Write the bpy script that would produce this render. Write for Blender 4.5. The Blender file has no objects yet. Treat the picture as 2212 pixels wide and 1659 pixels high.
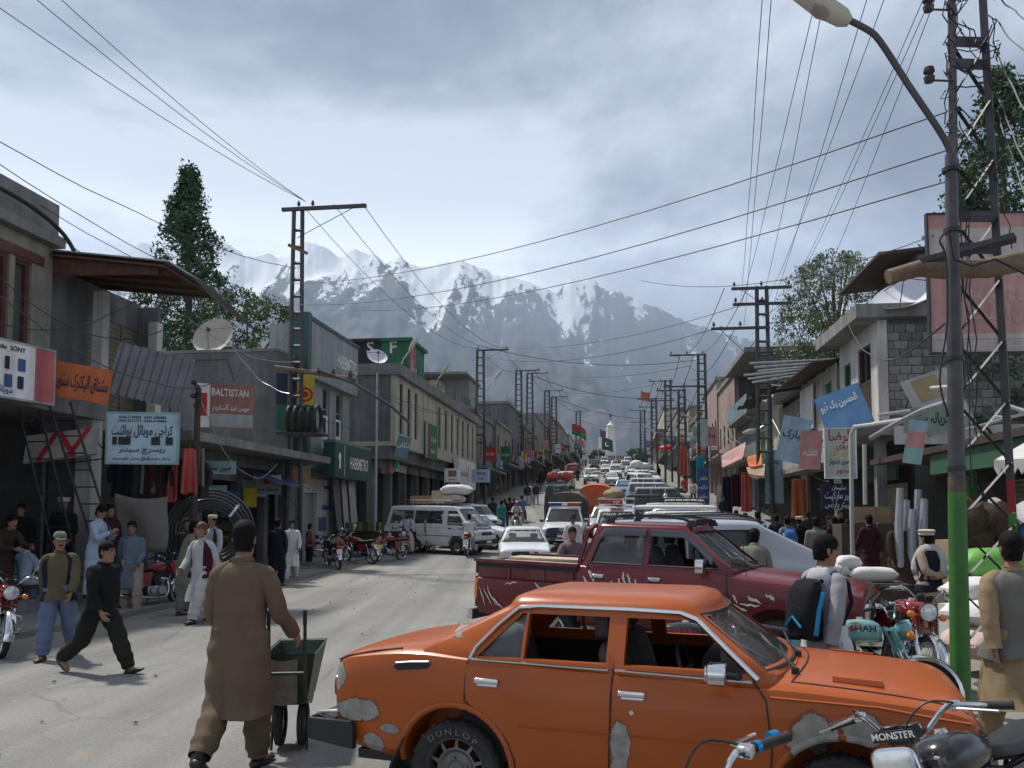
import bpy,bmesh,math,random
from mathutils import Vector as V,Matrix as MX,noise as NZ
R=math.radians
rnd=random.Random(7)
SC=bpy.context.scene
COL=SC.collection
PI=math.pi
# ------------ camera
FPX,PX0,PY0,EYE,PITCH=1800.0,1106.0,1002.0,1.86,R(3.5)
cam_d=bpy.data.cameras.new('camera')
cam=bpy.data.objects.new('camera',cam_d)
COL.objects.link(cam)
cam.location=(0,0,EYE)
cam.rotation_euler=(R(90)+PITCH,0,0)
cam_d.sensor_width=36
cam_d.lens=36*FPX/2212
cam_d.shift_y=(PY0-829.5)/2212
cam_d.clip_start=0.05
cam_d.clip_end=60000
SC.camera=cam
# ------------ sky, sun, exposure
SUN_EL,SUN_AZ=R(58),R(-48)
world=bpy.data.worlds.new('World')
SC.world=world
world.use_nodes=True
wn,wl=world.node_tree.nodes,world.node_tree.links
bg=wn['Background']
bg.inputs['Strength'].default_value=0.1
sky=wn.new('ShaderNodeTexSky')
sky.sky_type='NISHITA'
sky.sun_disc=False
sky.sun_elevation=SUN_EL
sky.sun_rotation=SUN_AZ
sky.altitude=2200
sky.dust_density=2.0
wtc=wn.new('ShaderNodeTexCoord')
def wnoise(scale,detail,loc,sc=(1,1,2.2),rough=.55):
 mp=wn.new('ShaderNodeMapping')
 mp.inputs['Location'].default_value=loc
 mp.inputs['Scale'].default_value=sc
 wl.new(wtc.outputs['Generated'],mp.inputs['Vector'])
 n=wn.new('ShaderNodeTexNoise')
 n.inputs['Scale'].default_value=scale
 n.inputs['Detail'].default_value=detail
 n.inputs['Roughness'].default_value=rough
 n.inputs['Distortion'].default_value=.25
 wl.new(mp.outputs[0],n.inputs['Vector'])
 return n.outputs['Fac']
def wramp(src,stops):
 r=wn.new('ShaderNodeValToRGB')
 e=r.color_ramp.elements
 while len(e)<len(stops):
  e.new(.5)
 for el,(p,c) in zip(e,stops):
  el.position=p
  el.color=(*c,1)
 wl.new(src,r.inputs['Fac'])
 return r.outputs['Color']
cl=wramp(wnoise(1.25,8,(12.2,8.4,.2),rough=.62),[(.38,(1.7,2.0,2.6)),(.46,(2.8,3.15,3.85)),(.54,(4.6,5.1,5.95)),(.64,(7.4,8.0,8.8))])
gap=wramp(wnoise(2.3,4,(5.2,1.3,2.6)),[(.60,(0,0,0)),(.80,(.5,.5,.5))])
wm=wn.new('ShaderNodeMixRGB')
wl.new(gap,wm.inputs['Fac'])
wl.new(cl,wm.inputs[1])
wl.new(sky.outputs[0],wm.inputs[2])
sep=wn.new('ShaderNodeSeparateXYZ')
wl.new(wtc.outputs['Generated'],sep.inputs[0])
hz=wramp(sep.outputs['Z'],[(.0,(1.25,1.25,1.25)),(.27,(1.55,1.53,1.50)),(.355,(.95,.95,.96)),(.42,(.82,.82,.84)),(.55,(.98,.98,.98)),(.8,(1.0,1.0,1.0))])
wm2=wn.new('ShaderNodeMixRGB')
wm2 .blend_type='MULTIPLY'
wm2 .inputs['Fac'].default_value=1
wl.new(wm.outputs[0],wm2 .inputs[1])
wl.new(hz,wm2 .inputs[2])
wl.new(wm2 .outputs[0],bg.inputs['Color'])
sun_d=bpy.data.lights.new('sun','SUN')
sun_d.energy=4.4
sun_d.angle=R(4)
sun_d.color=(1,.95,.87)
sun=bpy.data.objects.new('sun',sun_d)
COL.objects.link(sun)
sd=V((math.sin(SUN_AZ)*math.cos(SUN_EL),math.cos(SUN_AZ)*math.cos(SUN_EL),math.sin(SUN_EL)))
sun.rotation_euler=sd.to_track_quat('Z','Y').to_euler()
SC.view_settings.view_transform='Standard'
SC.view_settings.look='None'
SC.view_settings.exposure=.35
SC.view_settings.gamma=1
SC.cycles.max_bounces=6
SC.cycles.diffuse_bounces=2
SC.cycles.glossy_bounces=3
SC.cycles.transparent_max_bounces=12
SC.cycles.use_denoising=True
# ------------ the lie of the land
TH=R(7.4)
ST,CT=math.sin(TH),math.cos(TH)
def gz(x,y):
 s=x*ST+y*CT
 if s<18:z=0.0
 elif s<46:z=.0015*(s-18)**2
 elif s<200:z=1.176+.084*(s-46)
 elif s<320:z=14.11+.05*(s-200)
 else:z=20.1-.02*(s-320)
 return z
def st(s,t,z=0.0):
 x,y=s*ST+t*CT,s*CT-t*ST
 return V((x,y,gz(x,y)+z))
def ray(px,py):
 a,b=(px-PX0)/FPX,(PY0-py)/FPX
 return V((a,math.cos(PITCH)-b*math.sin(PITCH),math.sin(PITCH)+b*math.cos(PITCH)))
def at(px,py,y):
 d=ray(px,py)
 return V((0,0,EYE))+d*(y/d.y)
def gp(px,py,h=0.0):
 d=ray(px,py)
 y=2.0
 while y<400:
  p=V((0,0,EYE))+d*(y/d.y)
  if p.z<=gz(p.x,p.y)+h:break
  y*=1.004
 p.z=gz(p.x,p.y)+h
 return p
def atst(px,t):
 a=math.atan((px-PX0)/FPX)-TH
 return t/math.tan(a)
# ------------ materials
MATS={}
def nodes_of(m):
 m.use_nodes=True
 nt=m.node_tree
 return nt.nodes,nt.links,nt.nodes['Principled BSDF']
def mt(name,col,rough=.7,metal=0.,var=.18,scale=4.,bump=0.,bscale=None,dirt=0.,dcol=(.16,.14,.115),spec=.4,coat=0.,alpha=None,trans=0.,emit=0.,sss=0.):
 """plain paint/cloth/metal with uneven colour, optional dust and relief"""
 if name in MATS:return MATS[name]
 streak=.30 if any(k in name for k in ('render','concrete','whitewash','mud_','plank','panel_','print_','cladding')) else 0
 m=bpy.data.materials.new(name)
 n,l,b=nodes_of(m)
 b.inputs['Roughness'].default_value=rough
 b.inputs['Metallic'].default_value=metal
 b.inputs['Specular IOR Level'].default_value=spec
 if coat:b.inputs['Coat Weight'].default_value=coat;b.inputs['Coat Roughness'].default_value=.12
 if trans:b.inputs['Transmission Weight'].default_value=trans
 if alpha is not None:b.inputs['Alpha'].default_value=alpha
 tc=n.new('ShaderNodeTexCoord')
 nz=n.new('ShaderNodeTexNoise')
 nz.inputs['Scale'].default_value=scale
 nz.inputs['Detail'].default_value=5
 nz.inputs['Roughness'].default_value=.62
 l.new(tc.outputs['Object'],nz.inputs['Vector'])
 rp=n.new('ShaderNodeValToRGB')
 e=rp.color_ramp.elements
 e[0].position,e[1].position=.28,.72
 e[0].color=(*[max(0,c*(1-var)) for c in col],1)
 e[1].color=(*[min(1,c*(1+var)) for c in col],1)
 l.new(nz.outputs['Fac'],rp.inputs['Fac'])
 out=rp.outputs['Color']
 if dirt:
  n2=n.new('ShaderNodeTexNoise')
  n2 .inputs['Scale'].default_value=scale*.37
  n2 .inputs['Detail'].default_value=8
  n2 .inputs['Roughness'].default_value=.7
  l.new(tc.outputs['Object'],n2 .inputs['Vector'])
  r2=n.new('ShaderNodeValToRGB')
  r2 .color_ramp.elements[0].position,r2 .color_ramp.elements[1].position=.42,.68
  r2 .color_ramp.elements[0].color=(0,0,0,1)
  r2 .color_ramp.elements[1].color=(dirt,dirt,dirt,1)
  l.new(n2 .outputs['Fac'],r2 .inputs['Fac'])
  mx=n.new('ShaderNodeMixRGB')
  l.new(r2 .outputs['Color'],mx.inputs['Fac'])
  l.new(out,mx.inputs[1])
  mx.inputs[2].default_value=(*dcol,1)
  out=mx.outputs[0]
 if streak:
  mp=n.new('ShaderNodeMapping');mp.inputs['Scale'].default_value=(1.5,1.5,.16)
  l.new(tc.outputs['Object'],mp.inputs['Vector'])
  n5=n.new('ShaderNodeTexNoise');n5 .inputs['Scale'].default_value=1.3;n5 .inputs['Detail'].default_value=7;n5 .inputs['Roughness'].default_value=.7
  l.new(mp.outputs[0],n5 .inputs['Vector'])
  r5=n.new('ShaderNodeValToRGB');r5 .color_ramp.elements[0].position,r5 .color_ramp.elements[1].position=.40,.66
  r5 .color_ramp.elements[0].color=(1-streak,1-streak,1-streak,1);r5 .color_ramp.elements[1].color=(1.08,1.07,1.05,1)
  l.new(n5 .outputs['Fac'],r5 .inputs['Fac'])
  mx=n.new('ShaderNodeMixRGB');mx.blend_type='MULTIPLY';mx.inputs[0].default_value=1
  l.new(out,mx.inputs[1]);l.new(r5 .outputs['Color'],mx.inputs[2]);out=mx.outputs[0]
 l.new(out,b.inputs['Base Color'])
 if emit:
  l.new(out,b.inputs['Emission Color'])
  b.inputs['Emission Strength'].default_value=emit
 if bump:
  n3=n.new('ShaderNodeTexNoise')
  n3 .inputs['Scale'].default_value=bscale or scale*6
  n3 .inputs['Detail'].default_value=4
  l.new(tc.outputs['Object'],n3 .inputs['Vector'])
  bp=n.new('ShaderNodeBump')
  bp.inputs['Strength'].default_value=bump
  bp.inputs['Distance'].default_value=.02
  l.new(n3 .outputs['Fac'],bp.inputs['Height'])
  l.new(bp.outputs[0],b.inputs['Normal'])
 MATS[name]=m
 return m
def glass_mat(name,tint,opac,rough=.04):
 """window glass: clear or tinted sheet with a mirror-like face and a film of dust"""
 if name in MATS:return MATS[name]
 m=bpy.data.materials.new(name)
 n,l,b=nodes_of(m)
 b.inputs['Base Color'].default_value=(*tint,1)
 b.inputs['Roughness'].default_value=.5
 b.inputs['Specular IOR Level'].default_value=.2
 tr=n.new('ShaderNodeBsdfTransparent')
 tr.inputs['Color'].default_value=(.82,.88,.86,1)
 tc=n.new('ShaderNodeTexCoord')
 nz=n.new('ShaderNodeTexNoise')
 nz.inputs['Scale'].default_value=3
 nz.inputs['Detail'].default_value=5
 l.new(tc.outputs['Object'],nz.inputs['Vector'])
 ml=n.new('ShaderNodeMath');ml.operation='MULTIPLY_ADD'
 ml.inputs[1].default_value=.3;ml.inputs[2].default_value=opac-.15
 ml.use_clamp=True
 l.new(nz.outputs['Fac'],ml.inputs[0])
 m1=n.new('ShaderNodeMixShader')
 l.new(ml.outputs[0],m1 .inputs[0]);l.new(tr.outputs[0],m1 .inputs[1]);l.new(b.outputs[0],m1 .inputs[2])
 gl=n.new('ShaderNodeBsdfGlossy')
 gl.inputs['Roughness'].default_value=rough
 fr=n.new('ShaderNodeFresnel');fr.inputs['IOR'].default_value=1.5
 m2=n.new('ShaderNodeMixShader')
 l.new(fr.outputs[0],m2 .inputs[0]);l.new(m1 .outputs[0],m2 .inputs[1]);l.new(gl.outputs[0],m2 .inputs[2])
 l.new(m2 .outputs[0],n['Material Output'].inputs['Surface'])
 MATS[name]=m
 return m
CHROME=mt('chrome',(.62,.62,.63),.16,1.,.06,9)
STEEL=mt('painted_steel',(.052,.056,.062),.6,.15,.2,6,.1,dirt=.25)
DKSTEEL=mt('dark_steel',(.035,.036,.04),.5,.4,.25,8,.1)
GALV=mt('galvanised',(.36,.38,.39),.42,.75,.22,3.5,.15,dirt=.35,dcol=(.2,.18,.16))
RUBBER=mt('rubber',(.022,.022,.023),.82,0,.3,14,.2,dirt=.35,dcol=(.07,.064,.055))
BLACKP=mt('black_plastic',(.018,.018,.02),.45,0,.2,10)
WIRE=mt('wire',(.03,.03,.034),.6,0,.1,5)
WOOD=mt('old_wood',(.16,.115,.075),.8,0,.35,7,.4)
WOODD=mt('dark_wood',(.05,.032,.022),.75,0,.35,7,.4)
CONC=mt('concrete',(.235,.232,.225),.92,0,.2,1.3,.35,22,dirt=.55,dcol=(.115,.108,.1))
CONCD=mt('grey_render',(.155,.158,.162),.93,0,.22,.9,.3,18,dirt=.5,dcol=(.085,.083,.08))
CREAM=mt('cream_render',(.5,.465,.36),.85,0,.1,1.1,.2,20,dirt=.4,dcol=(.3,.27,.2))
WHITEW=mt('whitewash',(.56,.55,.52),.88,0,.12,1.2,.2,20,dirt=.5,dcol=(.3,.28,.25))
DARKIN=mt('shop_dark',(.03,.028,.026),.9,0,.4,2)  # near-black colour standing in for the shade inside the shops
GLASS=glass_mat('window_glass',(.05,.06,.065),.55)
GLASSD=glass_mat('dark_glass',(.018,.022,.026),.72)
GLASSC=glass_mat('car_glass',(.12,.13,.13),.24)
# ------------ mesh helpers
class MB:
 def __init__(s,m=None):
  s.v,s.f,s.M=[],[],(m or MX.Identity(4))
 def P(s,p):
  s.v.append(s.M@V(p));return len(s.v)-1
 def face(s,pts):
  s.f.append([s.P(p) for p in pts])
 def box(s,c,d,rot=None,tp=1.0):
  a,b,h=d[0]/2,d[1]/2,d[2]/2
  q=rot if rot is not None else MX.Identity(3)
  i=[s.P(V(c)+q@V((x*a*(tp if z>0 else 1),y*b*(tp if z>0 else 1),z*h))) for x,y,z in ((-1,-1,-1),(1,-1,-1),(1,1,-1),(-1,1,-1),(-1,-1,1),(1,-1,1),(1,1,1),(-1,1,1))]
  s.f+=[[i[k] for k in q_] for q_ in ((3,2,1,0),(4,5,6,7),(0,1,5,4),(1,2,6,5),(2,3,7,6),(3,0,4,7))]
  return s
 def bb(s,a,b):
  return s.box([(p+q)/2 for p,q in zip(a,b)],[abs(q-p) for p,q in zip(a,b)])
 def rings(s,rs,closed=True,caps=True,loop=False):
  ids=[[s.P(p) for p in r] for r in rs]
  n=len(ids[0])
  m=len(ids)
  for k in range(m if loop else m-1):
   A,B=ids[k],ids[(k+1)%m]
   for j in range(n if closed else n-1):
    s.f.append([A[j],A[(j+1)%n],B[(j+1)%n],B[j]])
  if caps and closed and not loop:
   s.f.append(ids[0][::-1]);s.f.append(ids[-1][:])
  return s
 def tube(s,pts,r,n=8,caps=True,loop=False,flat=1.0,up=(0,0,1)):
  pts=[V(p) for p in pts]
  m=len(pts)
  rr=r if isinstance(r,(list,tuple)) else [r]*m
  out=[]
  ref=None
  for i in range(m):
   a=pts[(i-1)%m] if (loop or i>0) else pts[i]
   b=pts[(i+1)%m] if (loop or i<m-1) else pts[i]
   d=(b-a)
   if d.length<1e-9:d=V((0,0,1))
   d.normalize()
   if ref is None:
    ref=V(up)
    if abs(d.dot(ref))>.97:ref=V((1,0,0))
   x=(ref-d*ref.dot(d))
   if x.length<1e-6:x=V((1,0,0))-d*d.x
   x.normalize();y=d.cross(x);ref=x
   fx=rr[i][0] if isinstance(rr[i],(list,tuple)) else rr[i]
   fy=rr[i][1] if isinstance(rr[i],(list,tuple)) else rr[i]*flat
   out.append([pts[i]+x*(fx*math.cos(2*PI*k/n))+y*(fy*math.sin(2*PI*k/n)) for k in range(n)])
  return s.rings(out,True,caps,loop)
 def cyl(s,a,b,r,n=12,r2=None):
  return s.tube([a,b],[r,r if r2 is None else r2],n)
 def lathe(s,prof,c=(0,0,0),axis='z',n=20,a0=0,a1=2*PI):
  full=abs(a1-a0-2*PI)<1e-6
  rs=[]
  for k in range(n if full else n+1):
   a=a0+(a1-a0)*k/n
   q=[]
   for r,h in prof:
    x,y=r*math.cos(a),r*math.sin(a)
    q.append(V(c)+(V((x,y,h)) if axis=='z' else V((x,h,y)) if axis=='y' else V((h,x,y))))
   rs.append(q)
  return s.rings(rs,False,False,full)
 def prism(s,poly,d,o=(0,0,0),ax='y'):
  def q(p,t):
   return V(o)+(V((p[0],t,p[1])) if ax=='y' else V((p[0],p[1],t)) if ax=='z' else V((t,p[0],p[1])))
  return s.rings([[q(p,0) for p in poly],[q(p,d) for p in poly]])
 def ball(s,c,r,n=10,m=7,jit=0.,seed=0):
  r=r if isinstance(r,(list,tuple)) else (r,r,r)
  rs=[]
  for i in range(1,m):
   a=PI*i/m
   row=[]
   for k in range(n):
    b=2*PI*k/n
    u=V((math.sin(a)*math.cos(b),math.sin(a)*math.sin(b),-math.cos(a)))
    j=1+(jit*NZ.noise(u*2.2+V((seed*3.1,seed*1.7,seed))) if jit else 0)
    row.append(V(c)+V((u.x*r[0],u.y*r[1],u.z*r[2]))*j)
   rs.append(row)
  return s.rings(rs)
 def sheet(s,fn,nu,nv,th=0.0):
  g=[[s.P(fn(i/nu,j/nv)) for j in range(nv+1)] for i in range(nu+1)]
  for i in range(nu):
   for j in range(nv):
    s.f.append([g[i][j],g[i+1][j],g[i+1][j+1],g[i][j+1]])
  return s
 def mesh(s,name='m'):
  me=bpy.data.meshes.new(name)
  me.from_pydata(s.v,[],s.f)
  return me
 def obj(s,name,mat,parent=None,smooth=True,ang=38,fix=True):
  me=s.mesh(name)
  if fix:
   bm=bmesh.new();bm.from_mesh(me)
   bmesh.ops.recalc_face_normals(bm,faces=bm.faces)
   bm.to_mesh(me);bm.free()
  return mobj(name,me,mat,parent,smooth,ang)
def shade(me,ang=38):
 me.polygons.foreach_set('use_smooth',[True]*len(me.polygons))
 me.set_sharp_from_angle(angle=R(ang))
def mobj(name,me,mat,parent=None,smooth=True,ang=38):
 if smooth:shade(me,ang)
 if mat is not None and not me.materials:me.materials.append(mat)
 o=bpy.data.objects.new(name,me)
 COL.objects.link(o)
 if parent is not None:o.parent=parent
 return o
def dup(o,mat=None,parent=None,name=None):
 c=o.copy()
 COL.objects.link(c)
 if name:c.name=name
 c.parent=parent
 if mat is not None:setmat(c,mat)
 return c
def setmat(o,mat):
 if not o.material_slots:o.data.materials.append(mat)
 o.material_slots[0].link='OBJECT'
 o.material_slots[0].material=mat
def thing(name,label,cat,loc=(0,0,0),rz=0.,group=None,rot=None):
 o=bpy.data.objects.new(name,None)
 o.empty_display_size=.2
 COL.objects.link(o)
 o.location=loc
 o.rotation_euler=rot if rot is not None else (0,0,rz)
 return tag(o,label,cat,group)
def tag(o,label,cat,group=None):
 o['label']=label;o['category']=cat
 if group:o['group']=group
 return o
def struct(o,kind='structure'):
 o['kind']=kind
 return o
def tree_copy(o,parent=None):
 c=o.copy();COL.objects.link(c);c.parent=parent
 for ch in o.children:tree_copy(ch,c)
 return c
def sag(a,b,drop,n=14,wob=0.,seed=0):
 a,b=V(a),V(b)
 out=[]
 for i in range(n+1):
  t=i/n
  p=a.lerp(b,t)
  p.z-=drop*4*t*(1-t)
  if wob and 0<i<n:
   p+=V((NZ.noise(V((t*5,seed,0))),NZ.noise(V((t*5,seed,4))),NZ.noise(V((t*5,seed,9)))))*wob
  out.append(p)
 return out
def spline(pts,n=6,loop=False):
 pts=[V(p) for p in pts]
 m=len(pts);out=[]
 for i in range(m if loop else m-1):
  p0,p1,p2,p3=(pts[(i-1)%m] if loop or i>0 else pts[0]),pts[i],pts[(i+1)%m],(pts[(i+2)%m] if loop or i+2<m else pts[-1])
  for k in range(n):
   t=k/n
   out.append(.5*((2*p1)+(p2-p0)*t+(2*p0-5*p1+4*p2-p3)*t*t+(3*p1-p0-3*p2+p3)*t**3))
 if not loop:out.append(pts[-1])
 return out
def lerp(a,b,t):return a+(b-a)*t
def interp(tab,x):
 """piecewise-smooth table lookup, rows (x, a, b, ...)"""
 if x<=tab[0][0]:return list(tab[0][1:])
 for p,q in zip(tab,tab[1:]):
  if x<=q[0]:
   t=(x-p[0])/(q[0]-p[0])
   return [lerp(a,b,t) for a,b in zip(p[1:],q[1:])]
 return list(tab[-1][1:])
# ------------ lettering (flat, on signs)
_AR={'ا':'ﺍﺎ','آ':'ﺁﺂ','ب':'ﺏﺐﺑﺒ','پ':'ﭖﭗﭘﭙ','ت':'ﺕﺖﺗﺘ','ٹ':'ﭦﭧﭨﭩ','ج':'ﺝﺞﺟﺠ','چ':'ﭺﭻﭼﭽ','ح':'ﺡﺢﺣﺤ','خ':'ﺥﺦﺧﺨ','د':'ﺩﺪ','ڈ':'ﮈﮉ','ذ':'ﺫﺬ','ر':'ﺭﺮ','ڑ':'ﮌﮍ','ز':'ﺯﺰ','س':'ﺱﺲﺳﺴ','ش':'ﺵﺶﺷﺸ','ص':'ﺹﺺﺻﺼ','ض':'ﺽﺾﺿﻀ','ط':'ﻁﻂﻃﻄ','ع':'ﻉﻊﻋﻌ','ف':'ﻑﻒﻓﻔ','ق':'ﻕﻖﻗﻘ','ک':'ﮎﮏﮐﮑ','گ':'ﮒﮓﮔﮕ','ل':'ﻝﻞﻟﻠ','م':'ﻡﻢﻣﻤ','ن':'ﻥﻦﻧﻨ','و':'ﻭﻮ','ہ':'ﮦﮧﮨﮩ','ی':'ﯼﯽﯾﯿ','ے':'ﮮﮯ','ئ':'ﺉﺊﺋﺌ','ں':'ﮞﮟ','غ':'ﻍﻎﻏﻐ'}
def urdu(t):
 out=[]
 for i,c in enumerate(t):
  f=_AR.get(c)
  if not f:out.append(c);continue
  prev=i>0 and t[i-1] in _AR and len(_AR[t[i-1]])==4
  nxt=i+1<len(t) and t[i+1] in _AR and len(f)==4
  k=(3 if nxt else 1) if prev else (2 if nxt else 0)
  out.append(f[min(k,len(f)-1)] if k<2 or len(f)==4 else f[0])
 return ''.join(out[::-1])
TEXTS=[]
def text(s,size,mat,parent,loc,rot,name='lettering',wide=1.0,bold=0.,align='CENTER',shear=0.,width=None,mirror=False):
 """flat lettering lying in its local xy plane"""
 cu=bpy.data.curves.new(name,'FONT')
 cu.body=urdu(s) if any(c in _AR for c in s) else s
 cu.size=size;cu.align_x=align;cu.align_y='CENTER';cu.offset=bold;cu.shear=shear
 cu.resolution_u=3
 cu.materials.append(mat)
 o=bpy.data.objects.new(name,cu)
 COL.objects.link(o)
 o.parent=parent;o.location=loc;o.rotation_euler=rot;o.scale=(wide*(-1 if mirror else 1),1,1)
 TEXTS.append((o,width))
 return o
def bake_texts():
 dg=bpy.context.evaluated_depsgraph_get()
 new=[]
 for o,width in TEXTS:
  me=bpy.data.meshes.new_from_object(o.evaluated_get(dg))
  if width and len(me.vertices):
   xs=[v.co.x for v in me.vertices]
   w=max(xs)-min(xs)
   if w>0:
    k=width/w;c=(max(xs)+min(xs))/2
    for v in me.vertices:v.co.x=(v.co.x-c)*k
  new.append((o,me))
 for o,me in new:
  m=bpy.data.objects.new(o.name,me)
  nm=o.name
  par,loc,rot,sc=o.parent,o.location.copy(),o.rotation_euler.copy(),o.scale.copy()
  cu=o.data
  bpy.data.objects.remove(o);bpy.data.curves.remove(cu)
  COL.objects.link(m);m.name=nm
  m.parent=par;m.location=loc;m.rotation_euler=rot;m.scale=sc
 TEXTS.clear()
# ------------ ground, road, footways
def ground_mat():
 m=bpy.data.materials.new('dusty_ground')
 n,l,b=nodes_of(m)
 b.inputs['Roughness'].default_value=.95
 b.inputs['Specular IOR Level'].default_value=.2
 tc=n.new('ShaderNodeTexCoord')
 def nz(sc,det,ro=.6):
  x=n.new('ShaderNodeTexNoise');x.inputs['Scale'].default_value=sc;x.inputs['Detail'].default_value=det;x.inputs['Roughness'].default_value=ro
  l.new(tc.outputs['Object'],x.inputs['Vector']);return x.outputs['Fac']
 def rp(src,a,b_,c0,c1):
  r=n.new('ShaderNodeValToRGB');e=r.color_ramp.elements
  e[0].position,e[1].position=a,b_;e[0].color=(*c0,1);e[1].color=(*c1,1)
  l.new(src,r.inputs['Fac']);return r.outputs['Color']
 def mix(f,a,c,mode='MIX'):
  x=n.new('ShaderNodeMixRGB');x.blend_type=mode
  if isinstance(f,float):x.inputs[0].default_value=f
  else:l.new(f,x.inputs[0])
  l.new(a,x.inputs[1])
  if isinstance(c,tuple):x.inputs[2].default_value=(*c,1)
  else:l.new(c,x.inputs[2])
  return x.outputs[0]
 base=rp(nz(.35,6),.3,.7,(.20,.20,.195),(.265,.26,.25))
 fine=rp(nz(42,3,.8),.35,.62,(.80,.80,.80),(1.1,1.1,1.08))
 c=mix(1.0,base,fine,'MULTIPLY')
 spk=rp(nz(120,2,.9),.64,.72,(0,0,0),(.55,.55,.55))
 c=mix(spk,c,(.42,.42,.40))
 stain=rp(nz(.9,7,.72),.56,.72,(0,0,0),(.5,.5,.5))
 c=mix(stain,c,(.12,.118,.112))
 mp=n.new('ShaderNodeMapping');mp.inputs['Rotation'].default_value=(0,0,TH);mp.inputs['Scale'].default_value=(1.5,.05,1)
 l.new(tc.outputs['Object'],mp.inputs['Vector'])
 tk=n.new('ShaderNodeTexNoise');tk.inputs['Scale'].default_value=1;tk.inputs['Detail'].default_value=5;l.new(mp.outputs[0],tk.inputs['Vector'])
 c=mix(1.0,c,rp(tk.outputs['Fac'],.36,.64,(.80,.80,.80),(1.12,1.11,1.09)),'MULTIPLY')
 vo=n.new('ShaderNodeTexVoronoi');vo.feature='DISTANCE_TO_EDGE';vo.inputs['Scale'].default_value=.55
 wv=n.new('ShaderNodeMixRGB');wv.inputs[0].default_value=.12;l.new(tc.outputs['Object'],wv.inputs[1])
 nn=n.new('ShaderNodeTexNoise');nn.inputs['Scale'].default_value=2.2;nn.inputs['Detail'].default_value=5;l.new(tc.outputs['Object'],nn.inputs['Vector']);l.new(nn.outputs['Color'],wv.inputs[2]);l.new(wv.outputs[0],vo.inputs['Vector'])
 ck=n.new('ShaderNodeMath');ck.operation='MULTIPLY';l.new(rp(vo.outputs['Distance'],.003,.012,(1,1,1),(0,0,0)),ck.inputs[0]);l.new(rp(nz(.28,3),.5,.62,(0,0,0),(.55,.55,.55)),ck.inputs[1])
 c=mix(ck.outputs[0],c,(.09,.088,.085))
 at_=n.new('ShaderNodeAttribute');at_.attribute_name='dust'
 dn=n.new('ShaderNodeMath');dn.operation='MULTIPLY_ADD'
 l.new(nz(1.3,5),dn.inputs[0]);dn.inputs[1].default_value=1.4;l.new(at_.outputs['Fac'],dn.inputs[2])
 dm=rp(dn.outputs[0],.86,1.25,(0,0,0),(.9,.9,.9))
 dust=rp(nz(3,6,.7),.3,.7,(.20,.178,.145),(.31,.28,.235))
 c=mix(dm,c,dust)
 l.new(c,b.inputs['Base Color'])
 bp=n.new('ShaderNodeBump');bp.inputs['Strength'].default_value=.5;bp.inputs['Distance'].default_value=.015
 l.new(nz(60,4,.75),bp.inputs['Height']);l.new(bp.outputs[0],b.inputs['Normal'])
 return m
GROUND=ground_mat()
def ground_sheet(name,ss,ts,lift,dustf):
 mb=MB();dv=[]
 for s in ss:
  for t in ts:
   mb.P(st(s,t,lift+(.012*NZ.noise(V((s*.6,t*.6,0))) if abs(t)<14 and s<60 else 0)))
   dv.append(dustf(s,t))
 nt=len(ts)
 for i in range(len(ss)-1):
  for j in range(nt-1):
   a=i*nt+j
   mb.f.append([a,a+1,a+nt+1,a+nt])
 o=mb.obj(name,GROUND,fix=False)
 a=o.data.attributes.new('dust','FLOAT','POINT')
 a.data.foreach_set('value',dv)
 return struct(o)
def frange(a,b,d):
 n=max(1,int(round((b-a)/d)))
 return [a+(b-a)*i/n for i in range(n+1)]
ss=frange(-14,2,4)+frange(2.5,24,.5)+frange(25,70,1.5)+frange(74,340,6)+[420,700,1500,3400]
tt=[-3400,-1200,-500,-200,-80,-40,-24]+frange(-18,12,.5)+[20,34,60,120,300,900,3400]
ground_sheet('ground',ss,tt,-.004,lambda s,t:.25)
tr=frange(-9.4,5.2,.35)
ground_sheet('road',frange(-14,2,2)+frange(2.4,24,.35)+frange(25,70,1.5)+frange(74,330,6),tr,.006,lambda s,t:.5*max(0,1-(t+9.4)/2.2)+.45*max(0,1-(5.2-t)/2.4))
PAVE=mt('paving',(.2,.197,.185),.92,0,.22,1.6,.4,30,dirt=.5,dcol=(.2,.175,.14))
def footway(t0,t1,s0,s1,h,drop=.4):
 mb=MB()
 sl=frange(s0,s1,1.5)
 ring=[]
 for s in sl:
  ring.append([st(s,t0,-drop),st(s,t1,-drop),st(s,t1,h+.02*NZ.noise(V((s,5,0)))),st(s,t0,h)])
 mb.rings(ring)
 return struct(mb.obj('pavement',PAVE,smooth=False))
footway(-15.5,-8.9,10.5,25.2,.1)
footway(-15.5,-9.3,25.6,118,.08)
footway(5.1,9.6,6.9,15.5,.13)
footway(5.5,9.9,15.9,118,.1)
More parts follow.
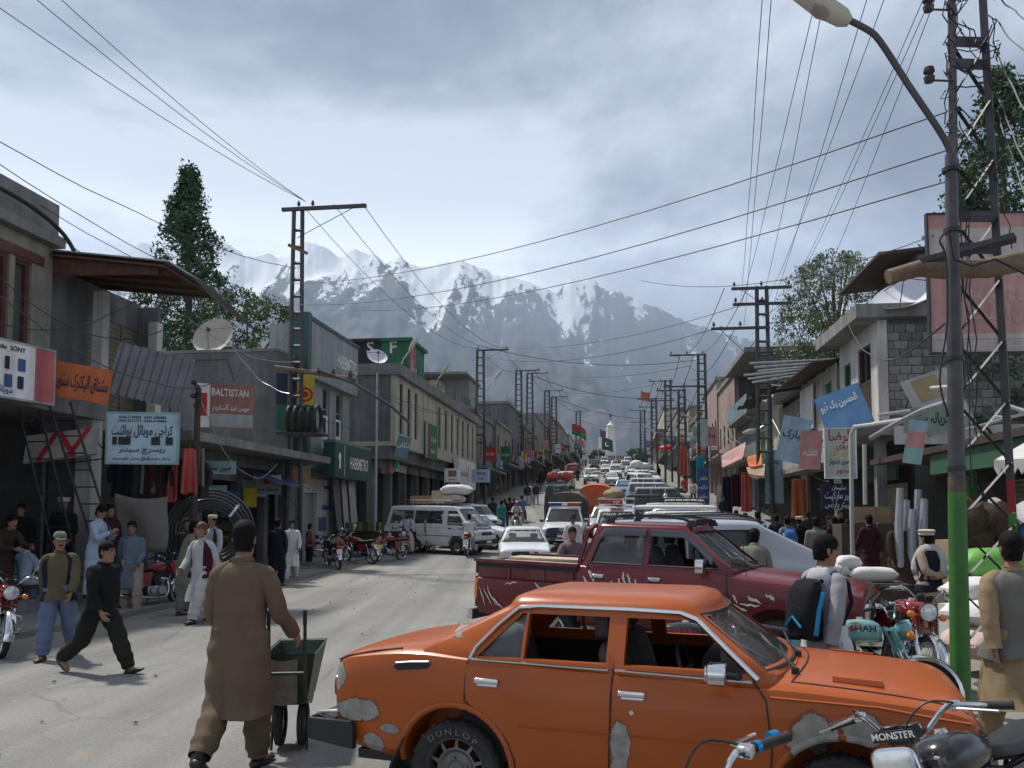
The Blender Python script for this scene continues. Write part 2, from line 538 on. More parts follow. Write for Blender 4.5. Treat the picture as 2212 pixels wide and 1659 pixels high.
# ------------ mountains
RIDGE=[(-900,700),(-400,610),(0,560),(255,552),(290,532),(330,545),(400,520),(470,530),(500,547),(520,563),(560,556),(610,562),(640,540),(655,530),(690,541),(728,567),(745,552),(765,545),(795,552),(828,574),(850,562),(880,572),(905,587),(950,577),(985,569),(1022,577),(1060,598),(1112,607),(1165,627),(1202,640),(1225,612),(1248,604),(1275,606),(1300,622),(1345,640),(1400,662),(1480,700),(1560,726),(1640,744),(1740,750),(1900,720),(2200,600),(2700,640),(3400,700)]
def ridge_at(px):
 y=interp(RIDGE,px)[0]
 return y
def mountain_mat():
 m=bpy.data.materials.new('snowy_rock')
 n,l,b=nodes_of(m)
 b.inputs['Roughness'].default_value=.9
 b.inputs['Specular IOR Level'].default_value=.1
 g=n.new('ShaderNodeNewGeometry')
 mp=n.new('ShaderNodeMapping');mp.inputs['Scale'].default_value=(.013,.0065,.0042)
 l.new(g.outputs['Position'],mp.inputs['Vector'])
 nz=n.new('ShaderNodeTexNoise');nz.inputs['Scale'].default_value=1;nz.inputs['Detail'].default_value=10;nz.inputs['Roughness'].default_value=.72
 l.new(mp.outputs[0],nz.inputs['Vector'])
 sp=n.new('ShaderNodeSeparateXYZ');l.new(g.outputs['Position'],sp.inputs[0])
 sn=n.new('ShaderNodeSeparateXYZ');l.new(g.outputs['Normal'],sn.inputs[0])
 at_=n.new('ShaderNodeAttribute');at_.attribute_name='snow'
 ad=n.new('ShaderNodeMath');ad.operation='MULTIPLY_ADD'
 l.new(nz.outputs['Fac'],ad.inputs[0]);ad.inputs[1].default_value=3.9;l.new(at_.outputs['Fac'],ad.inputs[2])
 ad2=n.new('ShaderNodeMath');ad2 .operation='MULTIPLY_ADD'
 l.new(sn.outputs['Z'],ad2 .inputs[0]);ad2 .inputs[1].default_value=.55;l.new(ad.outputs[0],ad2 .inputs[2])
 r=n.new('ShaderNodeValToRGB');e=r.color_ramp.elements
 e[0].position,e[1].position=.485,.525
 e[0].color=(0,0,0,1);e[1].color=(1,1,1,1)
 mul=n.new('ShaderNodeMath');mul.operation='MULTIPLY';mul.inputs[1].default_value=.2
 l.new(ad2 .outputs[0],mul.inputs[0]);l.new(mul.outputs[0],r.inputs['Fac'])
 n2=n.new('ShaderNodeTexNoise');n2 .inputs['Scale'].default_value=.006;n2 .inputs['Detail'].default_value=8
 l.new(g.outputs['Position'],n2 .inputs['Vector'])
 rr=n.new('ShaderNodeValToRGB');q=rr.color_ramp.elements
 q[0].position,q[1].position=.3,.7;q[0].color=(.030,.031,.034,1);q[1].color=(.085,.080,.075,1)
 l.new(n2 .outputs['Fac'],rr.inputs['Fac'])
 mx=n.new('ShaderNodeMixRGB')
 l.new(r.outputs['Color'],mx.inputs[0]);l.new(rr.outputs['Color'],mx.inputs[1]);mx.inputs[2].default_value=(.82,.84,.87,1)
 l.new(mx.outputs[0],b.inputs['Base Color'])
 return m
def mountains():
 mb=MB();snow=[]
 cols,rows=720,120
 r0,r1=3300.,7200.
 for i in range(cols+1):
  px=-900+4300*i/cols
  d=ray(px,1112);dx,dy=d.x/d.y,1.0
  jag=13*(.45-abs(NZ.noise(V((px*.021,0,3)))))+9*(.4-abs(NZ.noise(V((px*.055,2,3)))))+5*(.4-abs(NZ.noise(V((px*.13,0,7)))))
  rz_=at(px,ridge_at(px)-jag,r1).z
  for j in range(rows+1):
   v=j/rows
   y=lerp(r0,r1,v)
   x=dx*y
   rm=NZ.ridged_multi_fractal(V((x*.00085+y*.0002,y*.00042,1.7)),.9,2.15,6,1.0,2.0)-1.15
   rm2=NZ.ridged_multi_fractal(V((x*.0034-y*.0008,y*.0012,5.2)),.9,2.2,4,1.0,2.0)-1.1
   base=-40+(rz_+40)*(.30*v+.70*v**2.1)
   amp=(4*v*(1-v))**.7
   dz=amp*(360*rm+120*rm2)*max(.4,rz_/2200)
   hr=max(6.,y*(rz_/r1)*.996-base)
   z=base+(hr*(1-math.exp(-dz/hr)) if dz>0 else dz)
   mb.P((x,y,z))
   snow.append((z-1560)/560-.75*rm-.80*rm2-.30)
 nr=rows+1
 for i in range(cols):
  for j in range(rows):
   a=i*nr+j
   mb.f.append([a,a+nr,a+nr+1,a+1])
 o=mb.obj('mountains',mountain_mat(),fix=False,ang=180)
 a=o.data.attributes.new('snow','FLOAT','POINT');a.data.foreach_set('value',snow)
 return struct(o)
mountains()
# ------------ the air
def haze():
 m=bpy.data.materials.new('haze_air')
 m.use_nodes=True
 n,l=m.node_tree.nodes,m.node_tree.links
 n.remove(n['Principled BSDF'])
 pv=n.new('ShaderNodeVolumePrincipled')
 pv.inputs['Color'].default_value=(.60,.76,1.0,1)
 pv.inputs['Density'].default_value=8.0e-5
 pv.inputs['Anisotropy'].default_value=.2
 l.new(pv.outputs[0],n['Material Output'].inputs['Volume'])
 mb=MB();mb.bb((-9000,-600,-60),(13000,8600,2750))
 o=mb.obj('haze',m,smooth=False)
 return struct(o,'stuff')
haze()
def rain_veil():
 m=bpy.data.materials.new('rain_veil')
 m.use_nodes=True
 n,l=m.node_tree.nodes,m.node_tree.links
 n.remove(n['Principled BSDF'])
 pv=n.new('ShaderNodeVolumePrincipled')
 pv.inputs['Color'].default_value=(.66,.79,1.0,1);pv.inputs['Density'].default_value=3.2e-4
 l.new(pv.outputs[0],n['Material Output'].inputs['Volume'])
 mb=MB();mb.ball(at(1560,720,6200),(1900,900,640),40,24)
 return struct(mb.obj('rain_veil',m),'stuff')
rain_veil()
# ------------ vehicles
def car_paint(name,col,patches=(),rough=.32,dust=.25,coat=.5,flake=0.,blemish=.0):
 """sun-worn paint; patches are spots of bare grey filler (x, z, rx, rz) on the near flank"""
 if name in MATS:return MATS[name]
 m=mt(name,col,rough,flake,.08,2.2,0,dirt=dust,dcol=tuple(lerp(c,q,.6) for c,q in zip(col,(.30,.27,.23))),spec=.5,coat=coat)
 n,l,b=nodes_of(m)
 b.inputs['Specular IOR Level'].default_value=.3
 src=b.inputs['Base Color'].links[0].from_socket
 tc=n.new('ShaderNodeTexCoord')
 if patches:
  sp=n.new('ShaderNodeSeparateXYZ');l.new(tc.outputs['Object'],sp.inputs[0])
  nz=n.new('ShaderNodeTexNoise');nz.inputs['Scale'].default_value=9;nz.inputs['Detail'].default_value=6;nz.inputs['Roughness'].default_value=.68
  l.new(tc.outputs['Object'],nz.inputs['Vector'])
  acc=rim=None
  def math_(op,a,b_=None,c=None):
   x=n.new('ShaderNodeMath');x.operation=op
   for i,q in enumerate((a,b_,c)):
    if q is None:continue
    if isinstance(q,(int,float)):x.inputs[i].default_value=q
    else:l.new(q,x.inputs[i])
   return x.outputs[0]
  side=math_('LESS_THAN',sp.outputs['Y'],0.0)
  for (x0,z0,rx,rz) in patches:
   dx=math_('MULTIPLY',math_('SUBTRACT',sp.outputs['X'],x0),1/rx)
   dz=math_('MULTIPLY',math_('SUBTRACT',sp.outputs['Z'],z0),1/rz)
   d=math_('SQRT',math_('ADD',math_('MULTIPLY',dx,dx),math_('MULTIPLY',dz,dz)))
   d=math_('ADD',d,math_('MULTIPLY_ADD',nz.outputs['Fac'],1.5,-.75))
   k=math_('LESS_THAN',d,1.0)
   acc=k if acc is None else math_('MAXIMUM',acc,k)
   k=math_('LESS_THAN',d,1.16);rim=k if rim is None else math_('MAXIMUM',rim,k)
  acc=math_('MULTIPLY',acc,side)
  mr=n.new('ShaderNodeMixRGB');l.new(math_('MULTIPLY',math_('MULTIPLY',rim,side),.75),mr.inputs[0]);l.new(src,mr.inputs[1]);mr.inputs[2].default_value=(.13,.045,.018,1);src=mr.outputs[0]
  n2=n.new('ShaderNodeTexNoise');n2 .inputs['Scale'].default_value=16;n2 .inputs['Detail'].default_value=4
  l.new(tc.outputs['Object'],n2 .inputs['Vector'])
  rp=n.new('ShaderNodeValToRGB');e=rp.color_ramp.elements
  e[0].position,e[1].position=.3,.7;e[0].color=(.19,.185,.17,1);e[1].color=(.33,.32,.29,1)
  l.new(n2 .outputs['Fac'],rp.inputs['Fac'])
  mx=n.new('ShaderNodeMixRGB');l.new(acc,mx.inputs[0]);l.new(src,mx.inputs[1]);l.new(rp.outputs['Color'],mx.inputs[2])
  l.new(mx.outputs[0],b.inputs['Base Color'])
  rg=math_('MULTIPLY_ADD',acc,.5,rough);l.new(rg,b.inputs['Roughness'])
  ct=math_('MULTIPLY_ADD',acc,-coat,coat);l.new(ct,b.inputs['Coat Weight'])
  src=mx.outputs[0]
 if blemish:
  n3=n.new('ShaderNodeTexNoise');n3 .inputs['Scale'].default_value=26;n3 .inputs['Detail'].default_value=3;n3 .inputs['Roughness'].default_value=.8
  l.new(tc.outputs['Object'],n3 .inputs['Vector'])
  r3=n.new('ShaderNodeValToRGB');r3 .color_ramp.elements[0].position,r3 .color_ramp.elements[1].position=.70,.74
  l.new(n3 .outputs['Fac'],r3 .inputs['Fac'])
  mx=n.new('ShaderNodeMixRGB');mx.inputs[2].default_value=(.12,.05,.03,1)
  k=n.new('ShaderNodeMath');k.operation='MULTIPLY';k.inputs[1].default_value=blemish
  l.new(r3 .outputs['Color'],k.inputs[0]);l.new(k.outputs[0],mx.inputs[0]);l.new(src,mx.inputs[1])
  l.new(mx.outputs[0],b.inputs['Base Color'])
 n4=n.new('ShaderNodeTexNoise');n4 .inputs['Scale'].default_value=3.5;n4 .inputs['Detail'].default_value=2
 l.new(tc.outputs['Object'],n4 .inputs['Vector'])
 bp=n.new('ShaderNodeBump');bp.inputs['Strength'].default_value=.12;bp.inputs['Distance'].default_value=.03
 l.new(n4 .outputs['Fac'],bp.inputs['Height']);l.new(bp.outputs[0],b.inputs['Normal'])
 return m
LAMPW=mt('lamp_glass',(.62,.64,.64),.12,.35,.12,30)
LAMPR=mt('red_lens',(.36,.02,.015),.18,0,.1,20,coat=.6)
LAMPO=mt('amber_lens',(.75,.2,.02),.18,0,.1,40,coat=.6)
SEATM=mt('seat_cloth',(.075,.072,.068),.9,0,.25,12)
SEATB=mt('seat_cover',(.27,.30,.34),.85,0,.3,8)
PLATE=mt('plate_white',(.6,.6,.58),.6,0,.1,20)
PLATEY=mt('plate_yellow',(.62,.42,.04),.6,0,.1,20)
INK=mt('ink_black',(.02,.02,.022),.7)
WHITEPR=mt('print_white',(.72,.72,.70),.7,0,.08,9)
TS=bpy.data.scenes.new('workbench')
def boolcut(mb,cutters):
 tmp=[]
 me=mb.mesh()
 bm=bmesh.new();bm.from_mesh(me);bmesh.ops.recalc_face_normals(bm,faces=bm.faces);bm.to_mesh(me);bm.free()
 o=bpy.data.objects.new('tmp',me);TS.collection.objects.link(o)
 for c in cutters:
  cm=c.mesh()
  bm=bmesh.new();bm.from_mesh(cm);bmesh.ops.recalc_face_normals(bm,faces=bm.faces);bm.to_mesh(cm);bm.free()
  co=bpy.data.objects.new('tmpc',cm);TS.collection.objects.link(co);tmp.append(co)
  md=o.modifiers.new('b','BOOLEAN');md.operation='DIFFERENCE';md.object=co;md.solver='EXACT'
 TS.view_layers[0].update()
 res=bpy.data.meshes.new_from_object(o.evaluated_get(TS.view_layers[0].depsgraph))
 for t in tmp+[o]:
  d=t.data;bpy.data.objects.remove(t);bpy.data.meshes.remove(d)
 return res
def cat(tab,n):
 """Catmull-Rom through table rows"""
 out=[]
 for i in range(len(tab)-1):
  p0,p1,p2,p3=tab[max(i-1,0)],tab[i],tab[i+1],tab[min(i+2,len(tab)-1)]
  for k in range(n):
   t=k/n
   out.append([.5*(2*b+(c-a)*t+(2*a-5*b+4*c-d)*t*t+(3*b-a-3*c+d)*t**3) for a,b,c,d in zip(p0,p1,p2,p3)])
 out.append(list(tab[-1]))
 return out
SECT=[(.90,0),(.965,.08),(.99,.26),(1.0,.50),(.992,.72),(.975,.88),(.945,.965),(.90,1.0)]
def rbox(mb,c,d,r=.2,rot=None,n=16,p=4.0):
 """box with soft edges: superellipse rings along x"""
 q=rot if rot is not None else MX.Identity(3)
 rs=[]
 for fx,k in ((-1,.80),(-.97,.93),(-.86,1.0),(.86,1.0),(.97,.93),(1,.80)):
  row=[]
  for j in range(n):
   a=2*PI*j/n
   ca,sa=math.cos(a),math.sin(a)
   row.append(V(c)+q@V((fx*d[0]/2,k*d[1]/2*math.copysign(abs(ca)**(2/p),ca),k*d[2]/2*math.copysign(abs(sa)**(2/p),sa))))
  rs.append(row)
 return mb.rings(rs)
WHEELS={}
def wheel(parent,loc,r,w,style,face=1,steer=0.):
 key=(round(r,3),w,style)
 if key not in WHEELS:
  a=MB()
  prof=[(r*.66,-w*.42),(r*.80,-w*.5),(r*.93,-w*.5),(r*.985,-w*.40),(r,-w*.2),(r,w*.2),(r*.985,w*.40),(r*.93,w*.5),(r*.80,w*.5),(r*.66,w*.42)]
  a.lathe(prof,axis='y',n=36)
  for k in range(36):
   an=2*PI*k/36
   q=MX.Rotation(-an,3,'Y')
   a.box(q@V((r*1.0,(.2 if k%2 else -.2)*w,0)),(.012,w*.34,r*.1),q)
  ty=a.mesh('tyre');shade(ty,40)
  b=MB()
  rr=r*.67
  b.lathe([(rr,-w*.40),(rr*.97,-w*.42),(rr*.92,-w*.3),(rr*.9,w*.28),(rr*.95,w*.40),(rr,w*.42),(rr*1.03,w*.40)],axis='y',n=36)
  if style=='steel':
   b.lathe([(0,-w*.30),(rr*.22,-w*.30),(rr*.30,-w*.20),(rr*.5,-w*.16),(rr*.62,-w*.26),(rr*.66,-w*.24)],axis='y',n=32)
   for k in range(10):
    an=2*PI*(k+.5)/10
    an2=an+2*PI/20*.9;an1=an-2*PI/20*.9
    def pp(f,q,y):return (rr*f*math.cos(q),y,rr*f*math.sin(q))
    b.face([pp(.65,an1+.18,-w*.24),pp(.65,an2-.18,-w*.24),pp(.93,an2-.24,-w*.2),pp(.93,an1+.24,-w*.2)])
   for k in range(4):
    an=2*PI*k/4+.3
    b.cyl((rr*.34*math.cos(an),-w*.27,rr*.34*math.sin(an)),(rr*.34*math.cos(an),-w*.17,rr*.34*math.sin(an)),.012,6)
  else:
   b.lathe([(0,-w*.40),(rr*.2,-w*.40),(rr*.24,-w*.34),(rr*.42,-w*.33),(rr*.46,-w*.2)],axis='y',n=28)
   for k in range(6):
    an=2*PI*k/6
    q=MX.Rotation(-an,3,'Y')
    b.prism([(rr*.3,-rr*.17),(rr*.95,-rr*.26),(rr*.95,rr*.26),(rr*.3,rr*.17)],w*.12,(0,-w*.36,0)) if False else None
    b.rings([[q@V((rr*.3,-w*.33,z*rr*.15)) for z in (-1,1)]+[q@V((rr*.3,-w*.2,z*rr*.15)) for z in (1,-1)],[q@V((rr*.95,-w*.30,z*rr*.2)) for z in (-1,1)]+[q@V((rr*.95,-w*.18,z*rr*.2)) for z in (1,-1)]])
    an+=.52
    b.cyl((rr*.33*math.cos(an),-w*.42,rr*.33*math.sin(an)),(rr*.33*math.cos(an),-w*.3,rr*.33*math.sin(an)),.016,6)
  b.lathe([(0,w*.02),(rr*.6,w*.02),(rr*.62,w*.2)],axis='y',n=20)
  ri=b.mesh('rim');shade(ri,35)
  WHEELS[key]=(ty,ri)
 ty,ri=WHEELS[key]
 e=bpy.data.objects.new('wheel',None);COL.objects.link(e)
 e.parent=parent;e.location=loc;e.rotation_euler=(0,0,(PI if face>0 else 0)+steer)
 t=bpy.data.objects.new('tyre',ty);COL.objects.link(t);t.parent=e
 if not ty.materials:ty.materials.append(RUBBER)
 i=bpy.data.objects.new('rim',ri);COL.objects.link(i);i.parent=e
 rimm=mt('rim_steel',(.16,.155,.15),.5,.6,.25,8,.1,dirt=.5,dcol=(.12,.1,.08)) if style=='steel' else mt('rim_alloy',(.5,.5,.5),.38,.6,.12,8,dirt=.45,dcol=(.3,.27,.24))
 if not ri.materials:ri.materials.append(rimm)
 return e
BCACHE={}
class Car:
 """stn rows: x, half width, bottom z, shoulder z, deck z.  cab: windscreen/rear-window feet and heads, belt and gutter heights."""
 def __init__(s,root,paint,stn,cab,axles,wr,ww=.17,style='steel',track=None,arch=1.28,cavity=None,sect=SECT,seats=True,sub=4,cut_arch=True,key=None):
  s.key=key
  s.root,s.paint,s.stn,s.cab,s.ax,s.wr=root,paint,cat(stn,sub),cab,axles,wr
  s.sect=sect
  W=max(r[1] for r in stn);s.W=W
  tr=track or (W-ww*.55)
  s.body=None
  m=s.hull(s.stn)
  cuts=[]
  if cut_arch:
   for a in axles:
    c=MB()
    for sg in (-1,1):
     c.cyl((a,sg*(W+.1),wr+.02),(a,sg*(W-.34),wr+.02),wr*arch,28)
    cuts.append(c)
  if cavity:
   c=MB();c.bb((cavity[0],-W+.10,cavity[2]),(cavity[1],W-.10,3));cuts.append(c)
  s.body=s.cached('body',lambda:boolcut(m,cuts) if cuts else m.mesh(),paint,32)
  u=MB()
  x0,x1=stn[0][0]+.15,stn[-1][0]-.15
  zb=min(r[2] for r in stn)
  u.bb((x0,-W*.8,zb+.04),(x1,W*.8,zb+.10))
  for a in axles:
   u.cyl((a,-tr+.05,wr),(a,tr-.05,wr),.05,8)
  u.obj('underbody',BLACKP,root)
  for k,a in enumerate(axles):
   for sg in (-1,1):
    wheel(root,(a,sg*tr,wr),wr,ww,style,sg)
  if cab:s.cabin(seats)
 def cached(s,name,fn,mat,ang):
  k=(s.key,name)
  if s.key is None or k not in BCACHE:
   me=fn();shade(me,ang);me.materials.append(mat)
   BCACHE[k]=me
  o=mobj(name,BCACHE[k],None,s.root,False)
  setmat(o,mat)
  return o
 def hull(s,stn):
  m=MB();rs=[]
  for x,w,zb,ze,zd in stn:
   half=[(w*a,zb+(ze-zb)*b) for a,b in s.sect]+[(w*.68,lerp(ze,zd,.62)),(w*.36,lerp(ze,zd,.92))]
   row=[V((x,-y,z)) for y,z in half]+[V((x,0,zd))]+[V((x,y,z)) for y,z in half[::-1]]+[V((x,0,zb))]
   rs.append(row)
  m.rings(rs)
  return m
 def at(s,x):
  return interp(s.stn,x)
 def side_y(s,x,z):
  w,zb,ze,zd=s.at(x)
  f=min(1,max(0,(z-zb)/max(1e-4,ze-zb)))
  for (a,b),(c,d) in zip(s.sect,s.sect[1:]):
   if f<=d:return w*lerp(a,c,(f-b)/(d-b))
  return w*s.sect[-1][0]
 def top_z(s,x,y):
  w,zb,ze,zd=s.at(x)
  f=abs(y)/w
  tab=[(0,zd),(.36,lerp(ze,zd,.92)),(.68,lerp(ze,zd,.62)),(.90,ze),(.945,lerp(zb,ze,.965))]
  return interp(tab,f)[0]
# --- greenhouse
 def gring(s,f,inset=0.):
  c=s.cab
  z=lerp(c['z0'],c['z1'],f)
  w=lerp(c['w0'],c['w1'],f)-inset
  xf=lerp(c['xf0'],c['xf1'],f)-inset*1.2
  xr=lerp(c['xr0'],c['xr1'],f)+inset*1.2
  bf=lerp(c.get('bow',.10),c.get('bow',.10)*.8,f);br=c.get('bowr',.05)
  rc=c.get('rc',.06)
  half=[(xf,0,bf),(xf,.45,bf*.8),(xf,.8,bf*.4),(xf-.01,.96,.02),(xf-rc,1,0)]
  n=5
  half+=[(lerp(xf-rc,xr+rc,k/n),1+c.get('belly',.012)*math.sin(PI*k/n),0) for k in range(1,n)]
  half+=[(xr+rc,1,0),(xr+.01,.96,-.02),(xr,.8,-br*.4),(xr,.45,-br*.8),(xr,0,-br)]
  pts=[V((x+dx,-y*w,z)) for x,y,dx in half]
  return pts+[V((p.x,-p.y,z)) for p in pts[-2:0:-1]]
 def side(s,x,z):
  c=s.cab
  f=(z-c['z0'])/(c['z1']-c['z0'])
  return lerp(c['w0'],c['w1'],f)
 def cabin(s,seats):
  c=s.cab
  m=MB()
  dn=s.gring(0)
  rs=[[p+V((0,0,-.06)) for p in dn],dn]+[s.gring(f) for f in (.33,.66,.93)]
  top=s.gring(1)
  cx=(c['xf1']+c['xr1'])/2
  def shrink(k,dz,kx=None):
   kx=kx or k
   return [V((cx+(p.x-cx)*kx,p.y*k,p.z+dz)) for p in top]
  cr=c.get('crown',.07)
  rs+=[shrink(1.0,.0),shrink(.985,.018),shrink(.93,cr*.55,.95),shrink(.75,cr*.82,.82),shrink(.45,cr*.97,.5)]
  m.rings(rs)
  t=c.get('th',.05)
  cav=MB();cav.rings([[p+V((0,0,-.3)) for p in s.gring(0,t)],s.gring(0,t),s.gring(.5,t),[p+V((0,0,-.02)) for p in s.gring(.97,t)]])
  sw=MB()
  for poly in c['wins']:
   sw.prism(poly,4,(0,-2,0))
  fr=MB()
  zw0,zw1=lerp(c['z0'],c['z1'],c.get('fw0',.06)),lerp(c['z0'],c['z1'],c.get('fw1',.93))
  cuts=[cav]
  if c['wins']:cuts.append(sw)
  xm=(c['xf1']+c['xr1'])/2
  k0,k1=c.get('wk',(.90,.88))
  rw=[c.get('rear',True)]
  fr.rings([[V((xm+.3,y,z)) for y,z in ((-c['w0']*k0,zw0),(c['w0']*k0,zw0),(c['w1']*k1,zw1),(-c['w1']*k1,zw1))],[V((c['xf0']+1,y,z)) for y,z in ((-c['w0']*k0,zw0),(c['w0']*k0,zw0),(c['w1']*k1,zw1),(-c['w1']*k1,zw1))]])
  cuts.append(fr)
  if rw[0]:
   re=MB()
   re.rings([[V((xm-.3,y,z)) for y,z in ((-c['w0']*.84,zw0),(c['w0']*.84,zw0),(c['w1']*.82,zw1),(-c['w1']*.82,zw1))],[V((c['xr0']-1,y,z)) for y,z in ((-c['w0']*.84,zw0),(c['w0']*.84,zw0),(c['w1']*.82,zw1),(-c['w1']*.82,zw1))]])
   cuts.append(re)
  s.cached('cabin',lambda:boolcut(m,cuts),c.get('paint',s.paint),48)
  gm=c.get('glass',GLASSC)
  def fw(u,v,back=False,k=.93,off=.02):
   f=lerp(c.get('fw0',.06)-.03,c.get('fw1',.93)+.03,v)
   w=lerp(c['w0'],c['w1'],f)*k
   y=(u*2-1)
   if back:
    x=lerp(c['xr0'],c['xr1'],f)-c.get('bowr',.05)*(1-y*y)+off
   else:
    x=lerp(c['xf0'],c['xf1'],f)+lerp(c.get('bow',.1),c.get('bow',.1)*.8,f)*(1-abs(y)**2.2)-off
   return V((x,y*w,lerp(c['z0'],c['z1'],f)))
  s.fw=fw
  g=MB();g.sheet(lambda u,v:fw(u,v),10,4)
  g.obj('windscreen',c.get('wsglass',gm),s.root)
  fb=MB();fb.tube([fw(i/10,0,off=-.006) for i in range(11)]+[fw(1,i/4,off=-.004) for i in range(1,5)]+[fw(1-i/10,1,off=-.006) for i in range(1,11)]+[fw(0,1-i/4,off=-.004) for i in range(1,4)],.012,5,loop=True)
  fb.obj('windscreen_seal',BLACKP,s.root)
  if rw[0]:
   g=MB();g.sheet(lambda u,v:fw(u,v,True,.88),8,3);g.obj('rear_window',gm,s.root)
  skip=c.get('open',())
  for i,poly in enumerate(c['wins']):
   for sg in (-1,1):
    if (i,sg) in skip:continue
    g=MB();g.face([V((x,sg*(s.side(x,z)-.018),z)) for x,z in poly])
    g.obj('side_window',gm,s.root,False)
  if seats:
   xs=c.get('seatx',(xm+.25,xm-.6))
   zc=c['z0']-(.13 if c['z1']-c['z0']<.45 else 0)
   for k,x in enumerate(xs):
    for y in ((-.34,.34) if k==0 else (0,)):
     seat(s.root,x,y*s.W/.8,zc,.25 if k==0 else .62*s.W/.8,c.get('seatm',SEATM))
   d=MB();rbox(d,(c['xf0']-.22,0,c['z0']-.03),(.34,c['w0']*1.8,.2));d.obj('dashboard',BLACKP,s.root)
   q=MB();sw_=[V((c['xf0']-.5-.06*math.sin(a),-.33+.18*math.cos(a),zc+.06+.17*math.sin(a))) for a in [2*PI*k/18 for k in range(18)]]
   q.tube(sw_,.014,6,loop=True);q.cyl((c['xf0']-.5,-.33,zc+.06),(c['xf0']-.25,-.33,zc-.06),.025,8);q.box((c['xf0']-.5,-.33,zc+.06),(.03,.3,.05))
   q.obj('steering_wheel',BLACKP,s.root)
# --- trim helpers
 def on_side(s,x,z,sg,off=0.):
  c=s.cab
  if c and z>s.at(x)[2]-.005:return V((x,sg*(s.side(x,z)+off),z))
  return V((x,sg*(s.side_y(x,z)+off),z))
 def line(s,name,pts,r,mat,sides=(-1,1),n=5,step=3,off=.0,flat=1.):
  for sg in sides:
   m=MB();q=[]
   for (a,b) in zip(pts,pts[1:]):
    for k in range(step):q.append(s.on_side(lerp(a[0],b[0],k/step),lerp(a[1],b[1],k/step),sg,off))
   q.append(s.on_side(*pts[-1],sg,off))
   m.tube(q,r,n,flat=flat)
   m.obj(name,mat,s.root)
 def door(s,xa,xb,z0,z1,sides=(-1,1),off=.006,label=None):
  """xa, xb: edges as tables (z, x)"""
  for sg in sides:
   m=MB()
   nu,nv=10,8
   def fn(u,v):
    e=0
    if u<0 or u>1 or v<0 or v>1:e=.03
    u_,v_=min(1,max(0,u)),min(1,max(0,v))
    z=lerp(z0,z1,v_);x=lerp(interp(xa,z)[0],interp(xb,z)[0],u_)
    return V((x,sg*(s.side_y(x,z)+off-e),z))
   us=[-1]+[i/nu for i in range(nu+1)]+[2]
   vs=[-1]+[i/nv for i in range(nv+1)]+[2]
   g=[[m.P(fn(u,v)) for v in vs] for u in us]
   for i in range(len(us)-1):
    for j in range(len(vs)-1):m.f.append([g[i][j],g[i+1][j],g[i+1][j+1],g[i][j+1]])
   d=m.obj('door',s.paint,s.root,ang=50)
   yield sg,d
 def handle(s,x,z,sides=(-1,1),mat=None,parent=None,L=.15):
  for sg in sides:
   m=MB();y=sg*(s.side_y(x,z)+.014)
   rbox(m,(x,y,z),(L,.026,.034));rbox(m,(x+.005,y-sg*.006,z-.022),(L*.85,.014,.014))
   m.obj('door_handle',mat or CHROME,parent or s.root)
 def box(s,name,c,d,mat,rot=None,soft=True):
  m=MB()
  if soft:rbox(m,c,d,rot=rot)
  else:m.box(c,d,rot)
  return m.obj(name,mat,s.root)
 def pair(s,name,c,d,mat,soft=True,rz=0.):
  for sg in (-1,1):
   s.box(name,(c[0],sg*c[1],c[2]),d,mat,MX.Rotation(sg*rz,3,'Z'),soft)
 def mirrors(s,x,z,mat,sz=(.09,.17,.12),out=.16,sides=(-1,1)):
  for sg in sides:
   m=MB();y=sg*(s.side_y(x,z-.05)+out)
   rbox(m,(x,y,z),sz);m.cyl((x,y-sg*sz[1]*.4,z-.03),(x+.03,y-sg*(out+.04),z-.06),.014,6)
   m.obj('wing_mirror',mat,s.root)
 def wipers(s,n=2):
  for k in range(n):
   y0=.42-.62*k
   a,b=s.fw(.5+y0/(2*s.cab['w0']),0,off=-.03),s.fw(.5+(y0-.5)/(2*s.cab['w0']),.16,off=-.03)
   m=MB();m.tube([a+V((.05,0,-.03)),a,b],.008,5);m.tube([a.lerp(b,.4)+V((.01,0,.02)),b+V((.012,-.1,.02))],[.005,.005],4)
   m.obj('wiper',BLACKP,s.root)
def seat(root,x,y,z,hw,mat):
 m=MB()
 q=MX.Rotation(R(-14),3,'Y')
 rs=[]
 for f,k,th in ((0,.9,.10),(.12,1,.13),(.35,1,.12),(.48,.86,.09),(.52,.6,.05)):
  c=V((x,y,z-.28))+q@V((0,0,f))
  rs.append([c+q@V((th*.6*math.cos(a),hw*k*math.copysign(abs(math.sin(a))**.5,math.sin(a)),0)) for a in [2*PI*j/14 for j in range(14)]])
 m.rings(rs)
 rbox(m,(x+.22,y,z-.30),(.48,hw*2,.14))
 if hw<.4:
  rbox(m,V((x,y,z-.28))+q@V((0,0,.62)),(.09,.24,.16))
  m.cyl(V((x,y,z-.28))+q@V((0,.05,.48)),V((x,y,z-.28))+q@V((0,.05,.58)),.01,6)
 return m.obj('seat',mat,root)
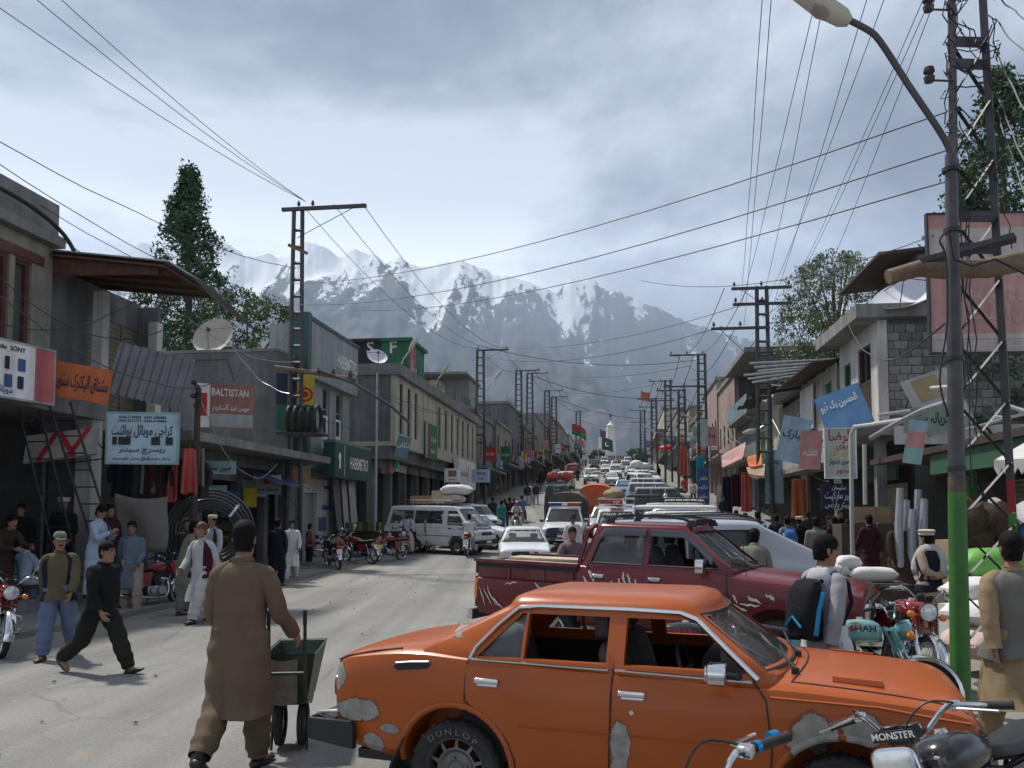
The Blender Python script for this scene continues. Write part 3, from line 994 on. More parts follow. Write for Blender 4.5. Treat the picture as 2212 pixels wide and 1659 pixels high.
def make_stn(L0,L1,W,zb,tail,belt,xr,xw,hr,hf):
 """ordinary car: tail x, nose x, half width, sill, tail height, belt, rear glass foot, windscreen foot, hood rear/front height"""
 return [(L0,.82*W,zb+.16,tail-.13,tail-.10),(L0+.035,.92*W,zb+.09,tail-.05,tail-.02),(L0+.16,.97*W,zb+.04,tail-.01,tail+.015),(min(xr,L0+.5),.99*W,zb+.01,belt-.02,belt),((xr+xw)/2,W,zb,belt,belt+.01),(xw-.02,W,zb,belt,belt+.02),(xw+.22,.99*W,zb,hr-.03,hr+.02),(L1-.38,.965*W,zb+.03,hf-.01,hf+.03),(L1-.09,.94*W,zb+.07,hf-.06,hf-.02),(L1-.02,.91*W,zb+.10,hf-.12,hf-.09),(L1,.84*W,zb+.15,hf-.19,hf-.16)]
# ---- the orange sedan in front of the camera
ORANGE=car_paint('orange_paint',(.34,.070,.006),[(-.70,.60,.17,.07),(-.85,.80,.06,.09),(-.46,.50,.07,.03),(-.58,.40,.07,.06),(1.04,.56,.055,.12),(1.03,.40,.05,.09),(2.08,.66,.12,.13),(2.32,.73,.09,.085),(2.84,.45,.05,.10),(-.02,1.10,.025,.02)],rough=.34,dust=.05,coat=.22,blemish=.5)
def orange_sedan():
 a=R(-20.5)
 root=thing('sedan_car','worn orange four door sedan with grey filler patches standing across the foreground','car',(-.085,5.93,.005),a)
 W=.79
 stn=[(-.905,.66,.52,.86,.88),(-.885,.70,.44,.90,.93),(-.84,.735,.39,.925,.955),(-.70,.755,.35,.955,.99),(-.33,.775,.30,1.0,1.035),(.10,.785,.24,.985,1.03),(.95,.79,.22,.955,.99),(1.70,.785,.22,.93,.96),(1.95,.78,.23,.93,.975),(2.35,.77,.26,.905,.96),(2.70,.755,.30,.87,.93),(2.83,.74,.34,.83,.88),(2.875,.72,.38,.78,.82),(2.89,.68,.44,.72,.75)]
 cab=dict(z0=.97,z1=1.285,w0=.725,w1=.585,xf0=1.86,xf1=1.44,xr0=-.33,xr1=.30,bow=.13,bowr=.07,rc=.05,crown=.095,th=.045,fw0=.10,fw1=.93,wins=[[(.13,.985),(.415,.985),(.415,1.245),(.39,1.245)],[(.435,.985),(.945,.985),(.945,1.245),(.435,1.245)],[(1.05,.985),(1.735,.985),(1.435,1.245),(1.05,1.245)]],open=((1,-1),(2,-1),(2,1)),seatx=(1.0,.12),seatm=SEATM,wsglass=GLASSC)
 c=Car(root,ORANGE,stn,cab,(0,2.226),.292,.165,'steel',arch=1.24,cavity=(.0,1.75,.34))
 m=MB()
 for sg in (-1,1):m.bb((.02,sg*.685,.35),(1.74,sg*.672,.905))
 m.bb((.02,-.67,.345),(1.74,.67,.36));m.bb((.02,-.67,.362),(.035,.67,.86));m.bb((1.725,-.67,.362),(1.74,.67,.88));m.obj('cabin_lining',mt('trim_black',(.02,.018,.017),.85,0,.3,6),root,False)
 def arch_x(z,x0,ax,sgn):
  r=.292*1.30
  d=z-.31
  return x0 if abs(d)>=r else max(x0,ax+math.sqrt(r*r-d*d)) if sgn>0 else min(x0,ax-math.sqrt(r*r-d*d))
 zs=[.27+.06*i for i in range(12)]
 ra=[(z,arch_x(z,.075,0,1)+(.03 if z<.7 else 0)) for z in zs]
 for sg,d in c.door(ra,[(0,.965),(1,.985)],.27,.935):pass
 for sg,d in c.door([(0,.985),(1,1.005)],[(.2,1.83),(.6,1.865),(.8,1.85),(1,1.79)],.27,.925):pass
 seamr=[(.075,.955),(.07,.72)]+[(arch_x(z,.075,0,1)+.03,z) for z in (.66,.58,.5,.4,.3)]
 c.line('door_seam',seamr,.0045,INK,off=.003,step=2)
 c.line('door_seam',[(.993,1.0),(.99,.9),(.975,.5),(.967,.26)],.0055,INK,off=.003)
 c.line('door_seam',[(1.775,.945),(1.84,.85),(1.868,.6),(1.84,.26)],.0055,INK,off=.003)
 gut=[(.085,.965),(.115,1.035),(.24,1.17),(.365,1.278),(.50,1.292),(1.05,1.292),(1.36,1.285),(1.46,1.25),(1.62,1.11),(1.80,.955)]
 c.line('gutter_moulding',gut,.0125,CHROME,off=.012,n=6,flat=1.25)
 c.line('sill_moulding',[(.10,.968),(.5,.962),(.965,.957)],.0085,CHROME,off=.014,n=6,flat=1.4)
 c.line('sill_moulding',[(1.005,.958),(1.4,.95),(1.77,.942)],.0085,CHROME,off=.014,n=6,flat=1.4)
 c.line('window_bar',[(.425,.975),(.425,1.25)],.008,CHROME,off=-.004)
 c.line('body_crease',[(.42,.60),(.95,.605),(1.86,.60)],.006,ORANGE,off=.004,flat=1.6)
 c.line('body_crease',[(1.86,.87),(2.4,.855),(2.83,.80)],.007,ORANGE,off=.003,flat=1.6)
 for ax in (0,2.226):
  pts=[(ax+.385*math.cos(t),.31+.385*math.sin(t)) for t in [PI*(k/14) for k in range(15)]]
  c.line('arch_lip',pts,.02,ORANGE,off=-.004,step=1,n=8)
 for sg in (-1,1):
  for x in (.22,1.11):
   yy=sg*(c.side_y(x,.84)+.018)
   m=MB();rbox(m,(x,yy,.850 if x<1 else .838),(.155,.03,.034));rbox(m,(x+.004,yy-sg*.004,.825 if x<1 else .812),(.13,.018,.018));m.obj('door_handle',CHROME,root)
  m=MB();m.cyl((1.11,sg*c.side_y(1.11,.73),.735),(1.11,sg*(c.side_y(1.11,.73)+.012),.735),.014,10);m.obj('door_lock',CHROME,root)
  m=MB();yy=sg*(c.side_y(-.30,.92)+.004)
  m.rings([[V((x,y_,z)) for x,z in ((-.43,.895),(-.40,.915),(-.19,.935),(-.165,.92),(-.19,.895),(-.40,.872))] for y_ in (yy-sg*.02,yy+sg*.006)])
  m.obj('quarter_vent',INK,root,False)
  m=MB();m.tube([V((-.41,yy+sg*.008,.918)),V((-.30,yy+sg*.009,.93)),V((-.18,yy+sg*.008,.937))],.006,6);m.obj('vent_trim',CHROME,root)
 m=MB();rbox(m,(1.60,-.885,1.0),(.10,.15,.115));m.obj('wing_mirror',CHROME,root)
 m=MB();rbox(m,(1.545,-.885,1.0),(.012,.12,.09));m.obj('mirror_glass',mt('mirror',(.5,.52,.55),.05,1.,0.02,2),root)
 m=MB();m.tube([(1.63,-.83,.99),(1.68,-.77,.97),(1.70,-.72,.965)],.018,8);m.prism([(1.60,.97),(1.755,.96),(1.60,1.10)],.012,(0,-.722,0));m.obj('mirror_arm',BLACKP,root)
 m=MB();m.rings([[V((x,y,z)) for x,z in ((-1.06,.42),(-.98,.38),(-.90,.40),(-.90,.52),(-1.0,.545),(-1.05,.53))] for y in (-.74,-.5,0,.5,.74)]);m.obj('rear_bumper',BLACKP,root)
 for sg in (-1,1):
  m=MB();m.rings([[V((x,sg*y,z)) for x,z in ((-1.035,.40),(-.70,.36),(-.70,.50),(-.72,.53),(-1.04,.53))] for y in (.755,.80)]);m.obj('bumper_end',BLACKP,root)
 m=MB();m.tube([(-.84,-.70,.57),(-.93,-.70,.56),(-1.03,-.70,.545)],.012,6);m.tube([(-1.045,y,.50) for y in (-.73,0,.73)],.012,6);m.obj('bumper_trim',CHROME,root)
 m=MB();m.rings([[V((x,y,z)) for x,z in ((2.86,.36),(2.98,.34),(3.01,.40),(3.0,.50),(2.95,.53),(2.86,.52))] for y in (-.76,-.5,0,.5,.76)]);m.obj('front_bumper',BLACKP,root)
 m=MB();m.bb((2.862,-.60,.56),(2.90,.60,.74));m.obj('grille',BLACKP,root)
 for sg in (-1,1):
  for y in (.44,.60):
   m=MB();m.lathe([(0,.012),(.05,.009),(.078,0),(.085,-.03)],(2.905,sg*y,.66),'x',18);m.obj('headlight',LAMPW,root)
  m=MB();rbox(m,(2.86,sg*.715,.64),(.06,.05,.16));m.obj('indicator',LAMPO,root)
  m=MB();rbox(m,(-.90,sg*.55,.72),(.03,.26,.15));m.obj('tail_light',LAMPR,root)
  m=MB();m.rings([[V((2.875,sg*y,z)) for y,z in ((.35,.55),(.71,.55),(.71,.77),(.35,.77))],[V((2.91,sg*y,z)) for y,z in ((.36,.57),(.69,.57),(.69,.75),(.36,.75))]]);m.obj('lamp_surround',CHROME,root,False)
 m=MB()
 for sg in (-1,1):
  m.tube([V((x,sg*.645,c.top_z(x,.645)+.002)) for x in (1.97,2.1,2.3,2.5,2.7,2.83)],.005,5)
 m.tube([V((1.97+.075*(1-(y/.645)**2),y,c.top_z(2.0,y)+.003)) for y in [-.645+.129*k for k in range(11)]],.005,5)
 m.obj('bonnet_seam',INK,root)
 for sg in (-1,1):
  for k in range(4):
   m=MB();x0=2.18
   m.box((x0+.13,sg*(.50+.022*k),c.top_z(x0+.13,.50+.022*k)+.004),(.26,.010,.012),MX.Rotation(R(3),3,'Y'));m.obj('bonnet_louvre',mt('orange_dark',(.36,.08,.02),.5),root)
 m=MB();m.bb((1.93,-.28,c.top_z(1.95,0)-.01),(1.985,.0,c.top_z(1.95,0)+.006));m.obj('cowl_grille',mt('orange_dark',(.36,.08,.02),.5),root)
 for y in (-.50,.02):
  m=MB();p=V((1.985,y,c.top_z(1.985,y)))
  m.cyl(p,p+V((0,0,.035)),.022,8);m.tube([p+V((0,0,.03)),p+V((-.05,.05,.075)),p+V((-.10,.40,.10))],[.012,.008,.005],6);m.obj('wiper',INK,root)
 m=MB();m.tube([V((x,-.69,c.top_z(x,.69)+.006)) for x in (-.87,-.8,-.6,-.4)],.0055,5);m.obj('boot_seam',INK,root)
 for sg in (-1,1):
  m=MB();m.rings([[V((x,sg*y,z)) for y in (.62,.785)]+[V((x-.014,sg*y,z)) for y in (.785,.62)] for x,z in ((-.335,.46),(-.42,.30),(-.47,.12))]);m.obj('mud_flap',RUBBER,root,False)
 m=MB();m.tube([(-.80,-.5,.36),(-.6,-.55,.31),(-.40,-.6,.20),(-.36,-.6,.24)],.022,7);m.bb((-.45,-.6,.14),(-.36,-.45,.26));m.obj('exhaust_pipe',DKSTEEL,root)
 text('DUNLOP',.052,mt('tyre_print',(.16,.15,.14),.8),root,(0,-.765,0),(R(90),0,0))
 o,_=TEXTS.pop()
 bpy.data.objects.remove(o)
 for k,ch in enumerate('DUNLOP'):
  an=R(128-15*k)
  text(ch,.05,mt('tyre_print',(.16,.15,.14),.8),root,(.236*math.cos(an),-.7935,.292+.236*math.sin(an)),(R(90),0,0),'tyre_letter',1.3)
  TEXTS[-1][0].rotation_euler=(MX.Rotation(0,3,'Z')@MX.Rotation(R(90),3,'X')@MX.Rotation(an-PI/2,3,'Z')).to_euler()
 m=MB();m.ball((.12,-.30,1.03),(.20,.24,.12),12,8,.25,3);m.ball((.0,-.52,1.0),(.16,.12,.15),12,8,.2,5);m.obj('seat_bundle',SEATB,root)
 return c
orange_sedan()
# ---- burgundy double-cab pickup
BURG=car_paint('burgundy_paint',(.115,.006,.010),rough=.3,dust=.07,coat=.4)
def burgundy_pickup():
 a=R(-28.1)
 root=thing('pickup_truck','burgundy double cab pickup with white scratch decals behind the orange sedan','pickup truck',(.83,11.39,.02),a,rot=(0,R(1.5),a))
 W=.86
 stn=[(.42,.80,.50,1.20,1.21),(.46,.85,.47,1.235,1.245),(1.3,.86,.46,1.25,1.26),(2.12,.86,.46,1.25,1.27),(2.36,.85,.48,1.20,1.26),(3.2,.84,.52,1.14,1.21),(3.60,.82,.56,1.09,1.17),(3.70,.80,.60,1.04,1.11),(3.72,.77,.64,.98,1.03)]
 cab=dict(z0=1.25,z1=1.71,w0=.80,w1=.64,xf0=2.30,xf1=1.72,xr0=.43,xr1=.58,bow=.12,bowr=.02,rc=.06,crown=.07,th=.05,fw0=.05,fw1=.93,wins=[[(.56,1.28),(1.22,1.28),(1.22,1.65),(.68,1.65)],[(1.31,1.28),(2.16,1.28),(1.72,1.65),(1.31,1.65)]],open=((1,-1),),seatx=(1.35,.62),seatm=SEATM,wsglass=GLASSC)
 c=Car(root,BURG,stn,cab,(2.82,),.37,.23,'alloy',track=.74,arch=1.3,cavity=(.55,2.2,.7))
 for sg in (-1,1):wheel(root,(0,sg*.74,.37),.37,.23,'alloy',sg)
 sect=[(.93,0),(.98,.12),(1,.4),(1,.8),(.985,.96),(.95,1.0)]
 b=Car.__new__(Car);b.sect=sect
 bst=[(-1.06,.80,.56,.98,.98),(-1.04,.84,.52,1.0,1.0),(-.5,.86,.52,1.0,1.0),(.36,.86,.52,1.0,1.0),(.39,.84,.53,.99,.99)]
 m=b.hull(bst)
 ar=MB()
 for sg in (-1,1):ar.cyl((0,sg*1.0,.39),(0,sg*.5,.39),.49,28)
 cv=MB();cv.bb((-1.0,-.74,.72),(.35,.74,2))
 me=boolcut(m,[ar,cv]);bed=mobj('load_bed',me,BURG,root,ang=30)
 rail=mt('rail_red',(.13,.012,.014),.5,0,.2,5,dirt=.4)
 for sg in (-1,1):
  m=MB();m.bb((-1.05,sg*.80,.985),(.38,sg*.77,1.20));m.obj('side_board',rail,root,False)
  m=MB();m.bb((-1.09,sg*.855,1.20),(.40,sg*.755,1.235));m.obj('bed_rail',rail,root,False)
  m=MB();m.bb((-1.06,sg*.812,1.135),(.38,sg*.803,1.175));m.obj('rubber_strip',INK,root,False)
  for x in (-.6,-.1,.3):
   m=MB();m.bb((x,sg*.822,.99),(x+.04,sg*.80,1.13));m.obj('board_post',rail,root,False)
 m=MB();m.bb((-1.09,-.80,.60),(-1.05,.80,1.0));m.bb((-1.09,-.80,1.04),(-1.06,.80,1.2));m.obj('tailgate',BURG,root,False)
 m=MB();m.bb((-.98,-.70,.724),(.34,.70,.735));m.obj('bed_floor',rail,root,False)
 m=MB();m.box((-.45,.1,1.22),(1.0,.5,.03),MX.Rotation(R(8),3,'Z'));m.box((-.4,-.3,1.19),(1.1,.25,.02));m.obj('loose_board',mt('pale_board',(.42,.36,.27),.8,0,.25,5,.2),root,False)
 m=MB();m.tube([(.36,-.74,1.0),(.40,-.73,1.35),(.47,-.66,1.66),(.48,-.5,1.715),(.48,.5,1.715),(.47,.66,1.66),(.40,.73,1.35),(.36,.74,1.0)],.032,8);m.obj('roll_hoop',BURG,root)
 for xa,xb in (([(0,.56),(2,.53)],[(0,1.25),(2,1.262)]),([(0,1.275),(2,1.287)],[(.4,2.14),(.8,2.27),(1.3,2.22)])):
  for sg,d in c.door(xa,xb,.50,1.235):pass
 for pts in ([(.53,1.24),(.545,.5)],[(1.275,1.68),(1.272,1.24),(1.262,.5)],[(2.24,1.24),(2.28,.9),(2.18,.5)]):
  c.line('door_seam',pts,.0055,INK,off=.004)
 for pts in ([(.55,1.265),(1.23,1.265),(1.235,1.665),(.67,1.665),(.55,1.265)],[(1.30,1.265),(2.18,1.265),(1.73,1.665),(1.30,1.665),(1.30,1.265)]):
  c.line('window_seal',pts,.014,INK,off=.001)
 c.handle(.68,1.115);c.handle(1.40,1.115)
 for sg in (-1,1):
  for x in (.68,1.40):
   m=MB();y=sg*(c.side_y(x,1.1)+.007);rbox(m,(x,y,1.09),(.15,.012,.05));m.obj('handle_cup',INK,root)
 dm=mt('smoked_plastic',(.03,.03,.036),.12,0,.1,3,coat=1.)
 for sg in (-1,1):
  for pts in ([(.64,1.58),(.70,1.66),(1.24,1.665)],[(1.29,1.665),(1.70,1.66),(1.84,1.57),(2.08,1.36)]):
   m=MB();q=[]
   for x,z in [p for a_,b_ in zip(pts,pts[1:]) for p in [(lerp(a_[0],b_[0],k/4),lerp(a_[1],b_[1],k/4)) for k in range(4)]]+[pts[-1]]:
    y=c.side(x,z)
    q.append([V((x,sg*(y+.006),z+.035)),V((x,sg*(y+.035),z+.0)),V((x,sg*(y+.045),z-.05)),V((x,sg*(y+.04),z-.052)),V((x,sg*(y+.02),z))])
   m.rings(q);m.obj('rain_deflector',dm,root)
 for y in (-.50,.50):
  m=MB();q=[]
  for x,z in ((.66,1.77),(.80,1.845),(.95,1.862),(1.5,1.855),(1.66,1.83),(1.80,1.76)):
   q.append([V((x,y+dy,z+dz)) for dy,dz in ((-.035,-.018),(.035,-.018),(.03,.016),(-.03,.016))])
  m.rings(q)
  for x in (.70,1.74):m.rings([[V((x-.06,y-.035,1.74)),V((x+.06,y-.035,1.74)),V((x+.06,y+.035,1.74)),V((x-.06,y+.035,1.74))],[V((x-.02,y-.03,1.82)),V((x+.03,y-.03,1.82)),V((x+.03,y+.03,1.82)),V((x-.02,y+.03,1.82))]])
  m.obj('roof_rail',BLACKP,root)
 m=MB();rbox(m,(1.70,.15,1.80),(.06,.8,.07));m.obj('roof_visor',BLACKP,root)
 c.mirrors(1.98,1.30,CHROME,(.10,.17,.17),.17)
 c.wipers()
 pale=mt('decal_silver',(.55,.53,.50),.5,.1,.12,12)
 r2=random.Random(5)
 def claw(x,z,L,ang,wd,n=1,fx=None):
  for k in range(n):
   x1=x+k*.07;pts=[]
   q=[]
   a_=ang+r2 .uniform(-.15,.15)
   for i in range(6):
    t=i/5
    xx=x1+math.cos(a_)*L*t+r2 .uniform(-.012,.012);zz=z+math.sin(a_)*L*t+r2 .uniform(-.012,.012)
    w=wd*math.sin(PI*(.12+.8*t))*r2 .uniform(.7,1.2)
    pts.append((xx,zz,w))
   for sg in (-1,):
    m=MB()
    sy=(lambda X,Z:c.side_y(X,Z)+.0095) if x1>.45 else (lambda X,Z:.866)
    ids=[[m.P((X+dx,sg*sy(X,Z),Z+dz)) for dx,dz in ((-w*math.sin(a_),w*math.cos(a_)),(w*math.sin(a_),-w*math.cos(a_)))] for X,Z,w in pts]
    for p_,q_ in zip(ids,ids[1:]):m.f.append([p_[0],p_[1],q_[1],q_[0]])
    m.obj('scratch_decal',pale,root,False)
 for x,z,L,an,wd,n in ((-1.0,.86,.24,-1.15,.008,2),(-.88,.88,.28,-1.05,.010,1),(-.8,.76,.22,-.6,.011,1),(-.62,.93,.2,.15,.012,1),(-.18,.965,.28,-.55,.016,1),(.08,.94,.26,-.9,.012,1),(.25,.83,.14,-.3,.014,1),(.05,.80,.2,-.5,.012,1),(.55,1.16,.16,-1.1,.02,1),(.48,1.09,.14,-.9,.016,1),(.52,.97,.2,-1.15,.014,2),(.46,.90,.22,-1.0,.012,1),(.72,.95,.24,-1.2,.012,2),(.86,1.06,.1,-1.2,.012,1),(.94,1.1,.15,-1.3,.014,1),(1.0,1.16,.14,-1.2,.014,2),(1.15,1.10,.28,-1.05,.018,1),(1.36,1.05,.15,-1.5,.013,1),(1.46,.97,.2,-1.1,.012,1),(1.62,1.06,.28,-1.35,.014,1),(1.75,1.06,.26,-1.2,.013,1),(1.9,1.07,.1,-1.9,.012,1),(2.0,1.07,.09,-1.1,.012,1),(2.02,.94,.24,-1.1,.014,2),(1.72,.88,.2,-.9,.013,1),(2.3,.88,.2,-.3,.016,1),(2.33,1.0,.12,-1.1,.012,1),(2.5,.98,.15,-.5,.018,1),(2.42,.9,.2,-.2,.015,1),(2.7,1.02,.1,-.5,.02,1)):
  claw(x,z,L,an,wd,n)
 m=MB();m.bb((3.66,-.62,.78),(3.735,.62,1.0));m.obj('grille',BLACKP,root,False)
 m=MB()
 for z in (.80,.85,.90,.95):m.bb((3.73,-.56,z),(3.745,.56,z+.012))
 m.obj('grille_bars',mt('grille_grey',(.06,.06,.065),.4,.4),root,False)
 m=MB();m.tube([(3.745,y,z) for y,z in ((-.60,1.0),(.60,1.0),(.60,.775),(-.60,.775))],.018,6,loop=True);m.obj('grille_frame',CHROME,root)
 m=MB();m.tube([(3.752,.055*math.cos(t),.89+.04*math.sin(t)) for t in [2*PI*k/20 for k in range(20)]],.007,5,loop=True);m.tube([(3.754,.02*math.cos(t),.89+.038*math.sin(t)) for t in [2*PI*k/16 for k in range(16)]],.006,5,loop=True);m.tube([(3.754,.042*math.cos(t),.908+.014*math.sin(t)) for t in [2*PI*k/16 for k in range(16)]],.006,5,loop=True);m.bb((3.74,-.02,.93),(3.755,.02,.99));m.bb((3.74,-.02,.79),(3.755,.02,.845));m.obj('badge',CHROME,root)
 for sg in (-1,1):
  m=MB();rbox(m,(3.70,sg*.70,.89),(.09,.17,.19));m.obj('headlight',LAMPW,root)
 m=MB();m.rings([[V((x,y,z)) for x,z in ((3.78,.54),(3.88,.55),(3.90,.62),(3.87,.72),(3.76,.73))] for y in (-.72,-.4,0,.4,.72)])
 for sg in (-1,1):m.rings([[V((x,sg*.72,z)) for x,z in ((3.78,.54),(3.88,.55),(3.90,.62),(3.87,.72),(3.76,.73))],[V((x,sg*.90,z)) for x,z in ((3.50,.56),(3.62,.56),(3.64,.62),(3.62,.72),(3.50,.73))]])
 m.obj('front_bumper',CHROME,root)
 m=MB();m.bb((3.895,-.22,.50),(3.905,.22,.62));pl=m.obj('number_plate',mt('plate_dark',(.10,.11,.12),.6),root,False)
 text('APHY',.05,WHITEPR,root,(3.908,0,.59),(R(90),0,R(90)),'plate_lettering');text('0096',.06,WHITEPR,root,(3.908,0,.535),(R(90),0,R(90)),'plate_lettering')
 for sg in (-1,1):
  m=MB();rbox(m,(3.80,sg*.58,.64),(.06,.16,.06));m.obj('indicator',LAMPO,root)
  m=MB();rbox(m,(-1.06,sg*.80,.84),(.05,.07,.26));m.obj('tail_light',LAMPO,root)
 m=MB();m.rings([[V((x,y,z)) for x,z in ((-1.18,.44),(-1.10,.43),(-1.10,.56),(-1.16,.56))] for y in (-.85,-.4,0,.4,.85)]);m.obj('rear_bumper',CHROME,root)
 m=MB();m.tube([(3.3,-.25,1.20),(3.42,-.25,1.22),(3.40,-.25,1.30),(3.44,-.25,1.36)],.008,6);m.tube([(3.36,-.30,1.215),(3.46,-.21,1.22)],.006,5);m.obj('bonnet_ornament',CHROME,root)
 m=MB();m.tube([(2.45,-.70,1.2),(2.40,-.72,1.62)],.004,4);m.obj('aerial',DKSTEEL,root)
 m=MB()
 for sg in (-1,1):m.rings([[V((.6,sg*.86,.42)),V((.6,sg*.92,.40)),V((.6,sg*.92,.44)),V((.6,sg*.86,.46))],[V((2.2,sg*.86,.42)),V((2.2,sg*.92,.40)),V((2.2,sg*.92,.44)),V((2.2,sg*.86,.46))]])
 m.obj('side_step',GALV,root,False)
 return c
burgundy_pickup()
# ---- the other cars, vans and jeeps
WHITEP=car_paint('white_paint',(.62,.64,.66),rough=.3,dust=.3)
SILVER=car_paint('silver_paint',(.42,.44,.46),rough=.3,dust=.3,flake=.4)
BLUEP=car_paint('blue_paint',(.10,.20,.36),rough=.3,dust=.25)
BLACKC=car_paint('black_paint',(.02,.022,.028),rough=.22,dust=.2)
GREENC=car_paint('dark_green_paint',(.018,.04,.042),rough=.3,dust=.3)
CREAMP=car_paint('cream_paint',(.50,.46,.36),rough=.4,dust=.3)
REDP=car_paint('red_paint',(.28,.03,.02),rough=.4,dust=.3)
PALEBL=car_paint('pale_blue_paint',(.34,.47,.58),rough=.35,dust=.3)
CANVAS=mt('canvas_olive',(.055,.052,.042),.95,0,.2,4,.3,dirt=.3)
CANVASB=mt('canvas_beige',(.38,.31,.22),.95,0,.2,4,.3,dirt=.3)
TARPO=mt('tarp_orange',(.50,.10,.035),.7,0,.15,3,.2,dirt=.2)
WINS3=lambda x0,x1,x2,x3,z0,z1,sl=.35:[[(x0,z0),(x1-.04,z0),(x1-.04,z1),(x0+.10,z1)],[(x1+.04,z0),(x2-.04,z0),(x2-.04,z1),(x1+.04,z1)],[(x2+.04,z0),(x3,z0),(x3-sl,z1),(x2+.04,z1)]]
WINS2=lambda x0,x1,x3,z0,z1,sr=.2,sl=.35:[[(x0,z0),(x1-.04,z0),(x1-.04,z1),(x0+sr,z1)],[(x1+.04,z0),(x3,z0),(x3-sl,z1),(x1+.04,z1)]]
SPECS={'saloon':((-2.05,2.0,.80,.24,.93,.93,-1.35,.80,.93,.84),dict(z0=.91,z1=1.31,w0=.74,w1=.57,xf0=.82,xf1=.22,xr0=-1.42,xr1=-.85,bow=.14,crown=.08,wins=WINS2(-1.05,-.26,.66,.95,1.26,.28,.42)),(-1.2,1.22),.295),'hatch':((-1.75,1.75,.76,.25,.95,.93,-1.6,.72,.93,.80),dict(z0=.91,z1=1.36,w0=.71,w1=.56,xf0=.78,xf1=.22,xr0=-1.66,xr1=-1.38,bow=.14,crown=.07,wins=WINS2(-1.28,-.22,.60,.96,1.31,.1,.4)),(-1.05,1.15),.275),'wagon':((-2.3,2.2,.86,.36,1.10,1.10,-2.2,.85,1.10,.98),dict(z0=1.08,z1=1.72,w0=.82,w1=.68,xf0=.95,xf1=.38,xr0=-2.25,xr1=-2.02,bow=.12,crown=.08,wins=WINS3(-2.0,-1.05,-.18,.82,1.14,1.64,.4)),(-1.3,1.35),.36),'van':((-2.2,2.2,.82,.30,1.10,1.10,-2.1,1.72,1.12,.98),dict(z0=1.08,z1=1.80,w0=.80,w1=.70,xf0=1.86,xf1=1.18,xr0=-2.16,xr1=-1.98,bow=.14,crown=.09,wins=[[(-1.95,1.16),(-.78,1.16),(-.78,1.68),(-1.84,1.68)],[(-.72,1.16),(.62,1.16),(.62,1.68),(-.72,1.68)],[(.86,1.13),(1.66,1.13),(1.26,1.68),(.86,1.68)]]),(-1.35,1.3),.31),'jeep':((-1.7,1.75,.76,.42,1.08,1.08,-1.6,.45,1.10,1.04),dict(z0=1.06,z1=1.66,w0=.72,w1=.66,xf0=.50,xf1=.32,xr0=-1.64,xr1=-1.58,bow=.02,bowr=.02,crown=.06,rc=.03,wins=WINS2(-1.5,-.5,.40,1.12,1.60,.05,.10)),(-1.1,1.15),.36),'truck':((-.35,2.45,.86,.46,1.12,1.12,-.28,.95,1.12,1.02),dict(z0=1.10,z1=1.68,w0=.82,w1=.67,xf0=1.02,xf1=.50,xr0=-.34,xr1=-.26,bow=.12,bowr=.02,crown=.07,wins=[[(-.12,1.15),(.92,1.15),(.54,1.60),(-.06,1.60)]]),(1.55,),.35),}
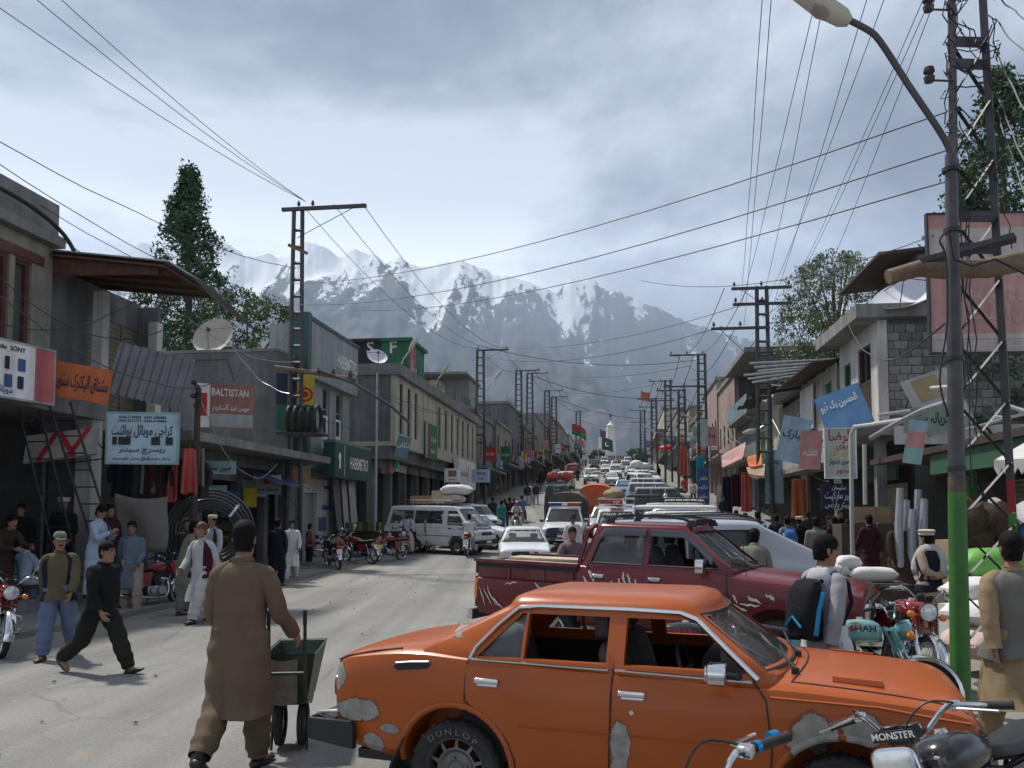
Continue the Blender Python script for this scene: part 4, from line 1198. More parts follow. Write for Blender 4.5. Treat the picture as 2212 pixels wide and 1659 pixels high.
def std_car(kind,label,cat_,pos,rz,paint,group=None,name=None,lamps=True,glass=None,seats=False,roofpaint=None,style=None):
 st_,cab,ax,wr=SPECS[kind]
 nm=name or {'saloon':'saloon_car','hatch':'hatchback_car','wagon':'estate_jeep','van':'minibus_van','jeep':'jeep','truck':'pickup_truck'}[kind]
 root=thing(nm,label,cat_,pos,rz,group)
 sl=(gz(pos[0]+1.5*math.cos(rz),pos[1]+1.5*math.sin(rz))-gz(pos[0]-1.5*math.cos(rz),pos[1]-1.5*math.sin(rz)))/3
 root.rotation_euler=(0,-math.atan(sl),rz)
 cab=dict(cab);cab['glass']=glass or GLASSC
 if roofpaint:cab['paint']=roofpaint
 stn=make_stn(*st_)
 c=Car(root,paint,stn,cab,ax,wr,.18,style or ('alloy' if kind in ('wagon',) else 'steel'),cavity=(st_[6]+.2,st_[7]-.1,st_[3]+.25),seats=seats,sub=3,key=kind)
 L0,L1,W=st_[0],st_[1],st_[2]
 hf=st_[9]
 for sg in (-1,1):
  c.box('headlight',(L1-.03,sg*W*.70,hf-.17),(.08,W*.34,.15),LAMPW)
  c.box('indicator',(L1-.07,sg*W*.90,hf-.18),(.06,W*.10,.12),LAMPO)
  if kind!='truck':c.box('tail_light',(L0+.02,sg*W*.80,st_[4]-.22),(.05,W*.22,.2),LAMPR)
 c.box('grille',(L1-.02,0,hf-.17),(.06,W*1.02,.13),BLACKP)
 c.box('front_bumper',(L1+.03,0,st_[3]+.19),(.16,W*1.98,.17),BLACKP if kind!='jeep' else GALV)
 if kind!='truck':c.box('rear_bumper',(L0-.02,0,st_[3]+.19),(.14,W*1.96,.16),BLACKP)
 c.box('number_plate',(L1+.115,0,st_[3]+.20),(.012,.34,.10),PLATE,None,False)
 for poly in cab['wins']:
  c.line('window_seal',list(poly)+[poly[0]],.012,BLACKP,off=.0,step=1,n=4)
 xm=cab['wins'][-1][0][0]-.02
 c.line('door_seam',[(xm,st_[5]-.02),(xm,st_[3]+.06)],.006,INK,off=.001)
 c.line('door_seam',[(cab['wins'][-1][1][0]+.06,st_[5]-.02),(cab['wins'][-1][1][0]+.08,st_[3]+.1)],.006,INK,off=.001)
 if kind in ('saloon','wagon'):
  xm=cab['wins'][-2][0][0]-.02
  c.line('door_seam',[(xm,st_[5]-.02),(xm,st_[3]+.2)],.006,INK,off=.001)
 c.handle(cab['wins'][-1][0][0]+.12,st_[5]-.1,mat=CHROME if kind!='van' else BLACKP)
 c.mirrors(cab['wins'][-1][1][0]-.02,st_[5]+.06,BLACKP,(.08,.16,.11))
 c.wipers()
 c.line('side_strip',[(L0+.2,(st_[3]+st_[5])/2),(L1-.3,(st_[3]+st_[5])/2)],.012,BLACKP,off=.002,step=8)
 return c
def rack(c,x0,x1,w,z,mat=None,h=.14):
 m=MB()
 for zz in (z,z+h):
  m.tube([(x0,-w,zz),(x1,-w,zz),(x1,w,zz),(x0,w,zz)],.016,5,loop=True)
 n=max(3,int((x1-x0)/.3))
 for k in range(n+1):
  x=lerp(x0,x1,k/n)
  m.cyl((x,-w,z),(x,w,z),.010,4)
  for sg in (-1,1):m.cyl((x,sg*w,z-(.1 if k in (0,n) else 0)),(x,sg*w,z+h),.011,4)
 m.obj('roof_rack',mat or DKSTEEL,c.root)
def sack(mb,c,d,seed=0,rz=0.):
 q=MX.Rotation(rz,3,'Z')
 rs=[]
 for i in range(9):
  t=-1+2*i/8
  k=(1-abs(t)**3.2)**.45 if abs(t)<1 else .12
  k=max(k,.14)
  row=[]
  for j in range(14):
   a=2*PI*j/14
   ca,sa=math.cos(a),math.sin(a)
   y=math.copysign(abs(ca)**.75,ca)*d[1]/2*(.65+.35*k);z=math.copysign(abs(sa)**.75,sa)*d[2]/2*k
   p=V((t*d[0]/2,y,z));p*=1+.10*NZ.noise(p*5+V((seed,seed*2,0)))
   row.append(V(c)+q@p)
  rs.append(row)
 return mb.rings(rs)
SACKW=mt('sack_white',(.62,.61,.60),.75,0,.1,6,.3,dirt=.25,dcol=(.4,.36,.3))
SACKP=mt('sack_pink',(.55,.42,.38),.8,0,.12,6,.3,dirt=.2)
JUTE=mt('jute',(.27,.205,.13),.95,0,.2,8,.5,dirt=.3)
CARD=mt('cardboard',(.33,.225,.13),.85,0,.15,5,.1,dirt=.25)
def loose(name,label,cat_,fn,mat,loc,rz=0.,group=None,parent=None):
 m=MB();fn(m)
 o=m.obj(name,mat,parent)
 o.location=loc;o.rotation_euler=(0,0,rz)
 return tag(o,label,cat_,group)
FACE_CAM=lambda p:math.atan2(-p.y,-p.x)
AX=TH
RZ_DOWN=-PI/2-TH
RZ_UP=PI/2-TH
RZ_NOSE_IN=-TH-R(3)
p=st(26.3,-3.05)
c=std_car('saloon','white saloon car driving towards us with white script across its windscreen','car',p,RZ_DOWN-R(-8),WHITEP,seats=True)
text('Mashallah',.17,WHITEPR,c.root,c.fw(.5,.84,off=-.012),(R(90)-R(34),0,R(90)),'windscreen_script',width=.95)
c.box('fog_lamp',(2.03,.2,.68),(.03,.13,.13),LAMPW)
p=st(36,-2.35)
c=std_car('truck','white police pickup with dark canvas cover and a red and blue light bar','pickup truck',p,RZ_DOWN,WHITEP,seats=True)
m=MB();rbox(m,(2.43,0,.82),(.10,1.25,.36));m.obj('bull_grille',mt('grille_blue',(.025,.035,.07),.4),c.root)
m=MB();m.tube([(2.49,.10*math.cos(t),.92+.065*math.sin(t)) for t in [2*PI*k/18 for k in range(18)]],.012,5,loop=True);m.tube([(2.49,.035*math.cos(t),.92+.06*math.sin(t)) for t in [2*PI*k/14 for k in range(14)]],.010,5,loop=True);m.tube([(2.49,.075*math.cos(t),.95+.022*math.sin(t)) for t in [2*PI*k/14 for k in range(14)]],.010,5,loop=True);m.obj('badge',CHROME,c.root)
m=MB();m.bb((2.50,-.17,.70),(2.51,.17,.80));m.obj('red_plate',mt('plate_red',(.5,.03,.03),.5),c.root,False)
for y0,y1,mm in ((.12,.66,mt('beacon_red',(.42,.02,.02),.2)),(-.12,.12,LAMPW),(-.66,-.12,mt('beacon_blue',(.02,.04,.25),.2))):
 m=MB();m.bb((.25,y0+.005,1.80),(.45,y1-.005,1.90));m.obj('light_bar',mm,c.root,False)
m=MB();m.bb((.22,-.70,1.905),(.48,.70,1.925));m.cyl((.35,-.6,1.7),(.35,-.6,1.80),.02,6);m.cyl((.35,.6,1.7),(.35,.6,1.8),.02,6);m.obj('light_bar_cap',WHITEPR,c.root,False)
def canopy(c,x0,x1,w,z0,zs,zt,mat,open_front=False,name='canvas_cover'):
 m=MB();rs=[]
 for k in range(7):
  x=lerp(x0,x1,k/6)
  dz=-.025*math.sin(PI*3*k/6)**2
  prof=[(-w,z0),(-w*1.01,zs),(-w*.88,lerp(zs,zt,.55)),(-w*.6,lerp(zs,zt,.86)),(-w*.25,zt),(w*.25,zt),(w*.6,lerp(zs,zt,.86)),(w*.88,lerp(zs,zt,.55)),(w*1.01,zs),(w,z0)]
  rs.append([V((x,y,z+(dz if z>z0 else 0))) for y,z in prof])
 m.rings(rs,True,not open_front)
 return m.obj(name,mat,c.root)
m=MB();m.bb((-2.2,-.84,.62),(-.42,.84,1.15));m.obj('load_bed',WHITEP,c.root,False)
for sg in (-1,1):wheel(c.root,(-1.35,sg*.74,.35),.35,.2,'steel',sg)
canopy(c,-2.25,-.40,.95,1.1,1.75,2.32,CANVAS)
c.mirrors(.85,1.2,CHROME,(.09,.2,.16))
p=st(32.2,-.15)
c=std_car('wagon','white estate jeep with a jute bundle and a red VIP board on its roof rack','jeep',p,RZ_DOWN,WHITEP,seats=True)
rack(c,-1.9,.2,.70,1.90,CHROME,.26)
m=MB();m.bb((.22,-.24,1.97),(.24,.24,2.12));m.obj('vip_board',mt('board_red',(.42,.02,.02),.5),c.root,False)
text('VIP',.15,WHITEPR,c.root,(.247,0,2.045),(R(90),0,R(90)),'board_lettering',1.3,.004)
text('Mash Allah',.17,WHITEPR,c.root,c.fw(.5,.86,off=-.014),(R(90)-R(40),0,R(90)),'windscreen_script',shear=.35,width=1.0)
m=MB();m.rings([[c.fw(.02+.96*u,v,off=-.008) for u in [i/10 for i in range(11)]] for v in (.72,1.0)],False,False);m.obj('sun_strip',INK,c.root)
rbox(MB(),(0,0,0),(1,1,1))
m=MB();rbox(m,(.42,0,1.80),(.10,.5,.05));m.obj('roof_lamp',LAMPR,c.root)
def bundle(m):
 q=[]
 for i in range(13):
  t=-1+i/6
  k=(1-abs(t)**5)**.5 if abs(t)<1 else .3
  q.append([V((.42*math.cos(a)*max(k,.35)*(1+.12*NZ.noise(V((t*3,a,1)))),t*.82,.24*math.sin(a)*max(k,.4)*(1+.15*NZ.noise(V((t*3,a*2,5)))))) for a in [2*PI*j/14 for j in range(14)]])
 m.rings(q)
zt=math.tan(.084)
loose('jute_bundle','long brown jute bundle lying across the roof rack of the VIP jeep','bundle',bundle,JUTE,p+V((-.0,.6,2.34)),-TH)
p=st(33.2,-7.25)
VANRZ=-TH+R(-22)
c=std_car('van','white minibus parked across the kerb with sacks and cartons on its roof rack','minibus',p,VANRZ,WHITEP,seats=True)
rack(c,-1.7,1.0,.66,1.95)
q=MX.Rotation(VANRZ,3,'Z')
def onvan(x,y,z):return p+q@V((x,y,z))
loose('carton_box','brown carton at the tail of the minibus roof rack','carton',lambda m:m.bb((-.5,-.35,0),(.5,.35,.3)),CARD,onvan(-.75,0,1.99),VANRZ)
loose('carton_box','taller pale carton in the middle of the minibus roof rack','carton',lambda m:m.bb((-.3,-.3,0),(.3,.3,.5)),mt('carton_pale',(.5,.4,.25),.85,0,.1,5),onvan(.05,.05,1.99),VANRZ)
loose('grain_sack','big white sack on top of the minibus roof rack','sack',lambda m:sack(m,(0,0,0),(1.3,.6,.42),3),SACKW,onvan(.75,.05,2.52),VANRZ+.2)
loose('grain_sack','pinkish sack underneath the big white sack on the minibus','sack',lambda m:sack(m,(0,0,0),(1.1,.6,.36),6),SACKP,onvan(.6,.0,2.16),VANRZ)
std_car('hatch','white hatchback parked behind the nose of the minibus','car',st(35.4,-6.2),VANRZ+R(8),WHITEP)
std_car('hatch','white hatchback parked nose out behind the man in teal','car',st(43.5,-7.6),RZ_DOWN+R(35),WHITEP)
p=st(57.5,-4.2);c=std_car('van','dark minibus driving away with a rear ladder and two red bundles on top','minibus',p,RZ_UP,GREENC,glass=GLASSD)
rack(c,-2.0,1.0,.62,1.96)
m=MB()
for sg in (-1,1):m.tube([(-2.32,sg*.16,.8),(-2.30,sg*.16,1.3),(-2.12,sg*.16,1.98)],.016,5)
for k in range(5):z=.85+.24*k;m.cyl((-2.31+.0*k,-.16,z),(-2.31,.16,z),.013,4)
m.obj('rear_ladder',GALV,c.root)
for sg,w in ((-1,'left'),(1,'right')):
 loose('red_bundle','round red bundle on the roof of the dark minibus, '+('kerb side one' if sg<0 else 'road side one'),'bundle',lambda m:m.ball((0,0,0),(.42,.40,.34),14,9,.25,sg),mt('cloth_red',(.40,.08,.06),.85,0,.15,4,.2),p+V((sg*.48,-1.3,2.30)),0)
p=st(49,-1.35);c=std_car('truck','pickup with a bright orange tarpaulin hood seen from behind','pickup truck',p,RZ_UP,REDP)
m=MB();m.bb((-2.2,-.84,.62),(-.42,.84,1.15));m.obj('load_bed',REDP,c.root,False);canopy(c,-2.25,-.4,.92,1.1,1.85,2.3,TARPO)
for sg in (-1,1):wheel(c.root,(-1.35,sg*.74,.35),.35,.2,'steel',sg)
p=st(41.5,-.75);c=std_car('hatch','silver hatchback queueing behind the VIP jeep','car',p,RZ_DOWN,SILVER)
p=st(60.5,-1.7);c=std_car('jeep','pale blue jeep with an arched beige canvas hood on hoops','jeep',p,RZ_DOWN,PALEBL)
canopy(c,-1.7,-.1,.80,1.1,1.75,2.55,CANVASB,True)
for k in range(3):
 x=-1.7+.8*k
 m=MB();m.tube([(x,-.78,1.1),(x,-.79,1.75),(x,-.5,2.36),(x,0,2.5),(x,.5,2.36),(x,.79,1.75),(x,.78,1.1)],.02,5);m.obj('canopy_hoop',GALV,c.root)
std_car('hatch','blue hatchback driving down the middle of the street','car',st(72.5,.25),RZ_DOWN,BLUEP)
std_car('saloon','silver saloon ahead of the dark minibus','car',st(67,-4.6),RZ_UP,SILVER)
c=std_car('van','tall white high roof van driving away up the street','van',st(84,-5.4),RZ_UP,CREAMP,glass=GLASSD)
std_car('wagon','white jeep with luggage further up the street','jeep',st(97,-3.3),RZ_DOWN,WHITEP)
std_car('saloon','white saloon behind the blue hatchback','car',st(93,-.9),RZ_DOWN,WHITEP)
std_car('wagon','white high jeep near the monument end of the street','jeep',st(112,-.6),RZ_DOWN,WHITEP)
std_car('saloon','small grey saloon far up the street below the flags','car',st(120,1.4),RZ_DOWN,SILVER)
std_car('van','red and white minibus far up the street','minibus',st(118,-6.6),RZ_UP,REDP)
G='cars parked nose in along the bazaar'
PARK=[('wagon','black estate jeep with roof rails parked just behind the burgundy pickup',BLACKC,20.6,2.75,GLASSD),('wagon','dark blue estate jeep parked second behind the burgundy pickup',car_paint('navy_paint',(.02,.03,.06),dust=.3),24.6,3.0,GLASSD),('wagon','white estate jeep with long roof rails in the parked row',WHITEP,29.5,2.9,GLASSC),('van','white minibus in the parked row beside the roof rail jeep',WHITEP,33.6,2.5,GLASSC),('wagon','cream jeep with round lamps on its roof in the parked row',CREAMP,38,3.2,GLASSC),('jeep','cream soft top jeep parked below the blue banner',CREAMP,42.5,3.8,GLASSC),('jeep','dark green jeep with luggage rails in the parked row',GREENC,47.0,2.0,GLASSD),('wagon','silver estate jeep parked beyond the green jeep',SILVER,53.5,3.0,GLASSD),('wagon','white and grey estate jeep parked beside a standing man',WHITEP,60,2.7,GLASSC),('wagon','dark jeep with a pale roof in the far part of the parked row',BLACKC,68,2.9,GLASSC),('van','white minibus facing us in the far part of the parked row',WHITEP,78,1.8,GLASSC),('van','maroon and white minibus with sacks on top at the far end',REDP,88,2.0,GLASSC),('hatch','white hatchback at the far end of the parked row',WHITEP,97,3.5,GLASSC)]
for i,(k,lb,pa,s_,t_,gl) in enumerate(PARK):
 rz=RZ_NOSE_IN+R(rnd.uniform(-4,4)) if s_<74 else RZ_DOWN+R(15)
 p=st(s_,t_)
 c=std_car(k,lb,'jeep' if k in ('wagon','jeep') else 'minibus' if k=='van' else 'car',p,rz,pa,G,glass=gl,roofpaint=WHITEP if i in (9,11) else None)
 if i in (0,1,2):
  for y in (-.56,.56):
   m=MB();m.tube([(-1.8,y,1.74),(-1.7,y,1.84),(0,y,1.86),(.3,y,1.80),(.42,y,1.72)],.022,5);m.obj('roof_rail',CHROME if i==2 else BLACKP,c.root)
 if i in (4,6):rack(c,-1.4,.2,.6,1.86 if i==4 else 1.76,None,.12)
 if i==4:
  for y in (-.25,.25):
   m=MB();m.ball((-1.2,y,2.1),.11,10,7);m.obj('roof_lamp',LAMPW,c.root)
 if i==11:
  for k2 in range(3):loose('cloth_sack',['white bundle','lower pale bundle','small grey bundle'][k2]+' tied on the far maroon minibus','bundle',lambda m:m.ball((0,0,0),(.7,.55,.42),12,8,.35,k2),SACKW,p+V((-.3+.5*k2,.2*k2,2.2+(.25 if k2==0 else 0))))
SPECS['mpv']=((-2.0,2.15,.84,.28,1.12,1.12,-1.9,1.62,1.12,.95),dict(z0=1.10,z1=1.70,w0=.80,w1=.66,xf0=1.75,xf1=.55,xr0=-1.95,xr1=-1.75,bow=.14,crown=.09,wsglass=glass_mat('dusty_screen',(.36,.37,.38),.86,.3),wins=[[(-1.7,1.16),(-.62,1.16),(-.62,1.62),(-1.6,1.62)],[(-.54,1.16),(.5,1.16),(.5,1.62),(-.54,1.62)]]),(-1.3,1.35),.31)
p=V((3.35,13.6,0))
c=std_car('mpv','silver people carrier with a dusty windscreen beyond the bonnet of the burgundy pickup','car',p,RZ_NOSE_IN+R(4),SILVER,G,name='people_carrier')
# ------------ motorcycles
BIKE={}
def bm_(k,fn,ang=40):
 if k not in BIKE:
  m=MB();fn(m);me=m.mesh(k)
  bm=bmesh.new();bm.from_mesh(me);bmesh.ops.recalc_face_normals(bm,faces=bm.faces);bm.to_mesh(me);bm.free()
  shade(me,ang);BIKE[k]=me
 return BIKE[k]
ALU=mt('cast_alloy',(.34,.345,.35),.42,.8,.15,10,.1,dirt=.4,dcol=(.12,.11,.1))
BW,BR=.62,.30
def f_tyre(m):
 m.lathe([(BR-.052,-.026),(BR-.03,-.040),(BR-.01,-.034),(BR,-.015),(BR,.015),(BR-.01,.034),(BR-.03,.040),(BR-.052,.026)],axis='y',n=32)
 for k in range(40):
  a=2*PI*k/40;q=MX.Rotation(-a,3,'Y');m.box(q@V((BR-.002,.012 if k%2 else -.012,0)),(.012,.026,.028),q)
def f_rim(m):
 m.lathe([(BR-.050,-.028),(BR-.062,-.022),(BR-.066,0),(BR-.062,.022),(BR-.050,.028),(BR-.046,0)],axis='y',n=32)
 m.lathe([(.0,-.055),(.035,-.055),(.038,-.03),(.05,-.028),(.05,.028),(.038,.03),(.035,.055),(0,.055)],axis='y',n=14)
 for k in range(28):
  a=2*PI*k/28;b=a+(.5 if k%2 else -.5)
  m.tube([(.04*math.cos(b),.03 if k%4<2 else -.03,.04*math.sin(b)),((BR-.064)*math.cos(a),0,(BR-.064)*math.sin(a))],.0028,4,False)
def f_mag(m):
 f_rim(m)
 for k in range(5):
  a=2*PI*k/5;q=MX.Rotation(-a,3,'Y')
  m.rings([[q@V((.04,y,z)) for y,z in ((-.02,-.03),(.02,-.03),(.02,.03),(-.02,.03))],[q@V((BR-.06,y,z)) for y,z in ((-.012,-.02),(.012,-.02),(.012,.02),(-.012,.02))]])
def fender(m,cx,a0,a1,r,w=.065):
 rs=[]
 for k in range(13):
  a=R(lerp(a0,a1,k/12))
  rs.append([V((cx+(r+dr)*math.cos(a),y,BR+(r+dr)*math.sin(a))) for y,dr in ((-w,-.035),(-w*.9,-.005),(-w*.5,.012),(0,.016),(w*.5,.012),(w*.9,-.005),(w,-.035),(w*.85,-.037),(0,.008),(-w*.85,-.037))])
 m.rings(rs)
def f_tank(m):
 tab=[(.30,.02,.80,.84),(.285,.075,.755,.885),(.22,.115,.735,.925),(.10,.130,.73,.935),(-.04,.118,.74,.915),(-.14,.085,.765,.875),(-.17,.04,.79,.84)]
 m.rings([[V((x,w*math.copysign(abs(math.cos(a))**.7,math.cos(a)),(z0+z1)/2+(z1-z0)/2*math.copysign(abs(math.sin(a))**.8,math.sin(a)))) for a in [2*PI*k/18 for k in range(18)]] for x,w,z0,z1 in cat(tab,3)])
def f_seat(m):
 tab=[(-.12,.07,.77,.835),(-.16,.105,.76,.845),(-.34,.125,.745,.83),(-.56,.125,.755,.85),(-.74,.110,.775,.875),(-.80,.06,.80,.865)]
 m.rings([[V((x,w*math.copysign(abs(math.cos(a))**.5,math.cos(a)),(z0+z1)/2+(z1-z0)/2*math.copysign(abs(math.sin(a))**.7,math.sin(a)))) for a in [2*PI*k/16 for k in range(16)]] for x,w,z0,z1 in cat(tab,3)])
def f_engine(m):
 rbox(m,(-.02,0,.36),(.42,.22,.22));rbox(m,(.10,0,.33),(.22,.26,.18))
 m.lathe([(0,-.15),(.085,-.15),(.10,-.13),(.10,.13),(.085,.15),(0,.15)],(.08,0,.36),'y',20)
 m.lathe([(0,-.14),(.06,-.14),(.07,-.12),(.07,.12),(.06,.14),(0,.14)],(-.12,0,.37),'y',18)
def f_fins(m):
 q=MX.Rotation(R(-16),3,'Y')
 for k in range(8):
  m.box(V((.06,0,.46))+q@V((0,0,.026*k)),(.17,.18,.011),q)
 m.box(V((.06,0,.46))+q@V((0,0,.1)),(.11,.12,.24),q);rbox(m,V((.06,0,.46))+q@V((0,0,.225)),(.15,.14,.06),rot=q)
 m.tube([(-.03,0,.60),(-.14,.02,.62),(-.22,.02,.60)],[.03,.035,.03],8)
def f_exhaust(m):
 m.tube(spline([(.13,-.05,.60),(.26,-.07,.56),(.27,-.10,.38),(.16,-.13,.24),(-.1,-.145,.23),(-.35,-.15,.25)],4),.019,8)
 m.tube([(-.33,-.15,.25),(-.40,-.155,.26),(-.85,-.165,.32),(-.90,-.166,.326)],[.02,.042,.045,.026],10)
def f_frame(m):
 m.tube([(.36,0,.84),(.30,0,.60),(.24,0,.30),(.1,0,.22),(-.2,0,.24),(-.26,0,.40),(-.22,0,.72),(.3,0,.76)],.02,6)
 for s in (-1,1):
  m.tube([(.28,s*.03,.80),(-.2,s*.07,.72),(-.75,s*.09,.76)],.014,6);m.tube([(-.24,s*.06,.40),(-.62,s*.10,.72)],.013,6)
  m.tube([(-.24,s*.07,.36),(-BW,s*.085,BR)],.02,6)
  m.tube([(.05,s*.12,.26),(.05,s*.27,.27)],.013,6);m.tube([(-.34,s*.10,.30),(-.34,s*.24,.33)],.012,6)
 m.tube([(-.05,.12,.24),(-.10,.22,.02)],.012,5)
 m.box((-.40,.09,.33),(.46,.02,.09))
def f_shock(m):
 for s in (-1,1):
  m.tube([(-BW+.02,s*.12,BR+.03),(-.50,s*.12,.70)],.014,6)
  for k in range(9):
   p=V((-BW+.02,s*.12,BR+.03)).lerp(V((-.50,s*.12,.70)),.25+.06*k);m.lathe([(.022,-.006),(.028,0),(.022,.006)],p,'z',8)
RAKE=V((-.25,0,.55)).normalized()
def fk(t,y,off=0.):return V((BW+off,y,BR))+RAKE*t
def f_fork(m):
 for s in (-1,1):
  m.tube([fk(-.02,s*.085),fk(.30,s*.085)],.024,8);m.tube([fk(.28,s*.085),fk(.62,s*.085)],.0155,8)
 m.cyl(fk(0,-.10),fk(0,.10),.012,6)
def f_forkup(m):
 for s in (-1,1):m.tube([fk(.42,s*.085),fk(.60,s*.085)],.028,8)
 m.box(fk(.60,0),(.07,.22,.025));m.box(fk(.40,0),(.07,.21,.025));m.cyl(fk(.38,0,-.04),fk(.62,0,-.04),.022,6)
def f_bar(m):
 pts=[(.30,-.37,1.035),(.34,-.30,1.05),(.37,-.20,1.06),(.395,-.11,.985),(.40,-.06,.95),(.40,.06,.95),(.395,.11,.985),(.37,.20,1.06),(.34,.30,1.05),(.30,.37,1.035)]
 m.tube(spline(pts,3),.0115,8)
 for s in (-1,1):
  m.tube([(.33,s*.24,1.06),(.42,s*.27,1.05),(.40,s*.42,1.02)],[.008,.007,.006],5)
  rbox(m,(.345,s*.225,1.06),(.05,.045,.045))
def f_grips(s):return lambda m:m.tube([(.338,s*.265,1.052),(.318,s*.32,1.044),(.285,s*.42,1.028),(.282,s*.43,1.027)],[.019,.0175,.0175,.021],10)
def f_cables(m):
 m.tube(spline([(.36,-.24,1.07),(.47,-.16,1.10),(.50,-.05,1.0),(.44,0,.85)],4),.005,5);m.tube(spline([(.36,.24,1.07),(.46,.16,1.09),(.49,.05,.98),(.42,.02,.80)],4),.005,5)
 m.tube(spline([(.40,.05,.97),(.50,.07,.98),(.55,.09,.7),(BW,.08,.34)],4),.0045,5)
def f_lampbowl(m):m.lathe([(0,-.11),(.05,-.10),(.085,-.06),(.098,0),(.102,.012),(.092,.018)],(.52,0,.84),'x',20)
def f_lens(m):m.lathe([(.092,.014),(.07,.026),(.03,.034),(0,.036)],(.52,0,.84),'x',20)
def f_sqbowl(m):
 m.rings([[V((x,w*math.copysign(abs(math.cos(a))**.45,math.cos(a)),.85+h*math.copysign(abs(math.sin(a))**.45,math.sin(a)))) for a in [2*PI*k/24 for k in range(24)]] for x,w,h in ((.42,.05,.04),(.46,.09,.07),(.53,.105,.085),(.545,.108,.088),(.552,.098,.078))])
def f_sqlens(m):
 m.rings([[V((x,w*math.copysign(abs(math.cos(a))**.45,math.cos(a)),.85+h*math.copysign(abs(math.sin(a))**.45,math.sin(a)))) for a in [2*PI*k/24 for k in range(24)]] for x,w,h in ((.551,.096,.076),(.558,.08,.06),(.562,.03,.02))])
def f_dials(m):
 for s in (-1,1):m.lathe([(0,-.03),(.035,-.03),(.042,.0),(.042,.025),(.036,.03),(0,.028)],(.42,s*.05,.985),'z',16)
 m.box((.43,0,.95),(.05,.12,.03))
def f_guard(m):
 for s in (-1,1):m.tube([(.30,s*.05,.55),(.31,s*.2,.52),(.29,s*.24,.42),(.27,s*.2,.31),(.26,s*.05,.28)],.012,6)
def f_spanel(m):
 for s in (-1,1):
  m.rings([[V((x,s*y,z)) for x,z in ((-.10,.72),(-.16,.50),(-.30,.47),(-.44,.60),(-.50,.74))] for y in (.085,.115,.125)])
def f_mirror(s):
 def f(m):
  m.tube([(.345,s*.24,1.07),(.33,s*.26,1.15),(.31,s*.33,1.25)],.006,5)
  m.lathe([(0,-.02),(.04,-.018),(.055,0),(.05,.006),(0,.006)],(.305,s*.35,1.27),'x',14)
 return f
def motorbike(label,pos,rz,colour=None,seat_m=BLACKP,lean=-8.,steer=0.,group=None,plate=PLATEY,square=False,mirrors=False,mag=False,guard=True,fend=None,low=False):
 colour=colour or car_paint('bike_red',(.22,.015,.02),rough=.22,dust=.12)
 root=thing('motorcycle',label,'motorcycle',pos,rz,group,rot=(R(lean),0,rz))
 def a(name,key,fn,mat,parent=root,**k):
  me=bm_(key,fn,**k);o=bpy.data.objects.new(name,me);COL.objects.link(o);o.parent=parent
  if not me.materials:me.materials.append(mat)
  setmat(o,mat)
  if steer and key in FRONT:o.matrix_local=MS
  return o
 MS=MX.Translation((BW,0,BR))@MX.Rotation(steer,4,RAKE)@MX.Translation((-BW,0,-BR))
 for x in (BW,-BW):
  e=bpy.data.objects.new('wheel',None);COL.objects.link(e);e.parent=root;e.location=(x,0,BR)
  if x>0 and steer:e.matrix_local=MS@MX.Translation((x,0,BR))
  a('tyre','tyre',f_tyre,RUBBER,e);a('rim','mag' if mag else 'rim',f_mag if mag else f_rim,BLACKP if mag else CHROME,e)
 a('front_mudguard','ffender',lambda m:fender(m,BW,-8,148,BR+.02),fend or CHROME)
 a('rear_mudguard','rfender',lambda m:fender(m,-BW,28,175,BR+.035,.075),fend or CHROME)
 a('fuel_tank','tank',f_tank,colour);a('seat','seat',f_seat,seat_m);a('side_panel','spanel',f_spanel,colour)
 a('engine','engine',f_engine,ALU);a('cylinder','fins',f_fins,DKSTEEL);a('exhaust','exhaust',f_exhaust,CHROME)
 a('frame','frame',f_frame,BLACKP);a('rear_shock','shock',f_shock,CHROME)
 a('fork','fork',f_fork,CHROME);a('fork_cover','forkup',f_forkup,colour)
 a('handlebar','bar',f_bar,CHROME);[a('handlebar_grip','grip%d'%s,f_grips(s),RUBBER) for s in (-1,1)];a('control_cable','cables',f_cables,BLACKP)
 a('headlight','sqbowl' if square else 'bowl',f_sqbowl if square else f_lampbowl,CHROME if square else colour)
 a('headlight_lens','sqlens' if square else 'lens',f_sqlens if square else f_lens,LAMPW)
 a('instrument','dials',f_dials,BLACKP)
 if guard:a('crash_bar','guard',f_guard,CHROME)
 for k,(x,y,z) in enumerate(((.50,.17,.80),(.50,-.17,.80),(-.80,.14,.70),(-.80,-.14,.70))):
  a('indicator','ind%d'%k,lambda m:(m.ball((x,y,z),(.035,.045,.038),10,7),m.cyl((x-.02,y,z),(x-.02,y*.3,z),.008,5)),LAMPO)
 a('tail_light','tail',lambda m:rbox(m,(-.90,0,.74),(.07,.13,.09)),LAMPR)
 a('number_plate','plate',lambda m:m.box((-.955,0,.60),(.008,.19,.14),MX.Rotation(R(14),3,'Y')),plate)
 if mirrors:
  for s in (-1,1):a('mirror','mir%d'%s,f_mirror(s),CHROME)
 a('cap','fcap',lambda m:m.lathe([(0,.02),(.03,.018),(.036,0),(.036,-.01)],(.12,0,.935),'z',14),CHROME)
 return root
FRONT=('ffender','fork','forkup','bar','grip1','grip-1','cables','sqbowl','bowl','sqlens','lens','dials','ind0','ind1','mir1','mir-1')
BKRED=car_paint('bike_red',(.22,.015,.02),rough=.22,dust=.12)
BKBLK=car_paint('bike_black',(.014,.014,.017),rough=.2,dust=.12)
BKBLU=car_paint('bike_blue',(.02,.05,.16),rough=.2,dust=.12)
BKTEAL=car_paint('bike_teal',(.16,.36,.36),rough=.2,dust=.08,flake=.2)
def bpos(px,py,y=None,h=BR):
 """a bike whose wheel hub is seen there"""
 p=gp(px,py) if y is None else at(px,py,y)
 return V((p.x,p.y,gz(p.x,p.y)))
